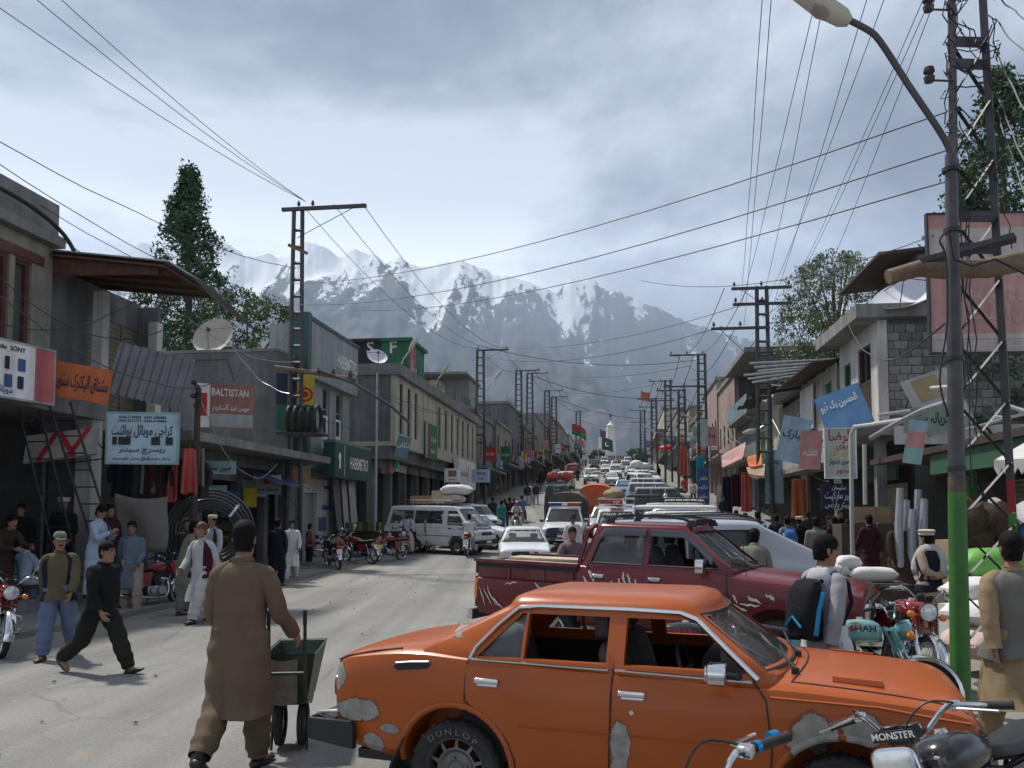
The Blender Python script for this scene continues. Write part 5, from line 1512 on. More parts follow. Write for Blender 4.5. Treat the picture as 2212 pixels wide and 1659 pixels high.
# ------------ people
SKIN=mt('skin',(.25,.135,.085),.6,0,.12,14,spec=.35)
SKIND=mt('skin_dark',(.15,.078,.048),.6,0,.12,14,spec=.35)
HAIRM=mt('hair_black',(.008,.007,.007),.75,0,.4,40,.6,90,spec=.12)
HAIRR=mt('hair_henna',(.10,.03,.015),.6,0,.4,40,.4,90)
def cloth(name,col,var=.14,dirt=.15):
 return mt('cloth_'+name,col,.92,0,var,5,.14,45,dirt=dirt,dcol=tuple(c*.6 for c in col),spec=.15)
TAN,BLACKJ,NAVY,OLIVE=cloth('tan',(.125,.092,.062)),cloth('black',(.012,.012,.015)),cloth('navy',(.014,.016,.028)),cloth('olive',(.105,.088,.052))
BLUESH,GREYG,WHITEC,MAROON=cloth('blue',(.115,.15,.24)),cloth('grey_green',(.18,.175,.145)),cloth('white',(.55,.55,.54)),cloth('maroon',(.05,.014,.022))
SKYB,DKGREY,BROWN,BEIGE=cloth('sky_blue',(.33,.41,.50)),cloth('dark_grey',(.035,.037,.040)),cloth('brown',(.045,.028,.02)),cloth('beige',(.36,.29,.22))
TEAL,GREYS,DENIM,KHAKI=cloth('teal',(.02,.20,.20)),cloth('grey_sweat',(.27,.275,.30)),cloth('denim',(.06,.08,.12)),cloth('khaki',(.25,.185,.11))
PALEG,REDC,TURQ,BLUESW=cloth('pale_grey',(.42,.42,.42)),cloth('red',(.33,.03,.03)),cloth('turquoise',(.02,.28,.36)),cloth('blue_sweater',(.13,.155,.20))
LEATHER=mt('shoe_leather',(.018,.015,.014),.45,0,.2,10)
WOOLC=mt('wool_cream',(.50,.46,.38),.95,0,.12,20,.4,80)
DKOLV=cloth('dark_olive',(.022,.023,.018))
HEAD=[(-.128,.026,.028,-.055),(-.116,.044,.042,-.048),(-.09,.056,.064,-.026),(-.05,.065,.082,-.008),(0,.072,.093,0),(.045,.075,.097,.004),(.085,.066,.086,.006),(.112,.043,.056,.006),(.123,.014,.02,.006)]
POSES={'stand':dict(L=(4,9,14,4),R=(2,9,12,4),l=(2,3),r=(-2,3),out=5),'stand2':dict(L=(8,8,35,14),R=(-3,10,18,4),l=(7,8),r=(-5,2),out=4),'walk':dict(L=(-22,8,12,4),R=(22,8,24,4),l=(24,8),r=(-20,14),out=2),'walk2':dict(L=(18,10,20,4),R=(-18,10,10,4),l=(-14,16),r=(16,6),out=3),'stride':dict(L=(-14,14,16,6),R=(16,12,14,6),l=(30,4),r=(-24,30),out=1,lean=6),'cart':dict(L=(6,8,30,14),R=(2,20,42,-12),l=(-12,34),r=(10,4),out=1,lean=3),'behind':dict(L=(-28,8,48,66),R=(-28,8,48,66),l=(2,3),r=(-2,3),out=4,lean=2,back=True),'bend':dict(L=(40,6,40,12),R=(30,8,50,20),l=(8,8),r=(-2,6),out=4,lean=24),'phone':dict(L=(26,6,95,30),R=(24,6,98,30),l=(2,3),r=(-3,3),out=4,lean=5,head=(0,26)),'ear':dict(L=(2,10,10,4),R=(38,22,132,24),l=(12,10),r=(-8,10),out=3),'sit':dict(L=(30,8,58,16),R=(26,8,62,16),l=(84,84),r=(78,80),out=8,lean=8,sit=True),'ride':dict(L=(46,14,30,4),R=(46,14,30,4),l=(62,74),r=(62,74),out=13,lean=8,sit=True),'straddle':dict(L=(30,16,55,12),R=(30,16,55,12),l=(30,16),r=(30,16),out=16,lean=2,sit=True),'reach':dict(L=(60,10,20,6),R=(14,10,30,8),l=(5,6),r=(-4,4),out=4,lean=14),'carry':dict(L=(120,22,120,10),R=(112,20,110,10),l=(12,10),r=(-12,12),out=3,lean=4),}
def rx(a):return MX.Rotation(R(a),3,'X')
def skeleton(P):
 J={}
 lean=P.get('lean',0)
 T=rx(lean)
 legs={}
 for sg,k in ((1,'l'),(-1,'r')):
  a,b=R(P[k][0]),R(P[k][1]);o=R(P['out'])
  hip=V((sg*.092,0,-.02))
  d1=V((sg*math.sin(o),-math.sin(a)*math.cos(o),-math.cos(a)*math.cos(o)))
  kn=hip+d1*.435
  d2=V((sg*math.sin(o)*.35,-math.sin(a-b),-math.cos(a-b))).normalized()
  an=kn+d2*.405
  sh=math.degrees(a-b)
  ph=R(max(0,-sh-16)*.95-max(0,sh-8)*.8)
  if P.get('sit'):ph=0
  tw=sg*.14
  fd=V((tw,-math.cos(ph),-math.sin(ph))).normalized()
  legs[sg]=(hip,kn,an,fd)
 low=min(min(v[2].z-.075,v[2].z+v[3].z*.17-.055) for v in legs.values())
 hz=-low
 for sg,(h,k,a,f) in legs.items():
  up=V((0,0,hz))
  J['hip',sg],J['knee',sg],J['ank',sg],J['fd',sg]=h+up,k+up,a+up,f
 pel=V((0,0,hz))
 J['pel']=pel
 J['T']=lambda v:pel+T@V(v)
 for sg,k in ((1,'L'),(-1,'R')):
  a,o,b,i=[R(q) for q in P[k]]
  a-=R(lean)*.0
  sh=J['T']((sg*.170,.005,.435))
  d1=V((sg*math.sin(o),-math.sin(a)*math.cos(o),-math.cos(a)*math.cos(o)))
  el=sh+d1*.285
  if P.get('back'):d2=V((-sg*math.sin(i),math.cos(i)*.35,-math.cos(i))).normalized()
  else:d2=V((-sg*math.sin(i)*math.cos(0),-math.sin(a+b)*math.cos(i),-math.cos(a+b)*math.cos(i))).normalized()
  wr=el+d2*.245
  J['sh',sg],J['el',sg],J['wr',sg],J['hd',sg]=sh,el,wr,d2
 hy,hp=P.get('head',(0,0))
 J['head']=J['T']((0,-.02,.665))
 J['hq']=MX.Rotation(R(hy),3,'Z')@rx(hp+lean*.3)
 return J
def hand(mb,wr,d,sg,curl=28,thick=1.):
 n=V((-sg,0,0));n=(n-d*n.dot(d)).normalized();ac=d.cross(n).normalized()
 if ac.y>0:ac=-ac
 mb.tube([wr-d*.03,wr,wr+d*.035,wr+d*.085],[(.026,.02),(.026,.019),(.040,.018),(.042,.016)],10,up=ac)
 for k,(o,L) in enumerate(((.033,.068),(.011,.077),(-.011,.072),(-.032,.056))):
  p=wr+d*.078+ac*o
  q=[p];dd=d.copy();
  for j,f in enumerate((.42,.32,.26)):
   c=R(curl*(j*.7+.6));dd=(d*math.cos(c)+n*math.sin(c)).normalized()
   q.append(q[-1]+dd*L*f*1.25)
  mb.tube(q,[.0105*thick,.010*thick,.0092*thick,.0065*thick],6)
 t=wr+d*.02+ac*.03
 td=(d*.72+ac*.62+n*.25).normalized()
 mb.tube([t-ac*.012,t+td*.035,t+td*.06+d*.01+n*.006,t+td*.075+d*.03+n*.014],[.014,.0125,.011,.007],6)
def ell(T,z,rx_,ry,y=0.,n=14,x=0.):
 return [T((x+rx_*math.cos(a),y+ry*math.sin(a),z)) for a in [2*PI*k/n for k in range(n)]]
BODY={}
def remesh(mb,vox):
 me=mb.mesh();o=bpy.data.objects.new('tmp',me);TS.collection.objects.link(o)
 md=o.modifiers.new('r','REMESH');md.mode='VOXEL';md.voxel_size=vox;md.use_smooth_shade=True
 sm=o.modifiers.new('s','SMOOTH');sm.factor=.5;sm.iterations=2
 TS.view_layers[0].update()
 res=bpy.data.meshes.new_from_object(o.evaluated_get(TS.view_layers[0].depsgraph))
 bpy.data.objects.remove(o);bpy.data.meshes.remove(me)
 res.polygons.foreach_set('use_smooth',[True]*len(res.polygons))
 return res
def wrinkle(me,amp,seed):
 ns=[v.normal.copy() for v in me.vertices];out=[]
 for v,nn in zip(me.vertices,ns):
  p=v.co
  out+=(p+nn*amp*(NZ.noise(V((p.x*9,p.y*9,p.z*2.6+seed)))*1.3+.55*NZ.noise(V((p.x*20,p.y*20,p.z*9+seed)))))[:]
 me.vertices.foreach_set('co',out)
 me.update()
def headT(J):return lambda v:J['head']+J['hq']@V(v)
def make_body(P,vox):
 J=skeleton(P);m=MB();T=J['T'];H=headT(J)
 m.rings([ell(H,z,a,b,y,16) for z,a,b,y in HEAD])
 m.tube([H((0,-.088,.025)),H((0,-.100,.0)),H((0,-.113,-.022)),H((0,-.098,-.036))],[.010,.012,.0165,.013],7)
 m.tube([H((-.045,-.078,.03)),H((0,-.094,.034)),H((.045,-.078,.03))],.011,6)
 m.tube([H((-.022,-.088,-.068)),H((0,-.097,-.068)),H((.022,-.088,-.068))],.009,6)
 for sg in (-1,1):m.ball(H((sg*.074,.012,-.005)),(.011,.021,.034),8,6)
 m.tube([H((0,.0,-.05)),H((0,.012,-.11)),T((0,.005,.51)),T((0,.0,.42))],[.052,.053,.060,.09],12)
 m.rings([ell(T,z,a,b) for z,a,b in ((-.10,.12,.10),(-.02,.155,.11),(.1,.14,.10),(.24,.15,.105),(.36,.165,.105),(.43,.15,.085),(.47,.09,.06))])
 for sg in (-1,1):
  sh,el,wr,d=J['sh',sg],J['el',sg],J['wr',sg],J['hd',sg]
  m.tube(spline([sh+V((-sg*.03,0,0)),sh.lerp(el,.4),el,el.lerp(wr,.35),wr],3),[.05,.052,.05,.047,.044,.041,.039,.041,.042,.04,.036,.03,.026],10)
  hand(m,wr,d,sg,30 if not P.get('back') else 45)
  h,k,a,f=J['hip',sg],J['knee',sg],J['ank',sg],J['fd',sg]
  m.tube(spline([h+V((0,0,.05)),h.lerp(k,.5),k,k.lerp(a,.35),a],3),[.075,.078,.075,.07,.062,.056,.052,.054,.055,.05,.044,.04,.038],10)
  m.tube([a+V((0,.035,-.035)),a+V((0,0,-.03))+f*.03,a+V((0,0,-.045))+f*.12,a+V((0,0,-.052))+f*.18],[.036,.042,.036,.022],8)
 return remesh(m,vox),J
def leg_y(J,z):
 ys=[]
 for sg in (-1,1):
  pts=[J['hip',sg],J['knee',sg],J['ank',sg]]
  for a,b in zip(pts,pts[1:]):
   if (a.z-z)*(b.z-z)<=0 and abs(a.z-b.z)>1e-4:
    t=(a.z-z)/(a.z-b.z);ys.append(a.lerp(b,t))
 return ys
def make_top(J,P,hem,bulk=1.,collar=True,sleeves=True,seed=0,open_front=False,flare=1.,sl_len=1.):
 m=MB();T=J['T'];n=28
 rs=[]
 up=[(.520,.060,.060,.006),(.505,.078,.070,.004),(.488,.115,.080,0),(.468,.155,.092,0),(.44,.182,.104,0),(.40,.196,.116,-.002),(.34,.200,.126,-.006),(.25,.194,.128,-.006),(.12,.182,.124,0),(0,.190,.132,0)]
 for z,a,b,y in up:
  if z<hem:break
  rs.append([T((bulk*a*math.cos(q),y+bulk*b*math.sin(q),z)) for q in [2*PI*k/n for k in range(n)]])
 if hem<0:
  steps=max(2,int(-hem/.06));c0=T((0,0,0))
  for i in range(1,steps+1):
   t=i/steps;z=c0 .z+hem*t
   ly=leg_y(J,z)
   cx=c0 .x;ymin=min([p.y for p in ly]+[c0 .y]);ymax=max([p.y for p in ly]+[c0 .y])
   xm=max([abs(p.x) for p in ly]+[.1])
   cy=(ymin+ymax)/2*min(1,t*1.5)+c0 .y*max(0,1-t*1.5)
   a=max(.200+.035*t*flare,xm+.085)*bulk;b=max(.138+.03*t*flare,(ymax-ymin)/2+.085)*bulk
   rs.append([V((cx+(a+.014*t*math.sin(q*5+seed))*math.cos(q),cy+(b+.016*t*math.sin(q*7+seed*2))*math.sin(q),z+.012*t*math.sin(q*3+seed))) for q in [2*PI*k/n for k in range(n)]])
 ids=[[m.P(p) for p in r] for r in rs]
 gapset=(18,19,20,21,22,23) if open_front else ()
 for A,B in zip(ids,ids[1:]):
  for j in range(n):
   if j in gapset:continue
   m.f.append([A[j],A[(j+1)%n],B[(j+1)%n],B[j]])
 if sleeves:
  for sg in (-1,1):
   sh,el,wr,d=J['sh',sg],J['el',sg],J['wr',sg],J['hd',sg]
   end=el.lerp(wr,sl_len*.97) if sl_len>.2 else sh.lerp(el,.7)
   pts=[sh+V((-sg*.09,0,.0)),sh+V((-sg*.02,0,-.02)),sh.lerp(el,.4),el,el.lerp(end,.5),end] if sl_len>.2 else [sh+V((-sg*.09,0,0)),sh+V((-sg*.02,0,-.02)),sh.lerp(el,.4),end]
   q=spline(pts,4)
   r0=[(.05,.07),(.072,.082),(.066,.070),(.058,.060),(.053,.054),(.050,.048)] if sl_len>.2 else [(.05,.07),(.072,.082),(.064,.066),(.062,.06)]
   rr=[]
   for i in range(len(q)):
    t=i/(len(q)-1)*(len(r0)-1);k=min(int(t),len(r0)-2)
    w=1+.03*math.sin(i*2.1+seed)
    rr.append((lerp(r0[k][0],r0[k+1][0],t-k)*bulk*w,lerp(r0[k][1],r0[k+1][1],t-k)*bulk*w))
   m.tube(q,rr,12,False,up=(0,1,0))
 if collar:
  m.rings([ell(T,.505,.066,.064,.006,16),ell(T,.535,.062,.062,.010,16),ell(T,.54,.068,.066,.008,16),ell(T,.512,.074,.072,.004,16)],True,False)
 me=m.mesh();wrinkle_prep(me)
 wrinkle(me,.011,seed)
 return me
def wrinkle_prep(me):
 bm=bmesh.new();bm.from_mesh(me)
 bmesh.ops.recalc_face_normals(bm,faces=bm.faces)
 bmesh.ops.subdivide_edges(bm,edges=bm.edges,cuts=1,use_grid_fill=True,smooth=.4)
 bm.to_mesh(me);bm.free();shade(me,180)
def make_legs(J,style,seed=0):
 m=MB()
 for sg in (-1,1):
  h,k,a=J['hip',sg],J['knee',sg],J['ank',sg]
  r0=[.10,.118,.112,.10,.094,.088,.072] if style=='shalwar' else [.095,.098,.088,.072,.068,.066,.066]
  pts=spline([h+V((-sg*.02,0,.10)),h+V((0,0,-.02)),h.lerp(k,.5),k,k.lerp(a,.4),k.lerp(a,.75),k.lerp(a,.98)],3)
  rr=[]
  for i in range(len(pts)):
   t=i/3;j=min(int(t),5)
   rr.append(lerp(r0[j],r0[j+1],t-j)*(1+.07*math.sin(i*2.3+seed+sg)))
  m.tube(pts,rr,14,False)
 me=m.mesh();wrinkle_prep(me);wrinkle(me,.010,seed)
 return me
def make_shoe(J,sg):
 m=MB();a,f=J['ank',sg],J['fd',sg]
 dn=V((0,0,-1)) if abs(f.z)<.1 else (V((0,0,-1))-f*(-f.z)).normalized()
 p=a+dn*.045
 m.tube([p-f*.07+dn*0,p-f*.055,p+f*.02,p+f*.10,p+f*.17,p+f*.20],[(.012,.02),(.034,.040),(.038,.048),(.026,.050),(.020,.044),(.008,.024)],12,up=dn)
 m.tube([a+dn*-.02,a+dn*.03],[.048,.05],10)
 me=m.mesh();shade(me,60)
 return me
def make_hair(J,long=1.):
 H=headT(J);m=MB();n=24
 rs=[(-.085,.060,.078,.012),(-.06,.068,.092,.008),(-.02,.076,.102,.006),(.02,.080,.106,.006),(.055,.082,.108,.006),(.09,.074,.096,.006),(.122,.05,.066,.006),(.138,.02,.028,.006)]
 ids=[]
 for z,a,b,y in rs:
  row=[]
  for k in range(n):
   q=2*PI*k/n
   j=1+.05*NZ.noise(V((math.cos(q)*6,math.sin(q)*6,z*30)))
   row.append((m.P(H((a*math.cos(q)*j,y+b*math.sin(q)*j,z*(1+.02*j)))),math.sin(q)))
  ids.append((z,row))
 for (z0,A),(z1,B) in zip(ids,ids[1:]):
  for k in range(n):
   s=(A[k][1]+A[(k+1)%n][1])/2
   if z0>=.055 or (z0>=.02 and s>-.75) or (z0>=-.03 and s>-.25) or (z0>=-.07 and s>.05) or (s>.3):
    m.f.append([A[k][0],A[(k+1)%n][0],B[(k+1)%n][0],B[k][0]])
 m.f.append([q[0] for q in ids[-1][1]])
 me=m.mesh();bm=bmesh.new();bm.from_mesh(me);bmesh.ops.recalc_face_normals(bm,faces=bm.faces);bmesh.ops.subdivide_edges(bm,edges=bm.edges,cuts=1,use_grid_fill=True,smooth=.5);bm.to_mesh(me);bm.free()
 ns=[v.co+v.normal*.004*NZ.noise(v.co*60) for v in me.vertices]
 me.vertices.foreach_set('co',[c for p in ns for c in p])
 shade(me,180)
 return me
def make_cap(J,kind):
 H=headT(J);m=MB();n=22
 def ring(z,a,b,y=0.,tilt=0.):return [H((a*math.cos(q),y+b*math.sin(q),z+tilt*math.sin(q))) for q in [2*PI*k/n for k in range(n)]]
 if kind=='pakol':
  m.rings([ring(.05,.080,.104,.006),ring(.045,.094,.118,.006),ring(.062,.104,.128,.006),ring(.082,.100,.124,.006),ring(.084,.088,.110,.006),ring(.10,.110,.132,.006),ring(.118,.115,.138,.008),ring(.132,.09,.11,.008),ring(.137,.03,.04,.008)])
 elif kind=='taqiyah':
  m.rings([ring(.035,.079,.102,.006),ring(.06,.082,.106,.006),ring(.11,.078,.100,.006),ring(.128,.06,.08,.006),ring(.134,.02,.03,.006)])
 elif kind=='visor':
  m.rings([ring(.035,.080,.103,.006),ring(.06,.084,.108,.006),ring(.10,.078,.10,.004),ring(.13,.05,.066,.004),ring(.137,.015,.02,.004)])
  m.rings([[H((x,-.092-.07*(1-(x/.075)**2)*t,.045-.018*t+dz)) for x in [-.075+.0125*i for i in range(13)]] for t,dz in ((0,0),(.5,0),(1,0),(1,.006),(.5,.006),(0,.006))],False,False)
 elif kind=='bucket':
  m.rings([ring(.03,.125,.145,.004),ring(.038,.126,.146,.004),ring(.05,.085,.11,.004),ring(.12,.078,.10,.004),ring(.135,.05,.06,.004),ring(.138,.01,.02,.004)])
 elif kind=='scarf':
  m.rings([ring(-.16,.10,.10,.02),ring(-.10,.088,.10,.018),ring(-.03,.088,.112,.012),ring(.05,.090,.116,.008),ring(.10,.075,.098,.006),ring(.132,.03,.04,.006)])
 me=m.mesh();bm=bmesh.new();bm.from_mesh(me);bmesh.ops.recalc_face_normals(bm,faces=bm.faces);bm.to_mesh(me);bm.free();shade(me,60)
 return me
def part(name,me,mat,root):
 o=bpy.data.objects.new(name,me);COL.objects.link(o);o.parent=root
 if not me.materials:me.materials.append(mat)
 setmat(o,mat)
 return o
def person(label,pos,rz,pose='stand',top=TAN,legs=None,style='kameez',vest=None,cap=None,capm=None,hair=HAIRM,shoes=LEATHER,skin=SKIN,H=1.72,face=False,lod=1,head=None,group=None,lean=None,beard=None,hem=None,flip=False):
 P=dict(POSES[pose])
 if head:P['head']=head
 if lean is not None:P['lean']=lean
 pk=(pose,head,lean,lod)
 if pk not in BODY:
  me,J=make_body(P,(.0115,.015,.026)[lod]);BODY[pk]=dict(J=J,body=me)
 B=BODY[pk];J=B['J']
 def get(k,fn):
  if k not in B:B[k]=fn()
  return B[k]
 root=thing('person',label,'person',pos,rz,group)
 k=H/1.745
 root.scale=(-k if flip else k,k,k)
 part('body',B['body'],skin,root)
 hm=hem if hem is not None else {'kameez':-.50,'shirt':-.13,'jacket':-.16,'sweater':-.12,'tee':-.12}[style]
 sl=.12 if style=='tee' else 1.
 nm={'kameez':'tunic','shirt':'shirt','jacket':'jacket','sweater':'sweater','tee':'shirt'}[style]
 if P.get('sit') and style=='kameez':hm=-.12
 part(nm,get(('top',style,hm),lambda:make_top(J,P,hm,1.0 if style!='jacket' else 1.06,seed=len(pk[0]),sl_len=sl)),top,root)
 ls='shalwar' if style=='kameez' or legs in (BLUESH,DKOLV,WHITEC,BEIGE) else 'jeans'
 part('trousers',get(('legs',ls),lambda:make_legs(J,ls,len(pk[0]))),legs or top,root)
 if vest:part('waistcoat',get('vest',lambda:make_top(J,P,-.14,1.075,False,False,3,True)),vest,root)
 for sg in (-1,1):part('shoe',get(('shoe',sg),lambda:make_shoe(J,sg)),shoes,root)
 if cap!='scarf' and hair:part('hair',get('hair',lambda:make_hair(J)),hair,root)
 if cap:part('cap' if cap!='scarf' else 'head_scarf',get(('cap',cap),lambda:make_cap(J,cap)),capm or WOOLC,root)
 if face:
  Hh=headT(J)
  for sg in (-1,1):
   def mk(sg=sg):
    m=MB();m.ball(Hh((sg*.029,-.087,.006)),(.011,.007,.0065),8,6);e=m.mesh();shade(e);return e
   part('eye',get(('eye',sg),mk),INK,root)
   def mk2(sg=sg):
    m=MB();m.tube([Hh((sg*.012,-.101,.034)),Hh((sg*.03,-.097,.040)),Hh((sg*.05,-.080,.032))],[.004,.006,.004],5);e=m.mesh();shade(e);return e
   part('eyebrow',get(('brow',sg),mk2),HAIRM,root)
  if face=='moustache':
   def mk3():
    m=MB();m.tube([Hh((-.032,-.086,-.062)),Hh((-.014,-.100,-.050)),Hh((0,-.104,-.050)),Hh((.014,-.100,-.050)),Hh((.032,-.086,-.062))],[.004,.008,.007,.008,.004],6);e=m.mesh();shade(e);return e
   part('moustache',get('mou',mk3),HAIRM,root)
 if beard:
  def mk4():
   Hh=headT(J);m=MB()
   m.rings([[Hh((a*math.cos(q),y+b*math.sin(q),z)) for q in [PI+PI*k/12 for k in range(13)]] for z,a,b,y in ((-.03,.072,.060,-.02),(-.06,.070,.078,-.018),(-.10,.060,.070,-.03),(-.14,.042,.05,-.045),(-.165,.015,.02,-.055))],False,False)
   e=m.mesh();shade(e,180);return e
  part('beard',get('beard',mk4),beard,root)
 root['J']=0
 del root['J']
 PJ[root.name]=(J,k,P)
 return root
PJ={}
def joint(root,*key):
 """a joint of a built person, in world coordinates"""
 J,k,P=PJ[root.name]
 p=J[key] if len(key)>1 else J[key[0]]
 return V(root.location)+MX.Rotation(root.rotation_euler.z,3,'Z')@V((p.x*root.scale.x,p.y*root.scale.y,p.z*root.scale.z))
def pp(px,py,hpx,H=1.72,ground=False):
 """where a standing person of that height in pixels has the feet"""
 if ground:return gp(px,py)
 y=FPX*H/hpx
 q=at(px,py,y)
 return V((q.x,q.y,gz(q.x,q.y)))
def facing(ang):
 """0 faces the camera, 90 faces right in the picture, 180 faces away, -90 left"""
 return R(ang)
# ------------ buildings
ROTL,ROTR=R(90)-TH,R(-90)-TH
def zpx(py,y):return EYE+(1112-py)*y/FPX
def cells(x0,x1,z0,z1,ops):
 xs=sorted({x0,x1,*[min(max(o[0],x0),x1) for o in ops],*[min(max(o[1],x0),x1) for o in ops]})
 zs=sorted({z0,z1,*[min(max(o[2],z0),z1) for o in ops],*[min(max(o[3],z0),z1) for o in ops]})
 for a,b in zip(zs,zs[1:]):
  run=None
  for c,d in zip(xs,xs[1:]):
   m=((c+d)/2,(a+b)/2)
   hole=any(o[0]<m[0]<o[1] and o[2]<m[1]<o[3] for o in ops)
   if not hole:run=[run[0],d] if run else [c,d]
   if hole or d==xs[-1]:
    if run:yield run[0],run[1],a,b
    run=None
def wall(mb,x0,x1,z0,z1,y,th,ops=()):
 """a wall along x with real openings"""
 for a,b,c,d in cells(x0,x1,z0,z1,ops):mb.bb((a,y,c),(b,y+th,d))
class B:
 """a building: local x along the street, y into the plot, z up; left: x grows away from us, right: x grows towards us"""
 def __init__(s,name,label,side,s0,s1,t,cat_='building',z=None,rot=0.):
  s.side=side
  o=st(s0 if side<0 else s1,t);o.z=gz(o.x,o.y) if z is None else z
  s.L=s1-s0;s.base=o.z
  s.root=thing(name,label,cat_,o,(ROTL if side<0 else ROTR)+rot)
  s.Mx=MX.Translation(o)@MX.Rotation((ROTL if side<0 else ROTR)+rot,4,'Z')
 def w(s,x,y,z):return s.Mx@V((x,y,z))
 def mk(s,name,fn,mat,parent=None,smooth=False,ang=30):
  m=MB();fn(m);return m.obj(name,mat,parent or s.root,smooth,ang)
 def box(s,name,a,b,mat,parent=None):return s.mk(name,lambda m:m.bb(a,b),mat,parent)
 def window(s,x0,x1,z0,z1,y=.0,fm=WOODD,gm=GLASSD,bars=1,rows=1,d=.10,fr=.05):
  """frame set into an opening, with a pane behind it"""
  def f(m):
   for a,b in (((x0,y,z0),(x0+fr,y+d,z1)),((x1-fr,y,z0),(x1,y+d,z1)),((x0+fr,y,z0),(x1-fr,y+d,z0+fr)),((x0+fr,y,z1-fr),(x1-fr,y+d,z1))):m.bb(a,b)
   for k in range(1,bars+1):x=lerp(x0,x1,k/(bars+1));m.bb((x-fr*.4,y+.01,z0+fr),(x+fr*.4,y+d-.01,z1-fr))
   for k in range(1,rows):z=lerp(z0,z1,k/rows);m.bb((x0+fr,y+.015,z-fr*.4),(x1-fr,y+d-.015,z+fr*.4))
  w=s.mk('window',f,fm)
  s.box('pane',(x0+fr*.5,y+d*.6,z0+fr*.5),(x1-fr*.5,y+d*.6+.012,z1-fr*.5),gm,w)
  return w
 def shutter(s,x0,x1,z0,z1,y,mat,name='roller_shutter'):
  n=max(6,int((z1-z0)/.11))
  def f(m):
   r=[]
   for k in range(n*2+1):
    z=lerp(z0,z1,k/(2*n));r.append([V((x0,y+(.02 if k%2 else 0),z)),V((x1,y+(.02 if k%2 else 0),z)),V((x1,y+.05,z)),V((x0,y+.05,z))])
   m.rings(r)
  return s.mk(name,f,mat)
 def steel_rods(s,pts,h=1.2):
  def f(m):
   for x,y,z in pts:m.cyl((x,y,z),(x+rnd.uniform(-.12,.12),y+rnd.uniform(-.1,.1),z+h*rnd.uniform(.6,1.15)),.012,4)
  return s.mk('reinforcing_rod',f,DKSTEEL)
def board(name,label,cat_,p,rz,w,h,mat,lines=(),d=.08,tilt=0.,frame=None,group=None,roll=0.,bleed=()):
 """sign board facing its local -y, lettering laid on the face; lines: (text, x, z, size, mat[, width]); bleed: coloured fields (x0,z0,x1,z1,mat)"""
 root=thing(name,label,cat_,p,rz,group,rot=(tilt,roll,rz))
 m=MB();m.bb((-w/2,-d/2,-h/2),(w/2,d/2,h/2));m.obj('panel',mat,root,False)
 if frame:
  f=.035
  m=MB()
  for a,b in (((-w/2-f,-d/2-.01,-h/2-f),(w/2+f,d/2+.01,-h/2)),((-w/2-f,-d/2-.01,h/2),(w/2+f,d/2+.01,h/2+f)),((-w/2-f,-d/2-.01,-h/2),(-w/2,d/2+.01,h/2)),((w/2,-d/2-.01,-h/2),(w/2+f,d/2+.01,h/2))):m.bb(a,b)
  m.obj('frame',frame,root,False)
 for k,(x0,z0,x1,z1,mm) in enumerate(bleed):
  m=MB();y=-d/2-.004-.003*k;m.face([(x0,y,z0),(x1,y,z0),(x1,y,z1),(x0,y,z1)]);m.obj('printed_field',mm,root,False,fix=False)
 m=MB();m.tube([(-w*.4,d/2,h*.3),(-w*.4,.9,h*.3),(w*.4,.9,h*.3),(w*.4,d/2,h*.3)],.016,5);m.obj('bracket',DKSTEEL,root)
 for ln in lines:
  tx,x,z,sz,mm=ln[:5]
  text(tx,sz,mm,root,(x,-d/2-.004-.003*len(bleed)-.003,z),(R(90),0,0),'lettering',bold=.004*sz/.2,width=ln[5] if len(ln)>5 else None)
 return root
def pm(name,col,rough=.65):return mt('print_'+name,col,rough,0,.18,2.2,dirt=.36,dcol=tuple(.6*c+.03 for c in col))
PW,PB,PR,PG,PY,PN,PO,PT=pm('white',(.55,.55,.53)),pm('blue',(.04,.09,.25)),pm('red',(.42,.025,.03)),pm('green',(.02,.14,.07)),pm('yellow',(.62,.45,.03)),pm('navy',(.015,.02,.06)),pm('orange',(.52,.13,.035)),pm('pale_teal',(.25,.42,.40))
PK,PLB,PGR,PPK=pm('black',(.02,.02,.02)),pm('light_blue',(.30,.42,.52)),pm('grey',(.35,.36,.37)),pm('pink',(.52,.25,.24))
def corrugated(m,w,h,n=14,amp=.025,th=.006,bend=0.):
 k=n*6
 a=[[V((w*i/k-w/2,amp*math.sin(2*PI*n*i/k)-bend*(j/6)**2,h*j/6-h/2)) for i in range(k+1)] for j in range(7)]
 m.rings(a,False,False)
 m.rings([[p+V((0,th,0)) for p in r] for r in a],False,False)
def dish(label,p,r,az,el,pole=1.0,mat=None):
 root=thing('satellite_dish',label,'satellite dish',p,az)
 q=MX.Rotation(-el,3,'X')
 m=MB();m.v=[]
 prof=[(r*f,r*.28*f*f) for f in (0,.25,.5,.75,1)]+[(r*1.015,r*.29),(r,r*.265)]+[(r*f,r*.28*f*f-.02) for f in (.75,.5,.25,0)]
 m.M=(MX.Translation((0,0,pole))@q.to_4x4())
 m.lathe([(a,-h+.28*r*0) for a,h in prof],axis='y',n=28)
 m.obj('reflector',mat or mt('dish_white',(.40,.37,.30),.6,0,.12,3,dirt=.35),root)
 m=MB(m.M)
 for k in range(3):
  a=2*PI*k/3+.5;m.cyl((r*.95*math.cos(a),-r*.25,r*.95*math.sin(a)),(0,-r*.78,0),.016,4)
 m.cyl((0,-r*.70,0),(0,-r*.86,0),.07,8)
 m.M=MX.Identity(4)
 m.obj('feed_arm',DKSTEEL,root)
 m=MB();m.cyl((0,.1,-.1),(0,.12,pole),.04,7);m.cyl((-.4,.5,0),(0,.12,pole*.7),.02,5);m.cyl((.4,.5,0),(0,.12,pole*.7),.02,5);m.obj('mast',DKSTEEL,root)
 return root
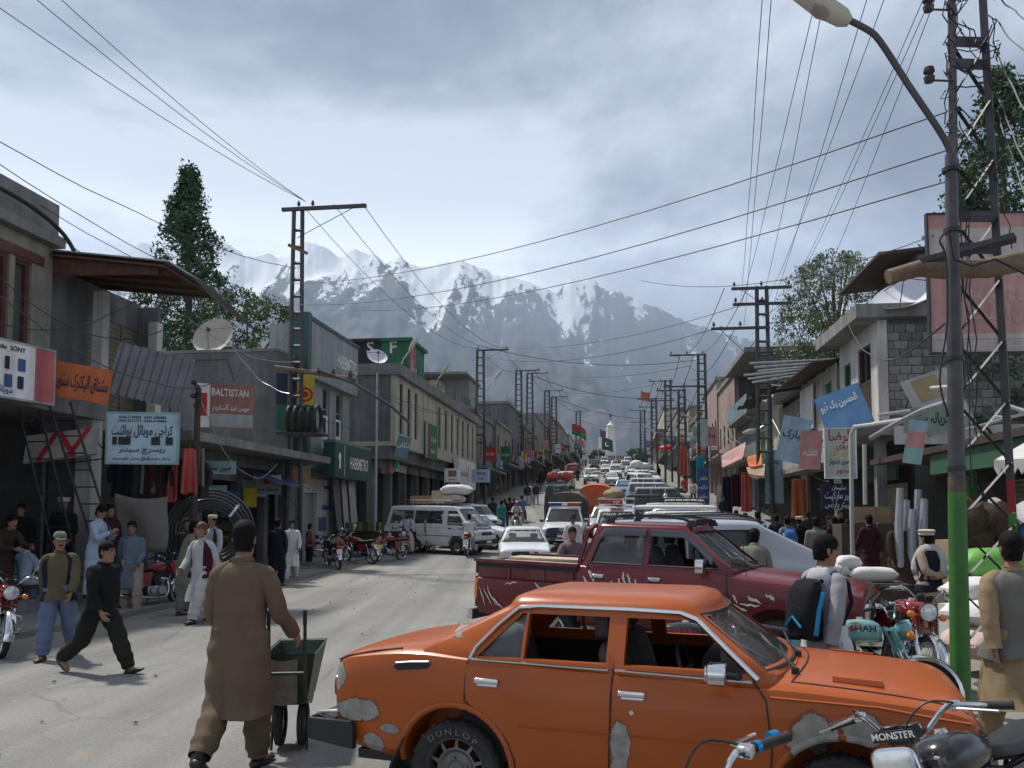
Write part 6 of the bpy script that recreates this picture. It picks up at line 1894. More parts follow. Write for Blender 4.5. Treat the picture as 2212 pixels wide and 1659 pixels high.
def hanging(name,label,p,rz,w,h,mat,folds=4,group=None,catg='clothes',taper=.85,seed=0,sleeves=False):
 m=MB();nu,nv=12,8
 def fn(u,v,o=0.):
  k=lerp(taper,1,v)
  return V(((u-.5)*w*k,.05*math.sin(u*PI*folds+seed)*(.3+v)+o,-h*v+.02*math.sin(u*9+seed)))
 g=[[fn(i/nu,j/nv) for i in range(nu+1)] for j in range(nv+1)]
 m.rings([r+[q+V((0,.035,0)) for q in r[::-1]] for r in g])
 if sleeves:
  for sg in (-1,1):m.tube([(sg*w*.36,.02,-.04),(sg*w*.62,.02,-h*.32),(sg*w*.60,.02,-h*.62)],[.06,.055,.05],7)
 m.tube([(0,.02,.0),(0,.02,.06),(.03,.02,.10)],.006,4)
 o=m.obj(name,mat)
 o.location=p;o.rotation_euler=(0,0,rz)
 return tag(o,label,catg,group)
def block_wall(bd,x0,x1,z0,z1,y,bw,bh,mat,depth=.03,face=0,name='block',mats=None,skip=()):
 """concrete blocks laid one by one; face 0: street side, 1: the wall that looks down the street (its x is y)"""
 row=0;z=z0;meshes={}
 while z<z1-bh*.4:
  x=x0-(bw*.5 if row%2 else 0);h=min(bh,z1-z)
  while x<x1:
   wv=rnd.choice((.8,.95,1,1,1.12));a,b=max(x,x0),min(x+bw*wv,x1)
   if b-a>.07 and not any(sx0<(a+b)/2<sx1 and sz0<z+h/2<sz1 for sx0,sx1,sz0,sz1 in skip):
    key=(round(b-a,2),round(h,2),rnd.randrange(3))
    if key not in meshes:
     m=MB();w_,h_=b-a-.022,h-.022;j=[rnd.uniform(-.008,.008) for _ in range(8)]
     d0=depth+rnd.uniform(-.008,.012)
     if face==0:m.rings([[V((-w_/2+j[0],-d0,-h_/2)),V((w_/2,-d0,-h_/2+j[1])),V((w_/2+j[2],-d0,h_/2)),V((-w_/2,-d0,h_/2+j[3]))],[V((-w_/2,.05,-h_/2)),V((w_/2,.05,-h_/2)),V((w_/2,.05,h_/2)),V((-w_/2,.05,h_/2))]])
     else:m.rings([[V((d0,-w_/2+j[0],-h_/2)),V((d0,w_/2,-h_/2+j[1])),V((d0,w_/2+j[2],h_/2)),V((d0,-w_/2,h_/2+j[3]))],[V((-.05,-w_/2,-h_/2)),V((-.05,w_/2,-h_/2)),V((-.05,w_/2,h_/2)),V((-.05,-w_/2,h_/2))]])
     me=m.mesh(name);meshes[key]=me
     bm=bmesh.new();bm.from_mesh(me);bmesh.ops.recalc_face_normals(bm,faces=bm.faces);bm.to_mesh(me);bm.free()
     me.materials.append(mat)
    o=bpy.data.objects.new(name,meshes[key]);COL.objects.link(o);o.parent=bd.root
    c=((a+b)/2,y,z+h/2) if face==0 else (y,(a+b)/2,z+h/2)
    o.location=c
    if mats:setmat(o,mats[rnd.randrange(len(mats))])
   x+=bw*wv
  z+=bh;row+=1
BLK=[mt('block_a',(.17,.165,.158),.95,0,.25,7,.4,40),mt('block_b',(.22,.21,.195),.95,0,.25,7,.4,40),mt('block_c',(.13,.127,.122),.95,0,.25,7,.4,40)]
SHUTM,SHUTG,SHUTO=mt('shutter_steel',(.17,.165,.15),.5,.4,.2,3,dirt=.5),mt('shutter_green',(.03,.11,.06),.5,.1,.2,4,dirt=.3),mt('shutter_olive',(.15,.14,.085),.6,.1,.2,3,dirt=.4)
REDWOOD=mt('red_wood',(.10,.028,.022),.6,0,.3,6,.1,dirt=.3)
GREENP=mt('green_paint',(.05,.19,.04),.5,0,.2,5,.1,dirt=.3,dcol=(.05,.05,.04))
ROOFB=mt('soffit_board',(.085,.042,.026),.8,0,.3,5,.2)
def stall_goods(p0,p1,n,z,label,seed,group,mats=None):
 """clothes hanging in a row in a shop front"""
 r=random.Random(seed)
 cols=mats or [NAVY,MAROON,BLACKJ,REDC,BLUESW,OLIVE,DKGREY,KHAKI,TEAL,WHITEC]
 for i in range(n):
  p=p0 .lerp(p1,(i+.5)/n);m_=cols[r.randrange(len(cols))]
  cn=m_.name.replace('cloth_','').replace('_',' ')
  hanging('garment','%s garment %s'%(cn,label),V((p.x,p.y,p.z+z+r.uniform(-.1,.1))),ROTL+PI/2+r.uniform(-.3,.3),r.uniform(.4,.6),r.uniform(.6,1.1),m_,r.choice((3,4,5)),group,seed=i,sleeves=r.random()<.5)
# ---- left 1: concrete block with red louvre windows, at the picture edge
S1=atst(97,-12)
b=B('concrete_building','two storey concrete building with tall red window strips at the left edge',-1,9.5,S1,-12)
L=b.L
zs=4.15
ops=[(L-4.2+.62*k,L-4.2+.62*k+.48,5.0,7.05) for k in range(6)]
b.mk('wall',lambda m:(wall(m,0,L,zs,7.55,0,.3,ops),m.bb((0,.3,-1),(L,6,zs)),m.bb((L-.3,.3,zs),(L,6,8.45)),m.bb((0,.31,zs),(L-.31,6,8.0))),mt('buff_render',(.30,.285,.24),.9,0,.15,1.2,.25,22,dirt=.5,dcol=(.16,.15,.13)))
b.box('parapet',(-.1,-.08,7.783),(L+.05,.18,8.5),CONC);b.box('cornice',(-.1,-.22,7.56),(L+.1,.3,7.78),CONC)
b.box('floor_slab',(-.1,-1.35,zs-.32),(L,.0,zs-.003),CONC)
for k,o in enumerate(ops):
 b.window(o[0],o[1],o[2],o[3],.06,REDWOOD,mt('louvre_green',(.07,.085,.075),.5,0,.2,5),0,1,.14,.10)
b.box('window_band',(L-4.35,-.04,7.06),(L-.3,.0,7.26),REDWOOD);b.box('window_band',(L-4.35,-.04,4.82),(L-.3,.0,4.99),REDWOOD)
b.mk('rain_spout',lambda m:m.tube(spline([(L-2.3,-.2,8.15),(L-1.1,-.3,8.05),(L-.2,-.4,7.75),(L+.3,-.5,7.15)],5),.045,7),INK,smooth=True)
b.box('shop_shade_sheet',(.2,.02,.5),(L-.2,.06,zs-.4),DARKIN)  # thin dark sheet, the shade of the shop put into its colour
b.mk('shop_pillar',lambda m:(m.bb((L-.25,-1.2,-.5),(L+.1,-.85,zs-.32)),),WHITEW)
step=struct(b.mk('shop_step',lambda m:m.bb((-3,-1.5,-.6),(L+3.6,.1,.30)),CONC));step['kind']='thing'
q=b.w(2.95,-1.45,4.36)
pk=board('shop_sign','white and pink phone dealer sign on the concrete building at the left edge','sign',q,ROTL-PI/2+R(90)-R(8),3.0,.95,PW,[('Qmobile  SONY',.45,.37,.12,PK),('موبائل سینٹر اینڈ الیکٹرونکس',-.25,-.36,.15,PB)],.14,frame=PGR,bleed=[(1.08,-.475,1.5,.475,pm('coral',(.52,.13,.13)))])
for k in range(8):
 m=MB();x,z=-.1+.27*(k%4),.10-.31*(k//4);m.bb((x,-.088,z-.10),(x+.15-.03*(k%3),-.082,z+.12));m.obj('printed_phone',(PB,PN,PK)[k%3],pk,False)
# ---- left 2: house with the broad eave
S2=19.6
b=B('timber_roof_house','two storey house with a wide tin eave and white pillars on the left',-1,S1+.05,S2,-11.6)
L=b.L
zf=3.95
b.mk('wall',lambda m:(wall(m,0,L,zf,7.2,.5,.25,[(1.35,2.65,zf,6.5),(2.75,3.9,zf,6.5)]),m.bb((0,.76,zf),(L,5,7.2)),m.bb((0,.5,-1),(L,5,zf-.01)),m.bb((L-.12,-.05,zf),(L-.002,.5,7.1))),CONCD)
b.shutter(1.36,2.64,zf,6.5,.52,SHUTO);b.shutter(2.76,3.89,zf,6.5,.52,SHUTO)
b.mk('pillar',lambda m:m.bb((.98,-.1,zf),(1.24,.14,6.9)),WHITEW);b.mk('pillar',lambda m:m.bb((L-.24,-.1,zf),(L+.02,.14,6.7)),WHITEW)
b.mk('balcony_slab',lambda m:m.bb((-.0,-.75,zf-.30),(2.6,.5,zf-.002)),CONC)
ev=mt('tin_edge',(.52,.53,.53),.4,.6,.15,6,dirt=.3)
def roofpl(m,z0,z1,th,y0=-2.2,y1=5.2):
 m.rings([[V((-.15,y0,z0)),V((2.1,y0,z0-.08)),V((2.1,y1,z1)),V((-.15,y1,z1))],[V((-.15,y0,z0+th)),V((2.1,y0,z0-.08+th)),V((2.1,y1,z1+th)),V((-.15,y1,z1+th))]])
b.mk('soffit',lambda m:roofpl(m,7.02,8.0,.05),ROOFB);b.mk('roof',lambda m:roofpl(m,7.13,8.11,.03,-2.3),ev)
for k in range(4):b.mk('rafter',lambda m:m.rings([[V((.1+.62*k,-2.1,6.93)),V((.2+.62*k,-2.1,6.93)),V((.2+.62*k,-2.1,7.02)),V((.1+.62*k,-2.1,7.02))],[V((.1+.62*k,2.0,7.38)),V((.2+.62*k,2.0,7.38)),V((.2+.62*k,2.0,7.52)),V((.1+.62*k,2.0,7.52))]]),ROOFB)
b.mk('gable_board',lambda m:m.rings([[V((-.05,-2.0,6.9)),V((-.05,2,7.0)),V((-.05,2,7.52)),V((-.05,-2.0,7.08))],[V((.0,-2.0,6.9)),V((.0,2,7.0)),V((.0,2,7.52)),V((.0,-2.0,7.08))]]),ROOFB)
b.mk('tin_flap',lambda m:(m.rings([[V((x,-2.32+.03*(i%2),7.10-.02*i)) for i,x in enumerate([.6+.1*q for q in range(19)])],[V((x,-2.48+.03*(i%2),7.0-.03*i)) for i,x in enumerate([L*.45+.14*q for q in range(20)])]],False,False)),GALV)
b.box('shop_shade_sheet',(.1,.44,.4),(L-.1,.48,zf-.4),DARKIN)
b.mk('rail_frame',lambda m:(m.tube([(1.6,-.6,4.0),(1.75,-.6,5.1),(2.9,-.6,5.1),(3.1,-.6,4.0)],.018,5)),DKSTEEL)
board('shop_sign','orange electric store sign with blue Urdu lettering below the white pillars','sign',at(161,824,15.6),R(26),1.24,.66,PO,[('مشتاق الیکٹرک سٹور',.14,0,.36,PN,.88)],.08,bleed=[(-.61,-.32,-.36,.32,PB)],tilt=R(4),roll=R(7))
m=MB();corrugated(m,1.45,1.12,9,.025,bend=.1);o=m.obj('tin_sheet',mt('tin_old',(.15,.155,.16),.5,.6,.25,3,dirt=.4),ang=60);o.location=at(326,814,16.6);o.rotation_euler=(R(-20),R(12),R(18));tag(o,'leaning corrugated tin sheet above the blue mobile phone board','tin sheet')
kb=board('shop_sign','blue and white mobile phone shop board with Urdu lettering hanging over the footway','sign',at(309,947,16.0),R(8),1.26,.94,mt('banner_blue',(.34,.45,.52),.6,0,.25,2.2),[('کراچی موبائل پوائنٹ',0,.14,.25,PN,1.12),('0346-2158284   0342-3086086',0,.40,.07,PK),('0347-5327757   0346-4198684',0,.33,.07,PK),('ریسرچ سینٹر',0,-.22,.13,PN,.85),('نیا بازار سکردو بالمقابل سنٹرل جامع مسجد',0,-.39,.085,PN,1.05)],.10,frame=PT)
for k,(x,w) in enumerate(((-.5,.08),(-.32,.22),(.25,.16),(.5,.13))):
 m=MB();m.bb((x-w/2,-.068,-.13),(x+w/2,-.062,.02));m.obj('printed_phone',PK,kb,False)
o=board('shop_sign','tilted white signboard with red strokes under the dark shop ceiling','sign',at(134,962,16.2),R(6),1.35,.62,mt('old_white',(.34,.33,.30),.7,0,.2,3,dirt=.4),[],.06,roll=R(-8),tilt=R(-28))
for x,r_ in ((-.25,.45),(.1,-.5),(.32,.5)):
 m=MB();m.box((x,-.036,0),(.10,.01,.72),MX.Rotation(r_,3,'Y'));m.obj('red_stroke',PR,o,False)
for k,(p0,p1,lb) in enumerate((((152,1250,15.9),(62,880,15.6),'metal ladder leaning nearest the picture edge under the pink sign'),((240,1235,15.8),(128,868,15.5),'second metal ladder leaning beside the man in pale blue'))):
 a_,c_=at(*p0),at(*p1);root=thing('ladder',lb,'ladder',a_)
 d_=(c_-a_);sd_=V((1,0,0))*.40
 for q_ in (0,1):
  m=MB();m.tube([sd_*(q_-.5),sd_*(q_-.5)+d_],.024,5);m.obj('side_rail',DKSTEEL,root)
 for j in range(1,10):
  m=MB();m.cyl(d_*(j/10)-sd_*.5,d_*(j/10)+sd_*.5,.015,5);m.obj('rung',DKSTEEL,root)
m=MB();m.sheet(lambda u,v:V(((u-.5)*1.02+.04*math.sin(v*5),.10*math.sin(u*7)*(1-v)+.05*math.sin(u*3+v*4),(v-.5)*1.15-.08*math.sin(u*PI)*v)),16,10);o=m.obj('canvas_sheet',mt('dust_sheet',(.20,.185,.165),.95,0,.15,2,.3),ang=180);o.location=at(305,1130,17.0);o.rotation_euler=(0,R(3),R(8));md=o.modifiers.new('t','SOLIDIFY');md.thickness=.02;tag(o,'pale canvas sheet hung behind the men at the dark clothes shop','sheet')
root=thing('pipe_coil','upright coils of black plastic pipe beside the wooden post','pipe coil',at(418,1150,18.6),R(25))
for k in range(7):
 m=MB();rr=.95-.07*k
 m.tube([V((.35+rr*math.cos(a),.10*(k%4),rr*math.sin(a))) for a in [2*PI*j/26 for j in range(26)]],.035,6,loop=True);m.obj('pipe_loop',mt('pipe_black',(.02,.021,.024),.3),root)
m=MB();m.cyl((.95,-.06,.62),(.75,-.06,.35),.03,5);m.obj('tie',PW,root)
# ---- left 3: low shop with the BALTISTAN sign, behind the wooden post
b=B('low_shop_row','low concrete shop row with a thin roof slab between the wooden post and the bank',-1,S2+.1,29.2,-11.8)
L=b.L
b.mk('wall',lambda m:(wall(m,0,L,-1,3.7,0,.25,[(.3,2.4,-1,2.9),(2.7,4.9,-1,2.9),(5.2,6.9,-1,2.9),(7.2,8.6,-1,2.9)]),m.bb((0,2.2,-1),(L,4,3.7)),m.bb((0,.26,3.4),(L,2.2,3.7))),CONCD)
b.box('roof_slab',(-.3,-1.3,3.72),(L+.1,4,3.95),CONC)
b.box('shop_shade_sheet',(.05,2.1,-.9),(L-.05,2.15,3.3),DARKIN)
for x0,x1,mm in ((.4,2.3,PN),(5.3,6.8,mt('shop_wood',(.20,.11,.05),.6))):b.box('shop_counter',(x0,.4,-.2),(x1,1.0,1.0),mm)
b.box('fascia_board',(5.2,-.06,2.45),(6.9,-.01,2.95),PT);b.box('fascia_board',(7.1,-.9,2.95),(8.7,-.84,3.5),mt('shop_wood',(.20,.11,.05),.6))
board('shop_sign','faded BALTISTAN juice and snacks signboard on the low shop roof edge','sign',at(487,878,23.6),ROTL-R(58),1.55,1.25,pm('old_red',(.30,.13,.10)),[('BALTISTAN',.12,.38,.28,PW,1.0),('جوس اینڈ آئسکریم',.15,-.05,.18,PW,1.0)],.08,bleed=[(-.77,-.62,-.42,.62,PW),(-.40,-.60,.74,-.22,PGR),(-.72,-.3,-.5,.35,PR)])
board('shop_sign','grey white sign with a red ball on the door of the low shop','sign',at(577,1047,26.5),R(6),.85,.62,PGR,[('planet telecom',0,-.16,.11,PK,.7)],.06,bleed=[(-.1,.02,.1,.2,PR)])
board('shop_sign','small teal shop fascia with dark Urdu script','sign',at(470,1010,22.5),R(10),.95,.36,PT,[('سپر سٹور',.0,0,.22,PN,.7)],.05)
aw=MB();aw.sheet(lambda u,v:V((2.6*u,-1.1+1.3*v,.55*v+.05*math.sin(u*11)*(1-v))),14,5);o=aw.obj('cloth_awning',pm('awning_navy',(.02,.03,.08)),ang=180);md=o.modifiers.new('t','SOLIDIFY');md.thickness=.015;q=b.w(4.3,-.5,2.75);o.location=q;o.rotation_euler=(0,0,ROTL);tag(o,'dark blue cloth awning under the roof slab of the low shop','awning')
rs_=random.Random(31)
for k in range(46):
 x=rs_.uniform(.4,L-.5);z=rs_.choice((-.4,.1,.8,1.3,1.8));w_=rs_.uniform(.18,.5)
 b.box('shop_stock',(x,1.0+rs_.uniform(0,.5),z),(x+w_,1.95,z+rs_.uniform(.2,.42)),rs_.choice((CARD,CARD,PB,PR,PGR,PY,PT,PK,PW)))
for k,(x,y,d_,w_,h_,c) in enumerate(((500,1090,25,.5,.8,PB),(540,1075,26,.4,.6,PY),(470,1075,23.5,.5,.7,PT))):board('poster_board',['blue','yellow','teal'][k]+' goods poster at the low shop front','poster',at(x,y,d_),R(6),w_,h_,c,[],.03)
# ---- left 4: blank grey block behind, with the big dish
b=B('grey_block','blank grey rendered block with a satellite dish on its roof edge',-1,29.3,31.2,-12.6)
b.mk('wall',lambda m:m.bb((0,.0,-1),(1.9,9,7.75)),CONCD);b.box('coping',(-.04,-.03,7.753),(1.9,9,7.86),CONC)
b.mk('rail_frame',lambda m:m.tube([(-.12,1.6,6.6),(-.12,1.9,7.45),(-.12,3.6,7.45),(-.12,3.9,6.6)],.02,5),DKSTEEL)
dish('big cream satellite dish on the roof of the blank grey block',b.w(.6,2.75,7.85),.80,R(-10),R(24),.55)
# ---- left 5: the bank
GREYCL=mt('cladding_grey',(.30,.335,.325),.5,.1,.08,.8,dirt=.25);GRNCL=mt('cladding_green',(.018,.07,.06),.45,.1,.1,2,dirt=.15)
b=B('bank_building','grey clad bank with dark green fascia and HABIBMETRO lettering',-1,31.3,37.4,-12.5)
L=b.L
ops=[(2.5,3.4,4.35,7.0),(4.2,5.1,4.35,7.0)]
b.mk('wall',lambda m:(wall(m,0,L,3.5,7.3,0,.3,ops),m.bb((0,.31,-1),(L,1.3,9.2)),m.bb((0,0,-1),(.6,.3,3.5)),m.bb((L-.5,0,-1),(L,.3,3.5))),GREYCL)
b.box('upper_fascia',(.05,-.35,7.1),(L+.05,.3,9.35),GREYCL)
b.mk('fascia_trim',lambda m:(m.bb((.0,-.40,9.352),(L+.1,.32,9.50)),),GRNCL)
b.mk('corner_tower',lambda m:m.bb((-.35,-.45,3.5),(.0,.32,9.55)),GRNCL)
for o in ops:
 w_=b.window(*o,.08,PGR,GLASSD,0,3,.12,.05)
 b.box('poster',(o[0]+.08,.06,o[2]+.05),(o[1]-.08,.07,o[2]+1.5),PW,w_);b.box('poster_print',(o[0]+.2,.05,o[2]+.75),(o[1]-.3,.058,o[2]+1.4),PK,w_)
for z in (5.6,):b.box('panel_joint',(.65,-.006,z),(L,-.001,z+.02),INK)
b.box('lower_sign',(1.2,-1.05,3.12),(L-.05,-.55,4.55),GRNCL);b.box('lower_sign_trim',(1.2,-1.06,4.553),(L,-.5,4.66),mt('trim_green',(.12,.20,.17),.5))
LET=mt('letter_cream',(.80,.80,.74),.5)
text('HABIBMETRO',.86,LET,b.root,(L-1.45,-.362,8.3),(R(90),0,0),'bank_lettering',width=2.7,bold=.008)
text('HABIBMETRO',.72,LET,b.root,(L-1.75,-1.058,3.78),(R(90),0,0),'bank_lettering',width=2.5,bold=.007)
b.mk('logo',lambda m:(m.lathe([(0,0),(.16,0)],(1.75,-1.06,4.0),'y',10),m.bb((1.68,-1.065,3.5),(1.85,-1.06,3.9))),LET);b.box('sign_divider',(2.35,-1.06,3.2),(2.38,-1.056,4.5),LET)
b.mk('ground_wall',lambda m:wall(m,.6,L-.5,-1,3.1,.15,.2,[(1.0,2.4,-1,2.5)]),WHITEW)
b.box('old_poster',(2.6,.138,.9),(3.5,.146,1.5),pm('poster_violet',(.12,.09,.2)))
b.mk('blue_mark',lambda m:(m.bb((3.0,.138,1.8),(4.1,.146,2.0)),m.bb((3.9,.138,2.003),(4.1,.146,2.7)),m.bb((3.2,.138,2.703),(4.1,.146,2.85))),pm('wall_blue',(.03,.12,.42)))
for k in range(3):
 m=MB();corrugated(m,.9,3.3,8,.02);o=m.obj('roofing_sheet',GALV if k else SHUTM,ang=60);o.location=b.w(4.1+.7*k,-.25-.1*k,1.6);o.rotation_euler=(R(-6),R((-3,5,2)[k]),ROTL);tag(o,['dull','bright leaning','narrow bright'][k]+' corrugated roofing sheet stood against the bank wall','roofing sheet')
o=board('advert_board','navy and yellow advert board with a red sun behind the tall lattice pole','sign',at(638,868,28.6),R(8),1.28,1.95,PN,[('zong',.3,-.18,.2,PK)],.12,bleed=[(.06,-.1,.64,.96,PY),(-.64,-.97,.64,-.12,PG)])
for r_,mm in ((.26,PR),(.17,PY),(.12,PR)):
 m=MB();m.lathe([(0,0),(r_,0)],(.34,-.078-.3*(.3-r_)*.1,.25),'y',22);m.obj('printed_sun',mm,o)
for k in range(7):
 a=R(20+24*k);m=MB();m.box((.34+.36*math.cos(a),-.08,.25+.36*math.sin(a)),(.10,.006,.02),MX.Rotation(-a,3,'Y'));m.obj('printed_ray',PR,o,False)
# ---- left 6: cream building with narrow windows, party box on its roof
b=B('cream_building','long cream two storey building with narrow dark windows over dark shops',-1,39.2,62,-10.8)
L=b.L
zb,zt=4.75,8.0
ops=[(.75+1.55*k,1.4+1.55*k,5.2,7.7) for k in range(3)]+[(9.6+1.9*k,10.3+1.9*k,5.2,7.7) for k in range(7)]
b.mk('wall',lambda m:wall(m,0,L,zb,zt,0,.25,ops),CREAM)
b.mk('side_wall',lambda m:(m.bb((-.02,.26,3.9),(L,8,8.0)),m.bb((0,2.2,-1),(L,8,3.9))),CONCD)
b.box('parapet',(-.15,-.25,zt),(L+.1,8.1,8.55),CONC);b.box('overhang_slab',(-.05,-.05,zb-.22),(L,2.4,zb-.003),CREAM)
for o in ops:b.window(*o,.08,mt('frame_grey',(.06,.06,.058),.6),GLASSD,1,3,.1,.05)
for x in (5.6,9.2,22.6):b.box('pier',(x,-.06,zb),(x+.14,-.003,zt),CREAM)
for k in range(8):
 x=.6+2.9*k
 b.mk('shop_pillar',lambda m:m.bb((x,1.2,-1),(x+.35,1.6,zb-.22)),CONC)
 b.box('shop_shade_sheet',(x+.36,2.12,-.8),(x+2.88,2.18,3.8),DARKIN)
 b.box('shop_fascia',(x+.4,1.05,3.5),(x+2.8,1.15,4.1),(PGR,PW,pm('fascia_tan',(.3,.26,.2)),PGR)[k%4])
b.mk('drain_pipe',lambda m:m.tube([(-.12,.9,8.1),(-.12,.9,-.4)],.06,8),mt('pipe_grey',(.42,.43,.44),.6),smooth=True)
b.steel_rods([(3+.9*k,.4+.2*(k%3),8.5) for k in range(20)],1.5)
board('shop_sign','red and green party poster on the cream upper wall','sign',b.w(7.1,-.12,5.35),ROTL,2.9,2.0,PG,[('عوامی دفتر',.5,.2,.5,PW,1.4),('0333-5418',.4,-.55,.28,PW)],.08,bleed=[(-1.45,-1.0,-.55,1.0,PR),(-1.44,-.99,-1.0,.99,PGR)])
board('shop_sign','large pale grey bank sign with a small red emblem on the cream building','sign',b.w(16.6,-.35,3.9),ROTL,6.4,1.9,PW,[('bank Alfalah',-1.2,0,.5,PGR),('بنک',1.7,0,.7,PGR)],.3,bleed=[(.1,-.5,.45,.6,pm('emblem',(.45,.15,.12)))])
board('shop_sign','tall ATM sign with a brown oval below the pale bank sign','sign',at(977,1033,45),R(4),.85,1.05,PW,[('ATM',0,-.36,.22,PW),('BANK',0,-.08,.13,PK)],.12,bleed=[(-.4,-.5,.4,-.22,PN),(-.22,.08,.22,.42,pm('oval_brown',(.25,.12,.07)))])
board('shop_sign','blue white handbill board on a stand near the far jeeps','sign',at(1039,1028,43),R(-4),.95,.68,PLB,[('SALE',0,.12,.22,PN),('50%',0,-.16,.2,PR)],.06)
board('shop_sign','teal sign hung askew at the corner of the cream building','sign',at(870,966,38.6),R(10),.62,1.0,pm('sign_teal',(.13,.24,.25)),[('دکان',0,.1,.3,PW)],.08,roll=R(12))
dish('white satellite dish tilted up in front of the party box',b.w(.6,1.15,8.5),.50,R(24),R(38),.45,mt('dish_pale',(.60,.60,.66),.5,0,.08,3))
dish('small dish on the roof of the cream building beside the bent lamp',b.w(13.5,1.2,8.55),.75,R(8),R(12),.6)
p0=st(46.5,-12.0);p0 .z=b.base+8.45
root=thing('rooftop_box','rooftop room painted red, black and green with white letters S F','rooftop room',p0,-TH)
for x0,x1,mm in ((-6.1,-3.35,PR),(-3.35,-1.7,PK),(-1.7,0,PG)):
 m=MB();m.bb((x0+.002,0,0),(x1-.002,3.6,2.75));m.obj('painted_wall',mm,root,False)
for x0,x1,mm in ((-6.3,-3.35,PR),(-3.35,-1.7,PK),(-1.7,.15,PG)):
 m=MB();m.bb((x0+.002,-.2,2.753),(x1-.002,3.9,2.95));m.obj('roof_edge',mm,root,False)
m=MB();m.bb((.003,-.01,0),(.03,1.4,2.75));m.obj('side_panel',pm('faded_red',(.40,.12,.11)),root,False)
text('S',1.0,WHITEPR,root,(-2.35,-.012,2.4),(R(90),0,0),'wall_letter',bold=.02);text('F',1.0,WHITEPR,root,(-1.0,-.012,2.4),(R(90),0,0),'wall_letter',bold=.02);text('P',1.0,WHITEPR,root,(-4.2,-.012,2.2),(R(90),0,0),'wall_letter',bold=.02)
text('پیپلز',.9,PW,root,(.035,.8,1.4),(R(90),0,R(90)),'wall_lettering')
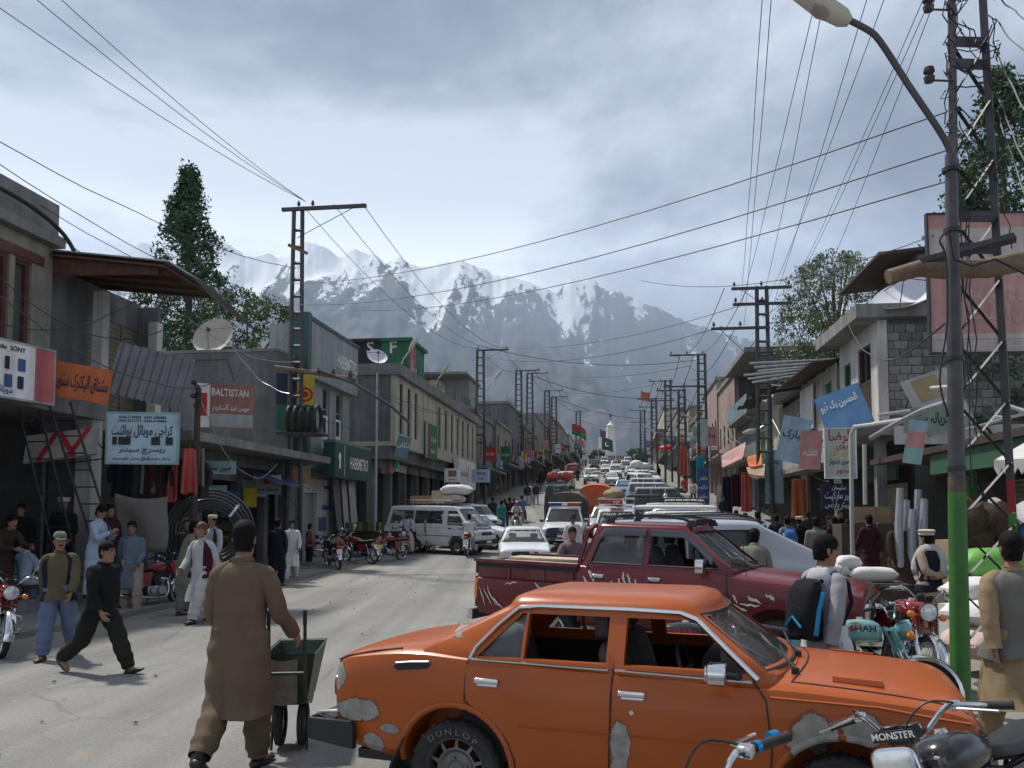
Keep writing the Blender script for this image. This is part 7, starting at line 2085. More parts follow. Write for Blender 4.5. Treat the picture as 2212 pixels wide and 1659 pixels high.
# ---- generic bazaar houses further up both sides
r3=random.Random(21)
WALLS=[CONC,CONCD,WHITEW,CREAM,mt('render_pink',(.33,.25,.215),.9,0,.15,1.1,.2,dirt=.45,dcol=(.2,.17,.15)),mt('render_tan',(.30,.255,.20),.9,0,.15,1.2,.2,dirt=.5,dcol=(.17,.15,.12)),mt('mud_brick',(.21,.165,.12),.95,0,.2,1.5,.3,dirt=.3)]
WN=['bare concrete','dark grey','whitewashed','cream','dusty pink','tan','mud coloured']
SIGNC=[PW,PB,PR,PG,PY,PGR,PLB,PPK,PO,PT]
SIGNN=['white','blue','red','green','yellow','grey','light blue','pink','orange','teal']
USED={}
def bazaar(side,s0,s1,t,h,wi,floors,idx,near,canopy=None):
 b=B('bazaar_house','%s %s storey bazaar house %s'%(WN[wi],['one','two','three'][floors-1],near),side,s0,s1,t)
 L=b.L;fl=3.1;det=s0<130
 ops=[]
 for f in range(1,floors):
  n=max(2,int(L/2.3))
  for k in range(n):
   x=L*(k+.5)/n
   if r3 .random()<.85:ops.append((x-.45,x+.45,fl+.35+3.0*(f-1)+.5,fl+2.5+3.0*(f-1)))
 ns=max(2,int(L/2.7));sh=[(L*k/ns+.2,L*(k+1)/ns-.2,-1,2.55) for k in range(ns)]
 b.mk('wall',lambda m:(wall(m,0,L,-1,h,0,.25,ops+sh),m.bb((.01,1.6,-1),(L-.01,6,3.0)),m.bb((.01,.26,3.0),(L-.01,6,h-.02))),WALLS[wi])
 b.box('parapet',(-.1,-.15,h),(L+.1,6,h+.28),CONC)
 b.box('shop_shade_sheet',(.05,1.5,-.9),(L-.05,1.55,2.9),DARKIN)
 for o in ops:b.window(*o,.06,r3 .choice((WOODD,REDWOOD,PG,PGR)),GLASSD,1,2,.1,.06)
 for k,q in enumerate(sh):
  c=r3 .randrange(4)
  if c==0:b.shutter(q[0],q[1],-.8,2.5,.1,r3 .choice((SHUTM,SHUTG,SHUTO)))
  elif det:
   for j in range(4):b.box('stock',(q[0]+.1+(q[1]-q[0])*j/4.4,.7+.2*r3 .random(),-.3),(q[0]+.05+(q[1]-q[0])*(j+.8)/4.4,1.3,r3 .uniform(.7,2.1)),r3 .choice((CARD,PB,PR,PW,PG,PK,PK,DARKIN,KHAKI)))
 ch=canopy or r3 .choice(('tin','slab','cloth','slab'))
 if ch=='slab':b.box('canopy_slab',(0,-1.2,2.85),(L,-.002,3.02),CONC)
 else:
  mm=GALV if ch=='tin' else r3 .choice((PLB,PR,PG,CANVASB,PW))
  b.mk('canopy_sheet',lambda m:m.rings([[V((L*i/12,-1.5,2.45+.08*math.sin(i*2.3))) for i in range(13)],[V((L*i/12,-.7,2.72+.05*math.sin(i*1.7))) for i in range(13)],[V((L*i/12,-.003,2.95)) for i in range(13)],[V((L*i/12,-.003,2.98)) for i in range(13)],[V((L*i/12,-1.5,2.48+.08*math.sin(i*2.3))) for i in range(13)]],False,False),mm,smooth=True)
  b.mk('canopy_post',lambda m:[m.cyl((x,-1.4,-1),(x,-1.4,2.5),.035,6) for x in (.1,L*.5,L-.1)],DKSTEEL,smooth=True)
 if r3 .random()<.6:b.steel_rods([(L*r3 .random(),.1+r3 .random(),h+.2) for _ in range(8)],1.3)
 k=0
 x=.6
 while x<L-.8 and k<4:
  c=r3 .randrange(len(SIGNC))
  while(c,near) in USED:c=(c+1)%len(SIGNC)
  USED[c,near]=1;w_=r3 .uniform(.9,2.0);h_=r3 .uniform(.6,1.1)
  tx=r3 .choice(('سکردو','بلتستان','جنرل سٹور','کلاتھ ہاؤس','موبائل','ہوٹل','میڈیکل'))
  if r3 .random()<.55:board('shop_sign','%s fascia sign %s'%(SIGNN[c],near),'sign',b.w(x+w_/2,-.35-(.95 if ch=='slab' else 0),3.5 if ch=='slab' else 3.3),(ROTL if side<0 else ROTR),w_,h_,SIGNC[c],[(tx,0,0,h_*.6,PW if c in (1,2,3,8) else PN,w_*.7)],.1,group='fascia signs along the bazaar')
  else:board('shop_sign','%s projecting sign %s'%(SIGNN[c],near),'sign',b.w(x+.3,-1.1-r3 .random()*.4,3.6+r3 .random()*1.3),-TH,.9,r3 .uniform(.7,1.5),SIGNC[c],[(tx,0,.05,.36,PW if c in (1,2,3,8) else PN,.65)],.08,group='projecting signs along the bazaar')
  x+=w_+r3 .uniform(.8,2.4);k+=1
 return b
near_l=['beyond the cream building','second beyond the cream building','below the twin lattice poles','past the twin lattice poles on the left','left of the far traffic','by the hanging party flags','near the monument on the left','last before the monument on the left']
LS=[(62.3,73,-11.2,7.2,0,2),(73.2,83,-10.9,6.6,5,2),(83.2,95,-11.2,8.8,1,2),(95.2,110,-10.9,6.6,6,2),(110.2,128,-11.2,8.6,0,2),(128.2,150,-10.8,9.3,5,2),(150.2,178,-11.1,8.6,0,2),(178.2,215,-10.8,6.6,3,2)]
for i,a in enumerate(LS):bazaar(-1,*a,i,near_l[i],'slab' if i%2 else None)
bb_=B('grey_block','unfinished grey block storey with an open green balcony above the far left shops',-1,66,73,-12.2,z=gz(*st(66,-12).xy))
bb_.mk('wall',lambda m:(m.bb((2.4,.3,7.5),(7,6,10.4)),m.bb((0,.3,7.5),(2.3,6,8.1))),mt('block_grey',(.25,.245,.235),.95,0,.15,6,.4));bb_.box('balcony_rail',(0,.2,8.1),(2.3,.25,8.6),PG);bb_.box('roof_slab',(-.2,.1,10.41),(7.1,6,10.6),CONC)
# ------------ right-hand side
RT=8.0
# ---- brick house with the block wall
s0,s1=27.0,31.6
b=B('brick_house','tall house with a bare concrete block wall and a white street front',1,s0,s1,RT)
L=b.L;zu,zt=4.35,7.65
ops=[(L-2.2,L-.75,4.75,7.1),(.6,1.5,5.2,6.9)]
b.mk('wall',lambda m:wall(m,0,L-.02,zu,zt,0,.25,ops),WHITEW)
b.mk('block_core',lambda m:(m.bb((.0,.26,zu),(L,9,zt)),m.bb((0,1.2,-1),(L-.6,9,zu-.01))),mt('mortar',(.115,.112,.105),.95,0,.2,8,.3))
block_wall(b,.30,6.5,zu+.02,zt-.06,L+.0,.36,.262,BLK[0],.03,1,'block',BLK)
b.mk('corner_pier',lambda m:m.bb((L-.015,-.02,zu),(L+.06,.28,zt)),WHITEW)
b.mk('roof_slab',lambda m:m.bb((-.3,-.75,zt),(L+.5,9,zt+.42)),CONC)
b.mk('floor_slab',lambda m:m.bb((-.1,-.7,zu-.3),(L+.05,9,zu-.004)),CONC)
b.mk('plaster_patch',lambda m:m.bb((L+.052,.4,zu-.6),(L+.07,5.5,zu-.02)),WHITEW)
w_=b.window(*ops[0],.05,WOODD,GLASSD,1,2,.14,.09)
for k in range(6):b.box('shutter_slat',(ops[0][0]+.12+.21*k,.03,4.85),(ops[0][0]+.28+.21*k,.07,5.85),WOODD,w_)
b.window(*ops[1],.05,PG,GLASSD,1,1,.12,.07)
zr=zt+.42
b.mk('upper_wall',lambda m:(m.bb((-.2,1.5,zr),(L-.8,8.5,zr+2.1)),),mt('mortar',(.115,.112,.105),.95))
block_wall(b,1.55,6.2,zr+.02,zr+2.08,L-.8,.42,.262,BLK[0],.03,1,'block',BLK)
b.window(L-2.4,L-1.2,zr+.45,zr+1.6,1.4,mt('red_frame',(.30,.03,.03),.5),GLASSD,1,1,.1,.08)
b.mk('roof',lambda m:m.rings([[V((-.6,.2,zr+1.75)),V((L-.3,.2,zr+1.75)),V((L-.3,8.6,zr+2.5)),V((-.6,8.6,zr+2.5))],[V((-.6,.2,zr+1.85)),V((L-.3,.2,zr+1.85)),V((L-.3,8.6,zr+2.62)),V((-.6,8.6,zr+2.62))]]),WOODD)
b.mk('shop_pillar',lambda m:(m.bb((L-.7,.0,-1),(L-.4,.3,zu-.31)),),CONC)
b.box('shop_shade_sheet',(.0,1.12,-.6),(L-.62,1.18,zu-.35),DARKIN)
b.shutter(L-3.2,L-.8,-.3,2.6,1.0,SHUTO);b.box('shop_fascia',(.1,.7,2.7),(L-.8,.78,3.3),pm('fascia_green',(.02,.06,.045)))
dish('wide white satellite dish on the parapet of the brick house',b.w(L+.1,.95,zr),1.0,R(-42),R(52),.15,mt('dish_pale',(.60,.60,.66),.5))
dish('pinkish satellite dish beside the white one on the brick house',b.w(L+.1,3.0,zr),.95,R(20),R(35),.12,mt('dish_pink',(.42,.36,.36),.6))
m=MB();m.lathe([(0,0),(.16,0),(.19,.1),(.19,.62),(.1,.75),(0,.78)],axis='z',n=14);o=m.obj('water_jar',mt('jar_pink',(.36,.28,.28),.6));o.location=b.w(L+.2,1.9,zr);o.rotation_euler=(.15,.2,0);tag(o,'pinkish jar standing between the two dishes on the brick house','jar')
b=B('plank_front_house','whitewashed plank front with a green window and loose pipes on its eave',1,31.7,37.5,RT-.1)
L=b.L;zt=6.9
ops=[(L-1.7,L-.7,4.4,6.3)]
for k in range(15):
 x=L*k/15;a_=[o for o in ops if o[0]<x+L/30<o[1]]
 for z0,z1 in ([(3.3,zt)] if not a_ else [(3.3,4.38),(6.32,zt)]):b.box('plank',(x+.012,rnd.uniform(-.012,.01),z0),(x+L/15-.006,.06,z1+rnd.uniform(-.05,.02)),mt('plank_white',(.44,.42,.37),.85,0,.18,3,.2,dirt=.5,dcol=(.2,.18,.15)))
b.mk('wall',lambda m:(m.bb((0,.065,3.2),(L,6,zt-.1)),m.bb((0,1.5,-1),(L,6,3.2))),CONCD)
b.window(*ops[0],.0,mt('teal_frame',(.01,.10,.08),.5),mt('teal_panel',(.012,.12,.09),.5),2,1,.06,.06)
b.mk('eave',lambda m:m.rings([[V((-.3,-1.0,zt-.1)),V((L+.2,-1.0,zt-.1)),V((L+.2,2,zt+.35)),V((-.3,2,zt+.35))],[V((-.3,-1.0,zt-.04)),V((L+.2,-1.0,zt-.04)),V((L+.2,2,zt+.42)),V((-.3,2,zt+.42))]]),WOODD)
for k in range(6):b.mk('loose_pipe',lambda m:m.cyl((L*.1+.55*k,-2.2-.25*(k%3),zt+.12+.07*k),(L*.2+.5*k,1.2,zt+.5),.05,7),GALV,smooth=True)
b.mk('sheet_panel',lambda m:m.bb((.3,-.14,4.8),(2.6,-.08,6.6)),PW)
b.box('shop_shade_sheet',(.1,1.42,-.6),(L-.1,1.48,3.1),DARKIN);[b.mk('shop_pillar',lambda m:m.bb((x,-.1,-1),(x+.22,.12,3.2)),WHITEW) for x in (0,L-.22)];b.box('canopy_slab',(-.1,-1.0,3.0),(L+.05,.0,3.19),CONC)
o=board('shop_sign','blue board with white brushed Urdu script tilted out over the street','sign',at(1822,886,25.2),R(-24),1.35,1.36,mt('board_blue',(.06,.17,.34),.6,0,.3,2,dirt=.3,dcol=(.2,.25,.3)),[('الحسین بک ڈپو',-.05,.28,.34,PW,1.1)],.06,tilt=R(-16),roll=R(-20))
board('shop_sign','white hardware sign with red and yellow Urdu lettering beside a bent white pipe','sign',at(1815,979,23.0),R(-10),.78,1.34,pm('sign_pale',(.46,.52,.47)),[('الرضا',0,.47,.42,PR,.62),('باروی',.1,.2,.2,PR,.42),('انٹرپرائزز',.02,.02,.24,PY,.66),('تعمیری ہارڈویئر',0,-.22,.2,PK,.62),('سٹور',.06,-.47,.22,PR,.4)],.08,frame=PW)
board('shop_sign','dark blue shop board with white Urdu lettering under the white hardware sign','sign',at(1812,1072,24.5),R(-8),1.0,.75,PN,[('سلیمان',0,.25,.16,PW,.4),('سپر مارکیٹ',.0,.02,.28,PW,.8),('سپیئر پارٹس',0,-.25,.22,PW,.8)],.06)
board('shop_sign','pink and white hanging sign left of the white hardware sign','sign',at(1751,972,29),R(-30),.72,1.35,PPK,[('کلاتھ',0,-.1,.3,PW,.5)],.08,roll=R(4))
# ---- next houses
b=B('tin_roof_shop','grey panel shop with a sagging tin roof in front of tall poles',1,37.7,43.2,RT+.1)
L=b.L
b.mk('wall',lambda m:(wall(m,0,L,2.9,6.2,0,.2,[(.6,1.6,3.6,5.6),(3.6,4.6,3.2,5.6)]),m.bb((0,1.4,-1),(L,6,6.2))),mt('panel_grey',(.33,.335,.33),.85,0,.15,1.2,dirt=.4))
b.window(.6,1.6,3.6,5.6,.04,PW,GLASSD,1,2);b.window(3.6,4.6,3.2,5.6,.04,PW,GLASSD,1,2)
b.mk('tin_roof',lambda m:m.rings([[V((L*i/10,-1.3,6.25+.12*math.sin(i*1.9))) for i in range(11)],[V((L*i/10,2.5,6.9+.05*math.sin(i*2.9))) for i in range(11)],[V((L*i/10,2.5,6.95)) for i in range(11)],[V((L*i/10,-1.3,6.29+.12*math.sin(i*1.9))) for i in range(11)]],False,False),GALV,smooth=True)
b.box('shop_shade_sheet',(.1,1.3,-.6),(L-.1,1.36,2.9),DARKIN);b.mk('canopy',lambda m:m.bb((-.1,-1.1,2.75),(L+.1,0,2.88)),GALV)
o=board('shop_sign','pale blue banner hung askew across a steel frame','sign',at(1714,950,31),R(-40),1.1,1.7,PLB,[('مبارک',0,.2,.4,PN,.9)],.04,roll=R(14))
b=B('green_door_house','cream shop house with very tall green doors upstairs',1,43.4,50.5,RT)
L=b.L
ops=[(L-5.6,L-4.0,2.75,6.1),(L-3.6,L-2.0,2.75,6.1)]
b.mk('wall',lambda m:(wall(m,0,L,2.6,6.5,0,.2,ops),m.bb((0,1.4,-1),(L,6,6.5))),CREAM)
for o in ops:
 b.box('green_door',(o[0]+.06,.06,o[2]+.04),((o[0]+o[1])/2-.015,.12,o[3]-.06),SHUTG);b.box('green_door',((o[0]+o[1])/2+.015,.06,o[2]+.04),(o[1]-.06,.12,o[3]-.06),SHUTG);b.box('door_rail',(o[0],.03,5.0),(o[1],.055,5.14),CREAM)
b.mk('balcony',lambda m:(m.bb((-.2,-1.1,2.45),(L+.2,0,2.6)),[m.cyl((.3*k,-1.05,2.6),(.3*k,-1.05,3.3),.012,4) for k in range(24)],m.cyl((0,-1.05,3.3),(L,-1.05,3.3),.02,5)),DKSTEEL)
b.mk('tin_roof',lambda m:m.rings([[V((L*i/10,-1.1,6.5+.1*math.sin(i*1.4))) for i in range(11)],[V((L*i/10,2.5,7.1)) for i in range(11)],[V((L*i/10,2.5,7.14)) for i in range(11)],[V((L*i/10,-1.1,6.55+.1*math.sin(i*1.4))) for i in range(11)]],False,False),WOODD,smooth=True)
b.box('shop_shade_sheet',(.1,1.3,-.6),(L-.1,1.36,2.4),DARKIN)
b=B('balcony_house','large grey rendered house with an open blue balcony and a long roof brace',1,50.8,60,RT+.3)
L=b.L
b.mk('wall',lambda m:(m.bb((0,1.9,3),(L,9,9.2)),m.bb((L-.25,0,3),(L,1.9,9.2)),m.bb((0,0,3),(.25,1.9,9.2)),m.bb((.251,0,3),(L-.251,1.89,5.6)),m.bb((0,1.5,-1),(L,9,3))),CONCD)
b.box('roof_slab',(-.3,-.9,9.2),(L+.2,9,9.5),CONC);b.box('balcony_slab',(-.1,-.8,5.61),(L,1.89,5.8),CONC)
b.mk('balcony_rail',lambda m:(m.bb((.3,-.76,5.85),(L-.3,-.72,6.8)),),pm('rail_blue',(.16,.24,.30)));b.window(2,3.4,6.2,8.4,1.84,PB,GLASSD,1,2);b.window(5,6.4,6.2,8.4,1.84,PB,GLASSD,1,2)
b.box('shop_shade_sheet',(.1,1.4,-.6),(L-.1,1.46,2.8),DARKIN);b.box('canopy',(0,-1.1,2.8),(L,-.01,2.95),CONC)
near_r=['beyond the grey balcony house','with peach walls under the far lamp','behind the red lantern','half way to the monument on the right','on the far right by the last poles','last on the right before the monument']
RS=[(60.3,70,RT+.1,8.6,4,2),(70.2,82,RT,8.8,4,2),(82.2,98,RT+.2,6.6,1,2),(98.2,120,RT,6.9,5,2),(120.2,152,RT+.2,6.6,0,2),(152.2,205,RT,6.6,3,2)]
for i,a in enumerate(RS):bazaar(1,*a,i,near_r[i],'slab' if i%2 else None)
# ---- near green shop at the right edge
b=B('green_shop','dark hardware shop with a green painted front at the right edge',1,12.5,26.6,8.6)
L=b.L
b.mk('wall',lambda m:(m.bb((0,.9,-1),(L,6,3.6)),),CONCD)
for x0,x1,mm in ((L-5.4,L-2.2,SHUTG),(L-9.0,L-6.2,SHUTO),(L-12.6,L-10.0,mt('shop_dark2',(.05,.045,.04),.8))):b.shutter(x0,x1,-.2,2.6,.8,mm)
[b.mk('green_post',lambda m:m.bb((x,-.1,-1),(x+.14,.1,2.95)),GREENP) for x in (L-5.7,L-2.0,L-9.4)]
b.mk('fascia',lambda m:m.rings([[V((L-9.5,-.9,2.75)),V((L+.2,-.9,2.75)),V((L+.2,-.9,3.25)),V((L-9.5,-.9,3.25))],[V((L-9.5,-.82,2.75)),V((L+.2,-.82,2.75)),V((L+.2,-.82,3.25)),V((L-9.5,-.82,3.25))]]),SHUTG)
b.box('canopy_slab',(-.1,-1.0,3.26),(L+.2,.9,3.42),WOODD)
b.mk('roof_clutter',lambda m:([m.cyl((L-1-.5*k,-.6+.3*(k%3),3.5),(L-4-.6*k,.4,4.1+.2*(k%2)),.05,6) for k in range(9)],[m.box((L-2-k*1.3,.1,3.62+.06*k),(1.4,1.0,.05),MX.Rotation(.15*(k-3),3,'X')) for k in range(6)]),GALV)
b.mk('wood_plank',lambda m:m.box((L-1.6,-.4,4.1),(3.4,.15,.05),MX.Rotation(.06,3,'Y')),mt('fresh_plank',(.34,.20,.09),.7))
b.box('shop_shade_sheet',(.1,.82,-.4),(L-.1,.88,2.9),DARKIN)
aw=thing('awning','white scalloped cloth awning at the right edge of the picture','awning',at(2196,998,12.2),R(-64))
m=MB();m.rings([[V((1.4*i/24-.1,-.35,-.10-(.10 if i%2 else 0))) for i in range(25)],[V((1.4*i/24-.1,-.35,.0)) for i in range(25)],[V((1.4*i/24-.1,.7,.42)) for i in range(25)],[V((1.4*i/24-.1,.7,.44)) for i in range(25)],[V((1.4*i/24-.1,-.37,.02)) for i in range(25)],[V((1.4*i/24-.1,-.37,-.10-(.10 if i%2 else 0))) for i in range(25)]],False,False);m.obj('cloth',mt('awning_white',(.52,.51,.47),.9,0,.1,9,.2),aw,False)
bd=thing('billboard','tall pink and white billboard with mirrored lettering behind the near lattice pole','billboard',at(2118,760,15.0),R(-4))
W_,H_=1.72,2.56
m=MB();m.bb((-W_/2,0,0),(W_/2,.05,H_));m.obj('sheet',pm('bill_pink',(.50,.27,.25)),bd,False)
for z0,z1,mm in ((.0,.22,pm('bill_pale',(.50,.44,.42))),(1.42,2.3,pm('bill_pale',(.50,.44,.42))),(.24,.34,pm('bill_pale',(.50,.44,.42)))):
 m=MB();m.face([(-W_/2+.01,-.004,z0),(W_/2-.01,-.004,z0),(W_/2-.01,-.004,z1),(-W_/2+.01,-.004,z1)]);m.obj('printed_field',mm,bd,False,fix=False)
BT=pm('bill_text',(.46,.36,.35))
for tx,x,z,sz,mm in (('ٹریڈرز',.3,1.12,.42,BT),('بلتستان',.2,.72,.40,BT),('سکردو',-.4,.52,.3,BT),('الفلاح',-.1,1.85,.5,BT),('05815-424',.5,.155,.115,PGR),('0333-5424',.5,.06,.115,PGR)):
 text(tx,sz,mm,bd,(x,-.010,z),(R(90),0,0),'mirrored_lettering',mirror=True)
m=MB();f_=.03
for a_,c_ in (((-W_/2-f_,-.03,-f_),(W_/2+f_,.08,0)),((-W_/2-f_,-.03,H_),(W_/2+f_,.08,H_+f_)),((-W_/2-f_,-.03,0),(-W_/2,.08,H_)),((W_/2,-.03,0),(W_/2+f_,.08,H_))):m.bb(a_,c_)
m.obj('frame',DKSTEEL,bd,False)
m=MB();m.cyl((-.5,.1,-1.6),(-.5,.1,H_),.04,6);m.cyl((.5,.1,-1.6),(.5,.1,H_),.04,6);m.obj('post',DKSTEEL,bd)
board('shop_sign','small hanging board with faded pictures by the near hardware shop','sign',at(1977,955,15.5),R(-26),.32,.82,PLB,[],.06,roll=R(10),bleed=[(-.16,-.1,.16,.2,PPK),(-.16,-.4,.16,-.12,PT)])
board('shop_sign','big faded poster board leaning over the shop roof beside the block wall','sign',at(2025,868,17),R(-12),.95,1.35,PGR,[('05815',0,-.4,.3,PW)],.04,tilt=R(-20),roll=R(-18),bleed=[(-.3,.1,.2,.6,pm('poster_tan',(.3,.25,.13)))])
board('shop_sign','light green fascia with dark letters on the near green shop','sign',at(2010,905,16.5),R(-40),1.0,.5,pm('fascia_pale',(.22,.30,.24)),[('کریانہ سٹور',0,0,.3,PN,.7)],.06)
PIPEW=mt('pvc_white',(.40,.40,.38),.5,0,.08,6,dirt=.3)
for lb,pts,r_ in (('bent white plastic pipe forming an upright beside the hardware sign',[(1842,1240,20),(1838,940,20),(1846,922,20),(1880,918,19.6),(1962,905,18)],.055),('long grey conduit sagging outwards from the near lattice pole',[(1882,946,15),(1935,915,14),(1995,885,13),(2050,868,11.5)],.045),('short white tube fixed above the sagging conduit',[(1898,897,16),(1965,888,16)],.035),('upright white pipe standing in front of the hardware shop',[(1869,1090,19),(1867,960,19)],.05),('thin white lamp tube beside the near lattice pole',[(2012,838,13),(2054,835,12)],.03)):
 m=MB();m.tube([at(*p) for p in pts],r_,8);tag(m.obj('plastic_pipe',PIPEW if 'grey' not in lb else GALV),lb,'pipe')
# ------------ poles, lamps, wires
INSUL=mt('insulator',(.035,.022,.02),.25,0,.2,9)
def bar(name,root,a,b,w,t=None,mat=STEEL,up=(0,1,0)):
 m=MB();m.tube([a,b],[(w*.7,(t or w)*.7)]*2,4,up=up)
 return m.obj(name,mat,root,False)
def insulator(root,p,s=1.):
 m=MB();m.lathe([(0,0),(.015,0),(.015,.05),(.06,.06),(.045,.10),(.055,.12),(.03,.16),(.035,.19),(0,.2)],p,'z',8);m.v=[V(p)+(q-V(p))*s for q in m.v]
 m.obj('insulator',INSUL,root)
def lattice_pole(label,p,H,wb=.46,wt=.26,arms=(),step=.75,xb=.5,rz=None,xt=.35,mat=STEEL,leg=.085):
 root=thing('lattice_pole',label,'power pole',p,-TH if rz is None else rz,'steel lattice poles')
 hw=lambda z:lerp(wb,wt,z/H)/2
 for sg in (-1,1):bar('leg',root,(sg*hw(0),0,-.4),(sg*hw(H),0,H),leg,leg*1.3,mat)
 z=.3;k=0
 while z<H-.2:
  if z<H*xt:bar('brace',root,(-hw(z),-.03,z),(hw(z+step),-.03,z+step),.03,.012,mat);bar('brace',root,(hw(z),.03,z),(-hw(z+step),.03,z+step),.03,.012,mat)
  else:bar('batten',root,(-hw(z),0,z),(hw(z),0,z),.085,.07,mat,(0,0,1))
  z+=step if z<H*xt else step*.8;k+=1
 for (z,x0,x1,n,br) in arms:
  m=MB();m.bb((x0,-.13,z-.06),(x1,-.03,z+.06));m.obj('crossarm',mat,root,False)
  if br:bar('arm_brace',root,((x0+.35) if abs(x0)>abs(x1) else (x1-.35),-.08,z),(0,-.05,z-br),.035,.02,mat)
  for k in range(n):insulator(root,(lerp(x0+.12,x1-.12,k/max(1,n-1)),-.08,z+.06),1.2)
 return root
P1=st(27,-10.95)
p1=lattice_pole('tall lattice pole with a long top arm in front of the bank',P1,12.3,.52,.30,[(12.25,-.55,2.45,0,1.0)],.72)
for x in (.05,.55):insulator(p1,(x,-.08,12.31),1.1)
m=MB();m.tube([(-.65,-.2,6.75),(.6,-.2,6.55),(2.2,-.2,6.25)],.075,8);m.obj('wooden_arm',WOOD,p1)
for x in (.9,1.4,2.0):insulator(p1,(x,-.2,6.5-.12*x),1.5)
m=MB();m.box((.15,-.35,10.75),(.75,.08,.10),MX.Rotation(.45,3,'Y'));m.obj('small_arm',WOOD,p1,False)
m=MB();m.bb((-.45,-.5,4.42),(1.0,.5,4.5));m.obj('platform',DKSTEEL,p1,False)
for k in range(5):
 m=MB();m.tube([V((-.1+.24*k,-.15+.42*math.cos(a)*.8,4.95+.44*math.sin(a))) for a in [2*PI*j/16 for j in range(16)]],.07,6,loop=True);m.obj('cable_coil',INK,p1)
m=MB();m.bb((-.6,-.6,-.3),(.8,.6,.16));m.obj('footing',CONC,p1,False)
m=MB();m.tube([(.9,-.3,6.6),(2.2,-.35,6.1),(3.5,-.4,5.3),(4.1,-.4,4.75)],.05,7);m.obj('lamp_tube',STEEL,p1)
def top_of(root,z,x=0):return V(root.location)+MX.Rotation(root.rotation_euler.z,3,'Z')@V((x,-.08,z))
LP=[(63,-10.65,12.0,'second lattice pole on the left above the cream building'),(92,-11.2,13.0,'twin lattice pole, taller one, over the left shops'),(98,-10.6,13.2,'twin lattice pole beside the taller one on the left'),(124,-10.8,12.8,'slim far lattice pole on the left'),(132,-10.4,12.3,'slim far lattice pole just beyond its neighbour on the left'),(190,-9.4,12.3,'farthest lattice pole on the left near the hanging flags')]
lpo=[lattice_pole(l,st(s_,t_),h,arms=[(h-.05,-.3,2.2+.2*(i%2),2,.9)],wb=.5+.004*s_,wt=.3+.003*s_,leg=.07+.0006*s_) for i,(s_,t_,h,l) in enumerate(LP)]
RPS=[(37,6.2,11.3,[(11.2,-1.3,1.25,3,.7),(10.5,-1.25,1.25,3,.6),(9.45,-2.2,.3,3,1.8)],'lattice pole with three crossarms above the tin roofed shop'),(64,6.2,11.4,[(11.3,-2.4,.2,3,1.6),(8.9,-2.9,.3,3,1.8)],'lattice pole with bracketed arms before the peach houses'),(78,5.7,9.6,[(9.5,-2.3,.4,3,1.4)],'shorter lattice pole with one arm beside the far lamp'),(98,5.6,12,[(11.9,-2.2,.5,3,1.6),(9.6,-2.2,.7,3,1),(8.6,-.8,1.8,2,.8)],'far lattice pole with three staggered arms on the right'),(128,5.2,11.5,[(11.4,-2.4,.4,2,1.2),(10.2,-2.3,.4,2,1.2)],'farther lattice pole with two arms on the right'),(170,4.6,11.5,[(11.4,-2.6,.2,2,1.2),(9,-2.6,.2,2,1.2)],'last lattice pole on the right near the monument')]
rpo=[lattice_pole(l,st(s_,t_),h,arms=a,wb=.5+.003*s_,wt=.3+.003*s_,leg=.07+.0007*s_) for s_,t_,h,a,l in RPS]
NY=8.85
q=at(2128,1112,NY);NP=V((q.x,NY,.13))
ng=mt('pole_green',(.035,.145,.02),.5,0,.2,6,.1,dirt=.35,dcol=(.05,.06,.05))
npole=thing('lattice_pole','wide lattice pole at the right edge, grey above and green below, wrapped in cables','power pole',NP,R(3),'steel lattice poles')
NH=10.8
hw=lambda z:lerp(.335,.105,z/NH)
for sg in (-1,1):
 for z0,z1,mm in ((-.3,1.75,ng),(1.753,2.1,mt('pole_red',(.22,.02,.02),.6)),(2.103,NH,STEEL)):bar('leg',npole,(sg*hw(z0),0,z0),(sg*hw(z1),0,z1),.085,.07,mm)
z=.35;k=0
while z<6.6:
 for a_ in (-1,1):bar('brace',npole,(a_*hw(z),.03*a_,z),(-a_*hw(z+.62),.03*a_,z+.62),.042,.014,DKSTEEL)
 z+=.66;k+=1
for z in (4.6,4.95,6.65,6.9,7.5,7.75,8.35,8.6,9.2):bar('batten',npole,(-hw(z),-.02,z),(hw(z),-.02,z),.09,.04,STEEL,(0,0,1))
for z in (6.45,7.25,8.0):
 bar('bracket',npole,(-hw(z)-.32,-.03,z),(-hw(z),-.03,z),.02,.02)
 m=MB();m.lathe([(0,0),(.05,0),(.06,.05),(.04,.08),(.06,.11),(.05,.16),(0,.16)],(-hw(z)-.28,-.03,z-.02),'z',9);m.obj('insulator',INSUL,npole)
m=MB();m.bb((.9,.6,-.3),(2.2,1.6,.05));m.obj('footing',CONC,npole,False)
r5=random.Random(3)
for k in range(60):
 z=r5 .uniform(5.6,9.8);a_=V((r5 .choice((-1,1))*hw(z)+r5 .uniform(-.1,.1),-.06,z));c_=V((r5 .choice((-1,1))*hw(z)*1.6,-.08,z+r5 .uniform(-1.1,.5)))
 m=MB();m.tube(sag(a_,c_,r5 .uniform(.03,.25),8,.12,k),.0075,4);m.obj('loose_cable',WIRE,npole)
for k in range(5):
 m=MB();m.tube(sag((-hw(5)+.05*k-.1,-.1,r5 .uniform(4.6,6)),(-hw(3)+.04*k,-.1,r5 .uniform(1.8,3.2)),.05,10,.08,k+40),.008,4);m.obj('loose_cable',WIRE,npole)
LY=7.9
lb0,lt0=at(2075,1505,LY),at(2054,335,LY)
lamp=thing('street_lamp','street lamp on a green and grey post with a bent arm at the right','street lamp',V((lb0 .x,LY,.0)))
o_=V((lb0 .x,LY,0))
def lz(z):return V((lerp(0,lt0 .x-lb0 .x,z/lt0 .z),0,z))
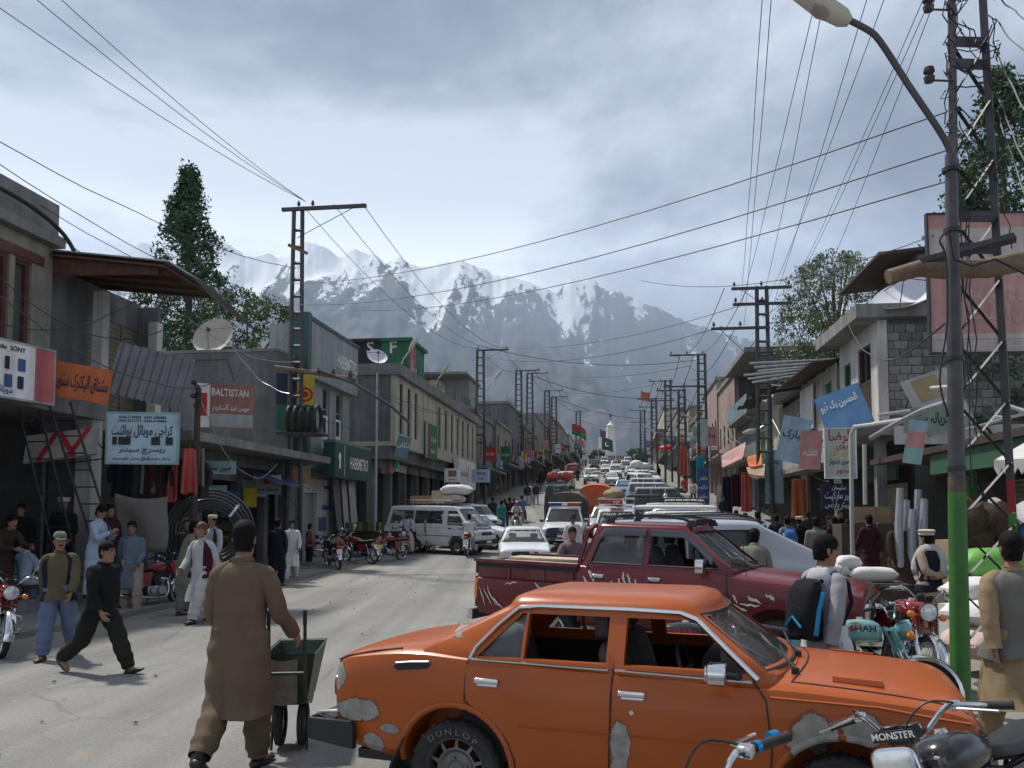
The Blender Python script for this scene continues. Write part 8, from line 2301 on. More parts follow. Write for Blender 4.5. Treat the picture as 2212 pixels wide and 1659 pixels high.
for z0,z1,r0,r1,mm in ((-.2,2.08,.090,.080,ng),(2.082,2.22,.078,.076,mt('pole_mix',(.085,.06,.05),.6,0,.5,5)),(2.222,lt0 .z,.074,.054,mt('lamp_grey',(.05,.054,.062),.5,.2,.2,5,.1,dirt=.3))):
 m=MB();m.tube([lz(z0),lz((z0+z1)/2),lz(z1)],[r0,(r0+r1)/2,r1],14);m.obj('post',mm,lamp)
for z in (2.3,3.35,4.6,5.2):m=MB();m.lathe([(.05,-.02),(.083,-.02),(.083,.02),(.05,.02)],lz(z),'z',14);m.obj('clamp',DKSTEEL,lamp)
arm=spline([lz(lt0 .z-.05),at(2040,300,LY)-o_,at(1960,180,LY)-o_,at(1900,88,LY)-o_,at(1870,62,LY)-o_,at(1822,38,LY)-o_],4)
m=MB();m.tube(arm,.031,10);m.obj('arm',mt('lamp_grey',(.05,.054,.062),.5,.2),lamp)
a_,c_=at(1836,48,LY)-o_,at(1705,-28,LY)-o_
m=MB();d_=c_-a_;m.tube([a_,a_+d_*.12,a_+d_*.5,a_+d_*.85,c_],[(.045,.05),(.085,.10),(.095,.13),(.07,.10),(.02,.04)],14);m.obj('lamp_head',mt('lamp_shell',(.42,.40,.33),.5,0,.1,4),lamp)
m=MB();m.tube([a_+d_*.2+V((0,0,-.05)),a_+d_*.5+V((0,0,-.07)),a_+d_*.85+V((0,0,-.04))],[(.03,.06),(.045,.10),(.02,.06)],12);m.obj('lamp_bowl',mt('lamp_bowl',(.25,.24,.21),.2),lamp)
m=MB();m.tube([at(1918,598,8.3),at(1985,580,8.3),at(2040,583,8.3),at(2130,580,8.3),at(2300,545,8.3)],[.072,.085,.095,.10,.115],12);tag(m.obj('log',WOOD),'weathered round log lashed across the near lattice pole','log')
m=MB();a_,c_=at(1990,568,8.25),at(2192,513,8.25);m.tube([a_,c_],[(.055,.03)]*2,4,up=(0,0,1));tag(m.obj('steel_channel',DKSTEEL,smooth=False),'dark steel channel bolted above the weathered log','steel bar')
m=MB();m.tube([at(2050,500,7.7),at(2060,560,7.7),at(2100,575,7.75),at(2150,560,7.8),at(2240,605,7.8)],.012,5);tag(m.obj('cable',INK),'thick black cable looping over the log to the picture edge','cable')
m=MB();m.tube(spline([at(2046,500,7.75),at(2030,520,7.7),at(2044,560,7.7),at(2046,700,7.75),at(2030,820,7.75),at(2050,900,7.75)],4),.010,5);tag(m.obj('cable',INK),'black cable running down the side of the lamp post','cable')
def bracket_lamp(label,p,q,y):
 a_,c_=at(*p,y),at(*q,y);root=thing('street_lamp',label,'street lamp',a_)
 d_=c_-a_;m=MB();m.tube([V((0,0,0)),d_*.4+V((0,0,abs(d_.x)*.25)),d_*.85],.04,6);m.obj('arm',GALV,root)
 m=MB();e=d_.normalized()*(y*.016);m.tube([d_*.8,d_*.85+e*.3,d_+e*.5,d_+e],[.03,.10,.12,.03],8);m.obj('lamp_head',mt('lamp_shell',(.42,.40,.33),.5,0,.1,4),root)
for l,p,q_,y in (('bent street lamp on the roof corner of the cream building',(862,800),(888,752),40.5),('street lamp above the far end of the cream building',(942,830),(955,808),52),('street lamp on the second left lattice pole',(1053,840),(1070,818),64),('street lamp beside the peach houses on the right',(1528,925),(1502,910),62),('white lamp under the tin roof right of the lattice pole',(1660,925),(1632,930),37),('far lamp with a long arm over the right shops',(1448,956),(1408,930),98)):bracket_lamp(l,p,q_,y)
wp=thing('wooden_post','short dark wooden post with a tangle of wires and a hanging red shawl','post',at(415,1205,16.4))
m=MB();m.tube([V((0,0,-1)),V((.02,0,1.2)),V((.05,0,3.35))],[.07,.065,.06],8);m.obj('shaft',WOODD,wp)
for k in range(6):m=MB();m.ball((.04+.06*math.sin(k*2.3),-.08,3.0+.09*k),.055,7,5);m.obj('wire_clamp',DKSTEEL,wp)
WN_=[0]
def wire(a,c,drop,r,label,grp,wob=0.,n=14,mat=WIRE):
 WN_[0]+=1
 m=MB();m.tube(sag(a,c,drop,n,wob,WN_[0]),r,4)
 return tag(m.obj('overhead_wire',mat),label,'wire',grp)
def A(p):return at(*p)
def upto(far,xtop,y=NY,yy=-700):
 x=far[0]+(xtop-far[0])*(yy-far[1])/(0-far[1])
 return at(x,yy,y)
GN='wires from the near lattice pole up the right side'
for k,(far,xt_) in enumerate((((1602,640,37),1645),((1607,703,37),1664),((1600,662,37),1757),((1652,634,37),1776),((1655,703,37),1866),((1655,660,37),1902),((1707,632,37),1985),((1702,656,37),2000),((1745,690,40),2012))):
 wire(upto(far,xt_),A(far),.25,.008,'%s steep overhead wire counted from the street lamp head towards the lattice pole'%['first','second','third','fourth','fifth','sixth','seventh','eighth','ninth'][k],GN,.03)
for a_,c_,l in (((2045,242,NY),(620,612,27),'uppermost wire crossing the whole street to the tall left pole'),((2045,325,NY),(640,658,27),'second wire crossing the whole street to the tall left pole'),((2045,392,NY),(758,668,34),'third wire crossing the street to the bank roof'),((2018,508,15),(1385,606,24),'wire from the billboard to the knot over the street')):wire(A(a_),A(c_),.5,.0085,l,'wires crossing the street')
for a_,l in (((-60,-25,15),'upper left wire running down to the tall pole head, outermost'),((50,-25,15),'upper left wire in the middle of the three to the tall pole head'),((95,-35,15),'upper left wire nearest the middle of the picture')):wire(A(a_),top_of(p1,12.5,.3),.2,.011,l,'wires to the head of the tall left pole')
for a_,c_,l in (((-30,290,13),(640,580,27),'top wire passing in front of the poplar'),((-30,335,13),(610,668,27),'second wire passing in front of the poplar'),((90,444,17),(640,690,27),'wire from the concrete parapet to the tall pole'),((90,490,17),(460,640,22),'wire from the concrete cornice past the tin eave'),((0,600,14),(445,650,20),'slack cable below the tin eave'),((0,700,14),(300,640,18),'cable looping over the red window strips'),((0,640,13),(420,838,16),'black cable running down to the wooden post'),((420,838,16),(640,700,27),'cable from the wooden post up to the tall pole'),((410,690,19),(640,780,27),'pale cable festooned to the wooden arm'),((420,840,16.2),(600,1000,26),'slack white cable hanging below the grey block'),((500,745,28),(625,850,27),'white twin cable from the big dish')):
 wire(A(a_),A(c_),.35 if 'slack' not in l else 1.0,.010,l,'service wires on the left',.05,16,GALV if 'white' in l or 'pale' in l else WIRE)
for z,x in ((12.35,.2),(12.35,1.3),(12.35,2.3),(6.6,1.4),(6.5,2.0)):wire(top_of(p1,z,x),top_of(lpo[0],12.05 if z>8 else 8,x),1.3,.014,'%s line from the %s of the tall pole to the next left pole'%('kerb side' if x<1 else 'middle' if x<1.45 else 'street side','top arm' if z>8 else 'wooden arm'),'lines along the left poles')
OR=['second','third','fourth','fifth','sixth']
for i in range(len(lpo)-1):
 for x in (.1,1.8):wire(top_of(lpo[i],LP[i][2],x),top_of(lpo[i+1],LP[i+1][2],x),.8,.02+.006*i,'%s line from the %s to the next left hand pole'%('kerb side' if x<1 else 'street side',OR[i]),'lines along the left poles')
for i in range(len(rpo)-1):
 for z,x in ((-.05,-1.6),(-.05,-.6),(-1.9,-1.2),(-2.2,-.2)):wire(top_of(rpo[i],RPS[i][2]+z,x),top_of(rpo[i+1],RPS[i+1][2]+z,x),.9,.018+.006*i,'%s line from the %s to the next right hand pole'%({-1.6:'uppermost outer',-.6:'uppermost inner',-1.2:'middle',-.2:'lowest'}[x],['nearest'][0] if i==0 else OR[i-1]),'lines along the right poles')
for i,(a_,c_) in enumerate((((1600,660,37),(1035,745,64)),((1560,705,37),(1040,770,64)),((1520,775,64),(1050,750,64)),((1490,790,70),(1143,800,98)),((1430,825,98),(1185,842,124)),((1440,860,98),(1150,812,98)),((1420,905,130),(1200,860,132)),((1395,925,150),(1230,900,160)))):wire(A(a_),A(c_),.9,.016+.004*i,'thin wire slung across the street, %s from the nearest'%['first','second','third','fourth','fifth','sixth','seventh','eighth'][i],'wires slung across the far street')
for i,(a_,c_,d_) in enumerate((((1545,800,62),(1650,900,40),1.2),((1560,890,60),(1655,930,40),1.5),((1655,860,38),(1760,770,34),.8),((1665,830,38),(1800,730,30),.6),((1660,880,38),(1745,905,34),1.2),((1560,930,56),(1650,850,38),1.4),((1830,690,27),(2040,700,9),.8),((1668,905,37),(1790,1040,30),.6),((1480,820,75),(1540,900,62),.9))):wire(A(a_),A(c_),d_,.014,'slack service wire '+['over the grey balcony','below the grey balcony','to the willow roof','over the tin roof','below the tin roof sheet','to the far tin roof post','from the brick house corner to the billboard','down to the blue market board','by the peach houses'][i],'service wires on the right',.08,14,GALV if i%2 else WIRE)
for i,(a_,c_) in enumerate((((2150,40,NY),(2280,130,6)),((2150,110,NY),(2290,330,6.5)),((2155,200,NY),(2260,420,7)),((2155,240,NY),(2280,560,7)),((2160,-10,NY),(2300,60,6)))):wire(A(a_),A(c_),.12,.009,['upper','second','third','lowest','topmost'][i]+' cable fanning out from the near lattice pole to the picture edge','cables fanning out at the right edge',.03)
# ------------ trees
def leaf_mat(name,col):
 m=mt(name,col,.6,0,.45,.7,spec=.25)
 return m
LEAFD,LEAFM,LEAFW=leaf_mat('leaf_dark',(.050,.098,.044)),leaf_mat('leaf_mid',(.06,.10,.028)),leaf_mat('leaf_willow',(.12,.15,.085))
BARK=mt('bark',(.09,.07,.055),.9,0,.3,6,.5)
def tree(name,label,p,H,prof,leafm,n,ls,seed,droop=.0,limbs=8,clump=.42,open_=.55):
 """prof(h)->crown radius at height fraction h; leaves sit in clumps on limbs spread through the crown"""
 root=thing(name,label,'tree',p);rr=random.Random(seed)
 m=MB();m.tube([(0,0,-1),(.05*H*rr.uniform(-.3,.3),0,H*.3),(0,.02*H,H*.62),(0,0,H*.93)],[H*.017,H*.013,H*.008,H*.002],8)
 m.obj('trunk',BARK,root)
 clumps=[]
 for k in range(n//34):
  h=rr.uniform(.10,.99);a=rr.uniform(0,2*PI);R_=prof(h)
  f=R_*(rr.random()**.45)*(1+.30*NZ.noise(V((math.cos(a)*2,math.sin(a)*2,h*6+seed))))
  if NZ.noise(V((math.cos(a)*1.8,math.sin(a)*1.8,h*9+seed*3)))<-.22*open_*2:continue
  clumps.append(V((f*math.cos(a),f*math.sin(a),h*H)))
 for k in range(limbs):
  c=clumps[rr.randrange(len(clumps))];m=MB();m.tube([(0,0,max(H*.12,c.z*.72)),V((c.x*.5,c.y*.5,c.z*.86)),c],[H*.006,H*.004,H*.0015],5);m.obj('limb',BARK,root)
 v,f=[],[]
 for c in clumps:
  cs=clump*rr.uniform(.6,1.35)
  for _ in range(34):
   d=V((rr.gauss(0,1),rr.gauss(0,1),rr.gauss(0,.9))).normalized()*cs*rr.random()**.6
   q=c+d;q.z-=droop*d.length
   ax=V((rr.gauss(0,1),rr.gauss(0,1),rr.gauss(0,1)-droop*2)).normalized();bx=ax.orthogonal().normalized()
   bx=(bx*math.cos(_)+ax.cross(bx)*math.sin(_));s_=ls*rr.uniform(.6,1.3)
   i=len(v);v+=[q-ax*s_,q+bx*s_*.45,q+ax*s_,q-bx*s_*.45];f.append([i,i+1,i+2,i+3])
 me=bpy.data.meshes.new('crown');me.from_pydata(v,[],f)
 mobj('crown',me,leafm,root,False)
 return root
def gpt(px,y):q=at(px,1112,y);return V((q.x,q.y,gz(q.x,q.y)))
pop=lambda h:max(.15,4.0*(min(1,h/.28)**.6)*(1-max(0,(h-.28)/.72)**1.25)**.9)
tree('poplar_tree','tall dark poplar behind the tin eaved house on the left',gpt(392,45),20.2,pop,LEAFD,42000,.125,4,clump=.5,open_=.2)
rnd_=lambda R_,lo:(lambda h:R_*max(.1,(1-abs((h-lo)/(1-lo))**2.2))**.5 if h>.1 else .3)
tree('broadleaf_tree','mid green tree behind the big cream satellite dish',gpt(525,42),12.6,rnd_(3.3,.6),LEAFM,20000,.10,9)
tree('broadleaf_tree','small dark tree left of the big cream satellite dish',gpt(425,40),9.6,rnd_(1.6,.6),LEAFD,3500,.14,12)
tree('willow_tree','large feathery grey green willow behind the brick house',gpt(1815,46),15.3,rnd_(3.4,.62),LEAFW,52000,.085,15,.5,open_=.25,clump=.5)
tree('willow_tree','sunlit lower part of the large feathery willow, set as its own tree',gpt(1795,43.5),11.8,rnd_(2.0,.72),LEAFM,9000,.09,17,.5)  # sunlit patch of the willow, added as a tree with its own leaf colour
tree('willow_tree','narrow willow over the plank front house',gpt(1728,44),10.2,rnd_(1.5,.6),LEAFW,8000,.10,19,.5)
tree('broadleaf_tree','shrubby tree showing above the roof left of the billboard',gpt(1905,40),12.9,rnd_(2.0,.75),LEAFW,3000,.14,29,.3)
tree('poplar_tree','dark poplar behind the near lattice pole at the right edge',gpt(2200,27),16.6,lambda h:pop(h)*1.0,LEAFD,26000,.10,21,clump=.45)
tree('poplar_tree','second poplar at the right edge with a lower tip',gpt(2118,29),14.2,lambda h:pop(h)*.75,LEAFD,20000,.10,23,clump=.45)
# ------------ who stands, walks and rides where
def zat(px,y,z=0.,t=None):
 """column px at depth y, standing z above the road"""
 q=at(px,1112,y)
 return V((q.x,q.y,gz(q.x,q.y)+z))
MAN=person('man in brown tunic walking away and pushing the green handcart',gp(512,1668),R(176),'cart',TAN,TAN,H=1.84,lod=0,hem=-.52,head=(6,4))
person('boy in black blazer and dark trousers striding across the road',gp(212,1455),R(68),'stride',BLACKJ,DKOLV,'jacket',H=1.66,lod=0,face=True,head=(8,0))
person('man in pale cap, olive sweater and dark waistcoat walking towards us',gp(122,1424),R(14),'walk2',OLIVE,BLUESH,'sweater',vest=NAVY,cap='visor',capm=GREYG,H=1.68,lod=0,face='moustache',head=(22,2))
person('man in light blue tunic sitting on the metal chair',zat(52,15.6,.10),R(160),'sit',SKYB,SKYB,H=1.7)
person('man in dark zipped jacket standing behind the seated man',zat(46,16.5,.36),R(12),'stand',BLACKJ,DKGREY,'jacket',H=1.74,face=True)
person('man in dark clothes leaning in at the picture edge beside the chair',zat(2,14.9,.24),R(70),'bend',BROWN,BROWN,H=1.7,face='moustache')
person('man with cream wool cap and dark robe beside the leaning ladders',zat(138,16.4,.46),R(18),'stand2',BLACKJ,BLACKJ,cap='pakol',H=1.76,beard=cloth('beard',(.12,.11,.10)),face=True)
person('man in pale blue tunic looking down at his hands',zat(210,15.6,.32),R(82),'phone',SKYB,SKYB,H=1.74)
person('man in maroon shirt behind the man in pale blue',zat(236,16.4,.34),R(60),'stand',MAROON,DKGREY,'shirt',H=1.74)
person('man in blue sleeveless sweater with loose beige trousers',gp(281,1325),R(8),'stand2',BLUESW,BEIGE,'kameez',H=1.76,face=True,hem=-.46)
person('man in grey green tunic stooping beside the red motorcycle',gp(394,1328),R(120),'bend',GREYG,GREYG,H=1.78,lean=14)
person('man in white tunic and dark waistcoat walking out of the shop crowd',gp(433,1345),R(-24),'walk',PALEG,PALEG,vest=MAROON,hair=HAIRR,H=1.80,face=True,lod=0)
person('man in white cap half hidden behind the waistcoat walker',zat(461,17.8,.08),R(-30),'stand',PALEG,PALEG,vest=DKGREY,cap='taqiyah',H=1.8)
person('dark haired man behind the stooping man',zat(404,17.6,.05),R(30),'stand',DKGREY,DKGREY,H=1.76)
person('man in navy tunic standing with his back to us by the lattice pole',gp(598,1266),R(170),'stand',NAVY,NAVY,H=1.76)
person('man in long white tunic walking beside the lattice pole',gp(628,1256),R(14),'walk2',WHITEC,WHITEC,H=1.74,face=True)
person('boy in pink shirt standing behind the foot of the lattice pole',gp(668,1224),R(130),'stand',cloth('pink',(.26,.09,.12)),DKOLV,'shirt',H=1.45)
person('boy in khaki crouched among the parked motorcycles',zat(727,30,0),R(40),'sit',KHAKI,KHAKI,H=1.4)
person('man in dark waistcoat and white cap walking away past the minibus',gp(930,1196),R(186),'walk',KHAKI,KHAKI,vest=NAVY,cap='taqiyah',capm=WHITEPR,H=1.76)
person('man in teal shirt walking away behind the minibus nose',gp(1083,1152),R(180),'walk',TEAL,DENIM,'tee',H=1.76)
person('man in grey tunic behind the man in teal',gp(1064,1142),R(176),'walk2',DKGREY,DKGREY,H=1.76)
person('man in maroon shirt carrying a sack on his shoulder',gp(1101,1146),R(184),'carry',MAROON,DENIM,'shirt',H=1.8)
person('man in dark jacket standing in the road by the far motorcycles',gp(1139,1093),R(180),'stand',DKGREY,WHITEC,'jacket',H=1.74)
person('man in grey top and pale jeans standing in the road beside a friend',gp(1158,1091),R(10),'stand2',DKGREY,SKYB,'shirt',H=1.74)
person('man in white tunic between the two standing friends',gp(1149,1090),R(-12),'stand',PALEG,PALEG,H=1.7)
FARL=[(1172,1044,BROWN),(1180,1040,DKGREY),(1190,1046,NAVY),(1199,1036,PALEG),(1206,1038,SKYB),(1214,1034,DKGREY),(1236,1028,BLUESH),(1168,1050,NAVY),(1248,1040,DKGREY)]
for i,(x,y,c) in enumerate(FARL):
 nm=['brown','charcoal','navy','pale grey','sky blue','dark grey','blue','dark blue','dark'][i]
 person('distant walker in %s tunic among the crowd on the far kerb'%nm,gp(x,y),R(180 if i%2 else 0),('walk','stand','walk2')[i%3],c,c,H=1.72,lod=2,group='walkers on the far kerb')
person('man in brimmed hat and white top standing in the road',zat(1237,24.5),R(10),'stand',cloth('white_red',(.50,.46,.44)),DENIM,'shirt',cap='bucket',capm=DKGREY,skin=SKIND,H=1.84,face=True)
person('man with hand to his face looking over the bed of the burgundy pickup',zat(1236,15.2),R(4),'ear',cloth('mauve',(.13,.10,.13)),DKGREY,'jacket',H=1.66,face=True)
person('man in white trousers and dark waistcoat standing beside the parked jeeps',gp(1386,1074),R(150),'stand2',BROWN,WHITEC,'shirt',H=1.74,lod=2)
person('man in brown standing behind the VIP jeep',zat(1408,33),R(170),'bend',BROWN,BROWN,H=1.7,lod=2)
for i,(x,y,c,nm) in enumerate(((1376,1052,WHITEC,'white'),(1381,1058,DKGREY,'charcoal'),(1366,1046,SKYB,'light blue'),(1371,1050,MAROON,'maroon'))):
 person('far pedestrian in %s tunic beside the blue hatchback'%nm,gp(x,y),R(170),('walk','stand')[i%2],c,c,H=1.72,lod=2)
person('man in light jacket bending towards the silver saloon',zat(1622,12.6),R(150),'reach',GREYG,DKGREY,'jacket',H=1.70,lean=16)
STU=person('student in grey hooded top and white trousers with a black backpack',zat(1778,6.95,-.01),R(112),'walk2',GREYS,cloth('white_trousers',(.50,.51,.53)),'kameez',H=1.74,lod=0,hem=-.40,head=(-14,8))
OLD=person('old man in cream wool cap with his hands clasped behind his back',gp(2013,1391),R(200),'behind',BEIGE,BEIGE,vest=NAVY,cap='pakol',H=1.66,lod=0,hem=-.55)
person('man in grey waistcoat and khaki tunic at the edge of the picture',gp(2203,1640),R(168),'walk',KHAKI,KHAKI,vest=cloth('grey_vest',(.14,.135,.12)),H=1.80,lod=0)
person('man in dark brown tunic walking away past the hardware shop',zat(1940,17.6,.05),R(176),'walk',BROWN,BROWN,H=1.86)
person('man in plum tunic walking away',zat(1877,20.5,.05),R(190),'walk2',MAROON,MAROON,H=1.84)
RG=[(1831,22,DKGREY,'charcoal sweater','sweater',178),(1802,23,MAROON,'maroon tee shirt','tee',184),(1790,24,BLACKJ,'black jacket','jacket',20),(1762,19.5,GREYG,'grey green shirt','shirt',170),(1700,23,BLUESW,'slate shirt and blue backpack','shirt',182),(1726,24,BLACKJ,'black tunic','kameez',175),(1677,26,NAVY,'navy tunic','kameez',160),(1590,30,BROWN,'brown waistcoat','kameez',150),(1610,28,PALEG,'pale sweater','sweater',190),(1636,27,cloth('violet',(.06,.04,.12)),'violet tunic','kameez',180),(1745,30,DKGREY,'grey tunic near the blue board','kameez',190),(1858,27,BROWN,'brown jacket by the shop post','jacket',30),(1512,56,REDC,'red shirt by the tall blue banner','shirt',10),(1562,44,DKGREY,'dark tunic under the pink awning','kameez',20),(1479,70,REDC,'long red dress','kameez',180),(1498,62,PALEG,'pale shirt by the far shops','shirt',0)]
for i,(x,y,c,nm,sty,an) in enumerate(RG):
 pb=person('passer-by in %s beyond the parked cars'%nm,zat(x,y,.06),R(an),('walk','stand','walk2','stand2')[i%4],c,DKGREY if sty in ('tee','shirt','jacket','sweater') else c,sty,H=1.70+.02*(i%5),lod=1 if y<32 else 2,cap='pakol' if i==5 else None)
 if i==4:PBK=pb
person('child with turquoise head scarf among the passers-by',zat(1650,25.5,.05),R(185),'walk',TURQ,TURQ,cap='scarf',capm=TURQ,H=1.5)
person('small boy in khaki shirt near the silver saloon',zat(1618,22,.02),R(180),'stand',KHAKI,DKGREY,'shirt',H=1.36)
person('short dark haired child beside the student',zat(1768,15.5,.0),R(150),'stand',BLACKJ,DKGREY,'jacket',H=1.5,skin=SKIN)
person('man in dark shirt inside the plastic pipe shop',zat(1815,29,.1),R(10),'stand',BLACKJ,DKGREY,'shirt',H=1.72)
b=motorbike('black motorcycle with square headlight at the lower edge of the picture',V((2.2,3.70,-.02)),math.atan2(-.6,-.8),BKBLK,lean=17,square=True,mag=True,guard=False)
SM=MX.Translation((BW,0,BR))@MX.Rotation(0,4,RAKE)@MX.Translation((-BW,0,-BR))
M_=MB();M_.rings([[V((x,y,z)) for y,z in ((-.10,.955),(.10,.955),(.085,1.0),(-.085,1.0))] for x in (.475,.50)]);M_.obj('name_board',INK,b).matrix_local=SM
q=SM@MX.Translation((.503,0,.978))@MX.Rotation(R(90),4,'Z')@MX.Rotation(R(90),4,'X')
text('MONSTER',.04,WHITEPR,b,q.translation,q.to_euler(),'board_lettering',1.1,.001)
b=motorbike('motorcycle of which only the blue ringed handlebar grip shows',V((1.08,2.68,-.02)),R(140),BKBLU,lean=-14)
for x in (0,1):
 M_=MB();M_.tube([(.335-.005*x,-.27-.11*x,1.053-.016*x),(.328-.012*x,-.29-.125*x,1.05-.018*x)],.0215,12);M_.obj('grip_ring',mt('anodised_blue',(.02,.25,.5),.25,.8,.1,9),b)
b=motorbike('pale teal motorcycle with flame stickers behind the orange bonnet',V((2.98,7.45,0)),R(-9),BKTEAL,lean=-8,plate=PLATE)
text('SHAH',.075,INK,b,(.12,-.131,.845),(R(84),0,R(4)),'tank_lettering',1.2,.001)
FL=mt('flame_red',(.5,.06,.04),.4);FLO=mt('flame_orange',(.6,.25,.06),.4)
for k,(x,z,L,mm,y) in enumerate(((-.06,.84,.16,FL,-.128),(.0,.885,.12,FLO,-.128),(-.18,.66,.14,FL,-.1275),(-.30,.68,.15,FLO,-.1275),(-.40,.63,.10,FL,-.1275),(-.26,.56,.10,FL,-.1275))):
 M_=MB();M_.rings([[V((x,y,z+.012)),V((x+L*.5,y-.003,z+.022)),V((x+L,y-.001,z+.004)),V((x+L*.5,y-.003,z-.012))],[V((x,y+.006,z+.012)),V((x+L*.5,y+.003,z+.022)),V((x+L,y+.005,z+.004)),V((x+L*.5,y+.003,z-.012))]]);M_.obj('flame_sticker',mm,b,False)
b=motorbike('black motorcycle with red TURABI lettering between the two near vehicles',V((1.36,7.25,0)),R(-16),BKBLK,lean=-8)
text('TURABI',.075,mt('letter_red',(.5,.03,.04),.5),b,(.08,-.133,.84),(R(84),0,R(3)),'tank_lettering',1.1,.002)
motorbike('red and black motorcycle parked nose out beyond the teal one',V((4.28,9.4,0)),R(-90),BKRED,lean=-8,mirrors=False)
motorbike('red motorcycle with shiny exhaust cut off at the edge of the road',zat(-6,11.4),R(-50),BKRED,lean=-8,mirrors=True)
motorbike('red motorcycle with a yellow number plate parked among the standing men',zat(341,16.6),R(62),BKRED,lean=-8)
motorbike('black motorcycle with white plate parked tail out by the lattice pole',zat(722,27.5),R(118),BKBLK,lean=-8,plate=PLATE)
motorbike('red tank motorcycle parked tail out with red tail light',zat(776,29.3),R(150),BKRED,lean=-8,mirrors=True)
motorbike('dark motorcycle standing side on behind the tail out pair',zat(728,31.5),R(10),BKBLK,lean=-8)
motorbike('dark red motorcycle parked facing us next to the rider with the scarf',zat(840,30.2),R(-128),BKRED,lean=-8,mirrors=True)
p=gp(877,1199);motorbike('motorcycle ridden by the bearded man in a dark waistcoat',p,R(-94),BKRED,lean=0,mirrors=True)
person('bearded man in waistcoat astride a motorcycle facing us',p+V((.02,.16,.06)),R(-2),'straddle',PALEG,PALEG,vest=NAVY,H=1.74,beard=HAIRM,face=True)
p=gp(1013,1202);motorbike('motorcycle with red tail light ridden away from us',p,R(86),BKBLK,lean=0,plate=PLATE)
person('man in white tunic riding a motorcycle away from us',p+V((.0,.02,.12)),R(178),'ride',WHITEC,WHITEC,H=1.78)
p=gp(1116,1148);motorbike('motorcycle of the helmeted rider coming towards us',p,R(-96),BKBLK,lean=0)
person('rider in white helmet and dark waistcoat coming towards us',p+V((0,-.02,.12)),R(0),'ride',PALEG,PALEG,vest=NAVY,cap='taqiyah',capm=WHITEPR,H=1.74)
p=gp(1127,1128);motorbike('motorcycle of the rider in a checked shirt',p,R(80),BKRED,lean=0)
person('rider in blue checked shirt seen from behind',p+V((0,-.1,.12)),R(176),'ride',BLUESH,DENIM,'shirt',H=1.74)
p=gp(1163,1066);motorbike('far motorcycle with a glowing red tail light',p,R(88),BKBLK,lean=0)
person('far rider in dark coat on the kerb side',p+V((0,0,.12)),R(178),'ride',BLACKJ,BLACKJ,H=1.74,lod=2)
def worn_pack(root,name,label,col,trim):
 J,k,P=PJ[root.name];T=J['T']
 t=thing(name,label,'backpack',root.location,root.rotation_euler.z);t.scale=root.scale
 m=MB();m.rings([[T((w*math.copysign(abs(math.cos(a))**.6,math.cos(a)),.125+d*.5+d*.5*math.copysign(abs(math.sin(a))**.7,math.sin(a)),z)) for a in [2*PI*q/18 for q in range(18)]] for z,w,d in ((-.06,.10,.08),(-.04,.15,.17),(.05,.165,.20),(.2,.165,.19),(.34,.15,.16),(.42,.12,.10),(.44,.06,.05))]);m.obj('bag',col,t)
 m=MB();m.rings([[T((w*math.copysign(abs(math.cos(a))**.6,math.cos(a)),.27+.06*math.sin(a),z)) for a in [2*PI*q/14 for q in range(14)]] for z,w in ((-.02,.08),(.0,.115),(.12,.12),(.2,.10),(.22,.05))]);m.obj('pocket',col,t)
 for sg in (-1,1):
  m=MB();m.tube([T((sg*.10,.13,.42)),T((sg*.125,.0,.49)),T((sg*.14,-.115,.40)),T((sg*.15,-.14,.25)),T((sg*.17,-.03,.08)),T((sg*.14,.13,.02))],[.02,.022,.022,.02,.014,.012],6,flat=.5);m.obj('strap',col,t)
  m=MB();m.tube([T((sg*.155,.16,.34)),T((sg*.168,.22,.2)),T((sg*.160,.25,.0))],.022,6);m.obj('trim',trim,t)
 m=MB();m.tube([T((-.09,.335,.06)),T((0,.345,.14)),T((.09,.335,.06))],.012,5);m.obj('trim',trim,t)
 return t
worn_pack(PBK,'backpack','bright blue backpack worn by a passer-by beyond the silver people carrier',cloth('pack_blue',(.05,.15,.38)),PW)
worn_pack(STU,'backpack','black backpack with bright blue trim on the back of the student',cloth('pack_black',(.012,.013,.016)),mt('trim_blue',(.01,.20,.40),.5))
J,k,P=PJ[STU.name];T=J['T']
m=MB();m.rings([ell(T,.40,.11,.06,.09,16),ell(T,.44,.135,.095,.06,16),ell(T,.50,.115,.095,.045,16),ell(T,.535,.085,.078,.025,16),ell(T,.50,.07,.065,.02,16)],True,False);me=m.mesh();wrinkle_prep(me);wrinkle(me,.02,4);part('hood',me,cloth('hood',(.42,.42,.44)),STU)
J,k,P=PJ[OLD.name];T=J['T']
m=MB();m.tube([T((-.10,.17,.1)),T((-.13,.155,.3)),T((-.14,.10,.46)),T((-.03,.09,.53)),T((.10,.07,.52)),T((.13,-.05,.47)),T((.13,-.15,.3)),T((.12,-.16,.1))],[.05,.06,.07,.06,.06,.06,.06,.05],8,flat=.35);me=m.mesh();wrinkle_prep(me);wrinkle(me,.012,2);part('shawl',me,PALEG,OLD)
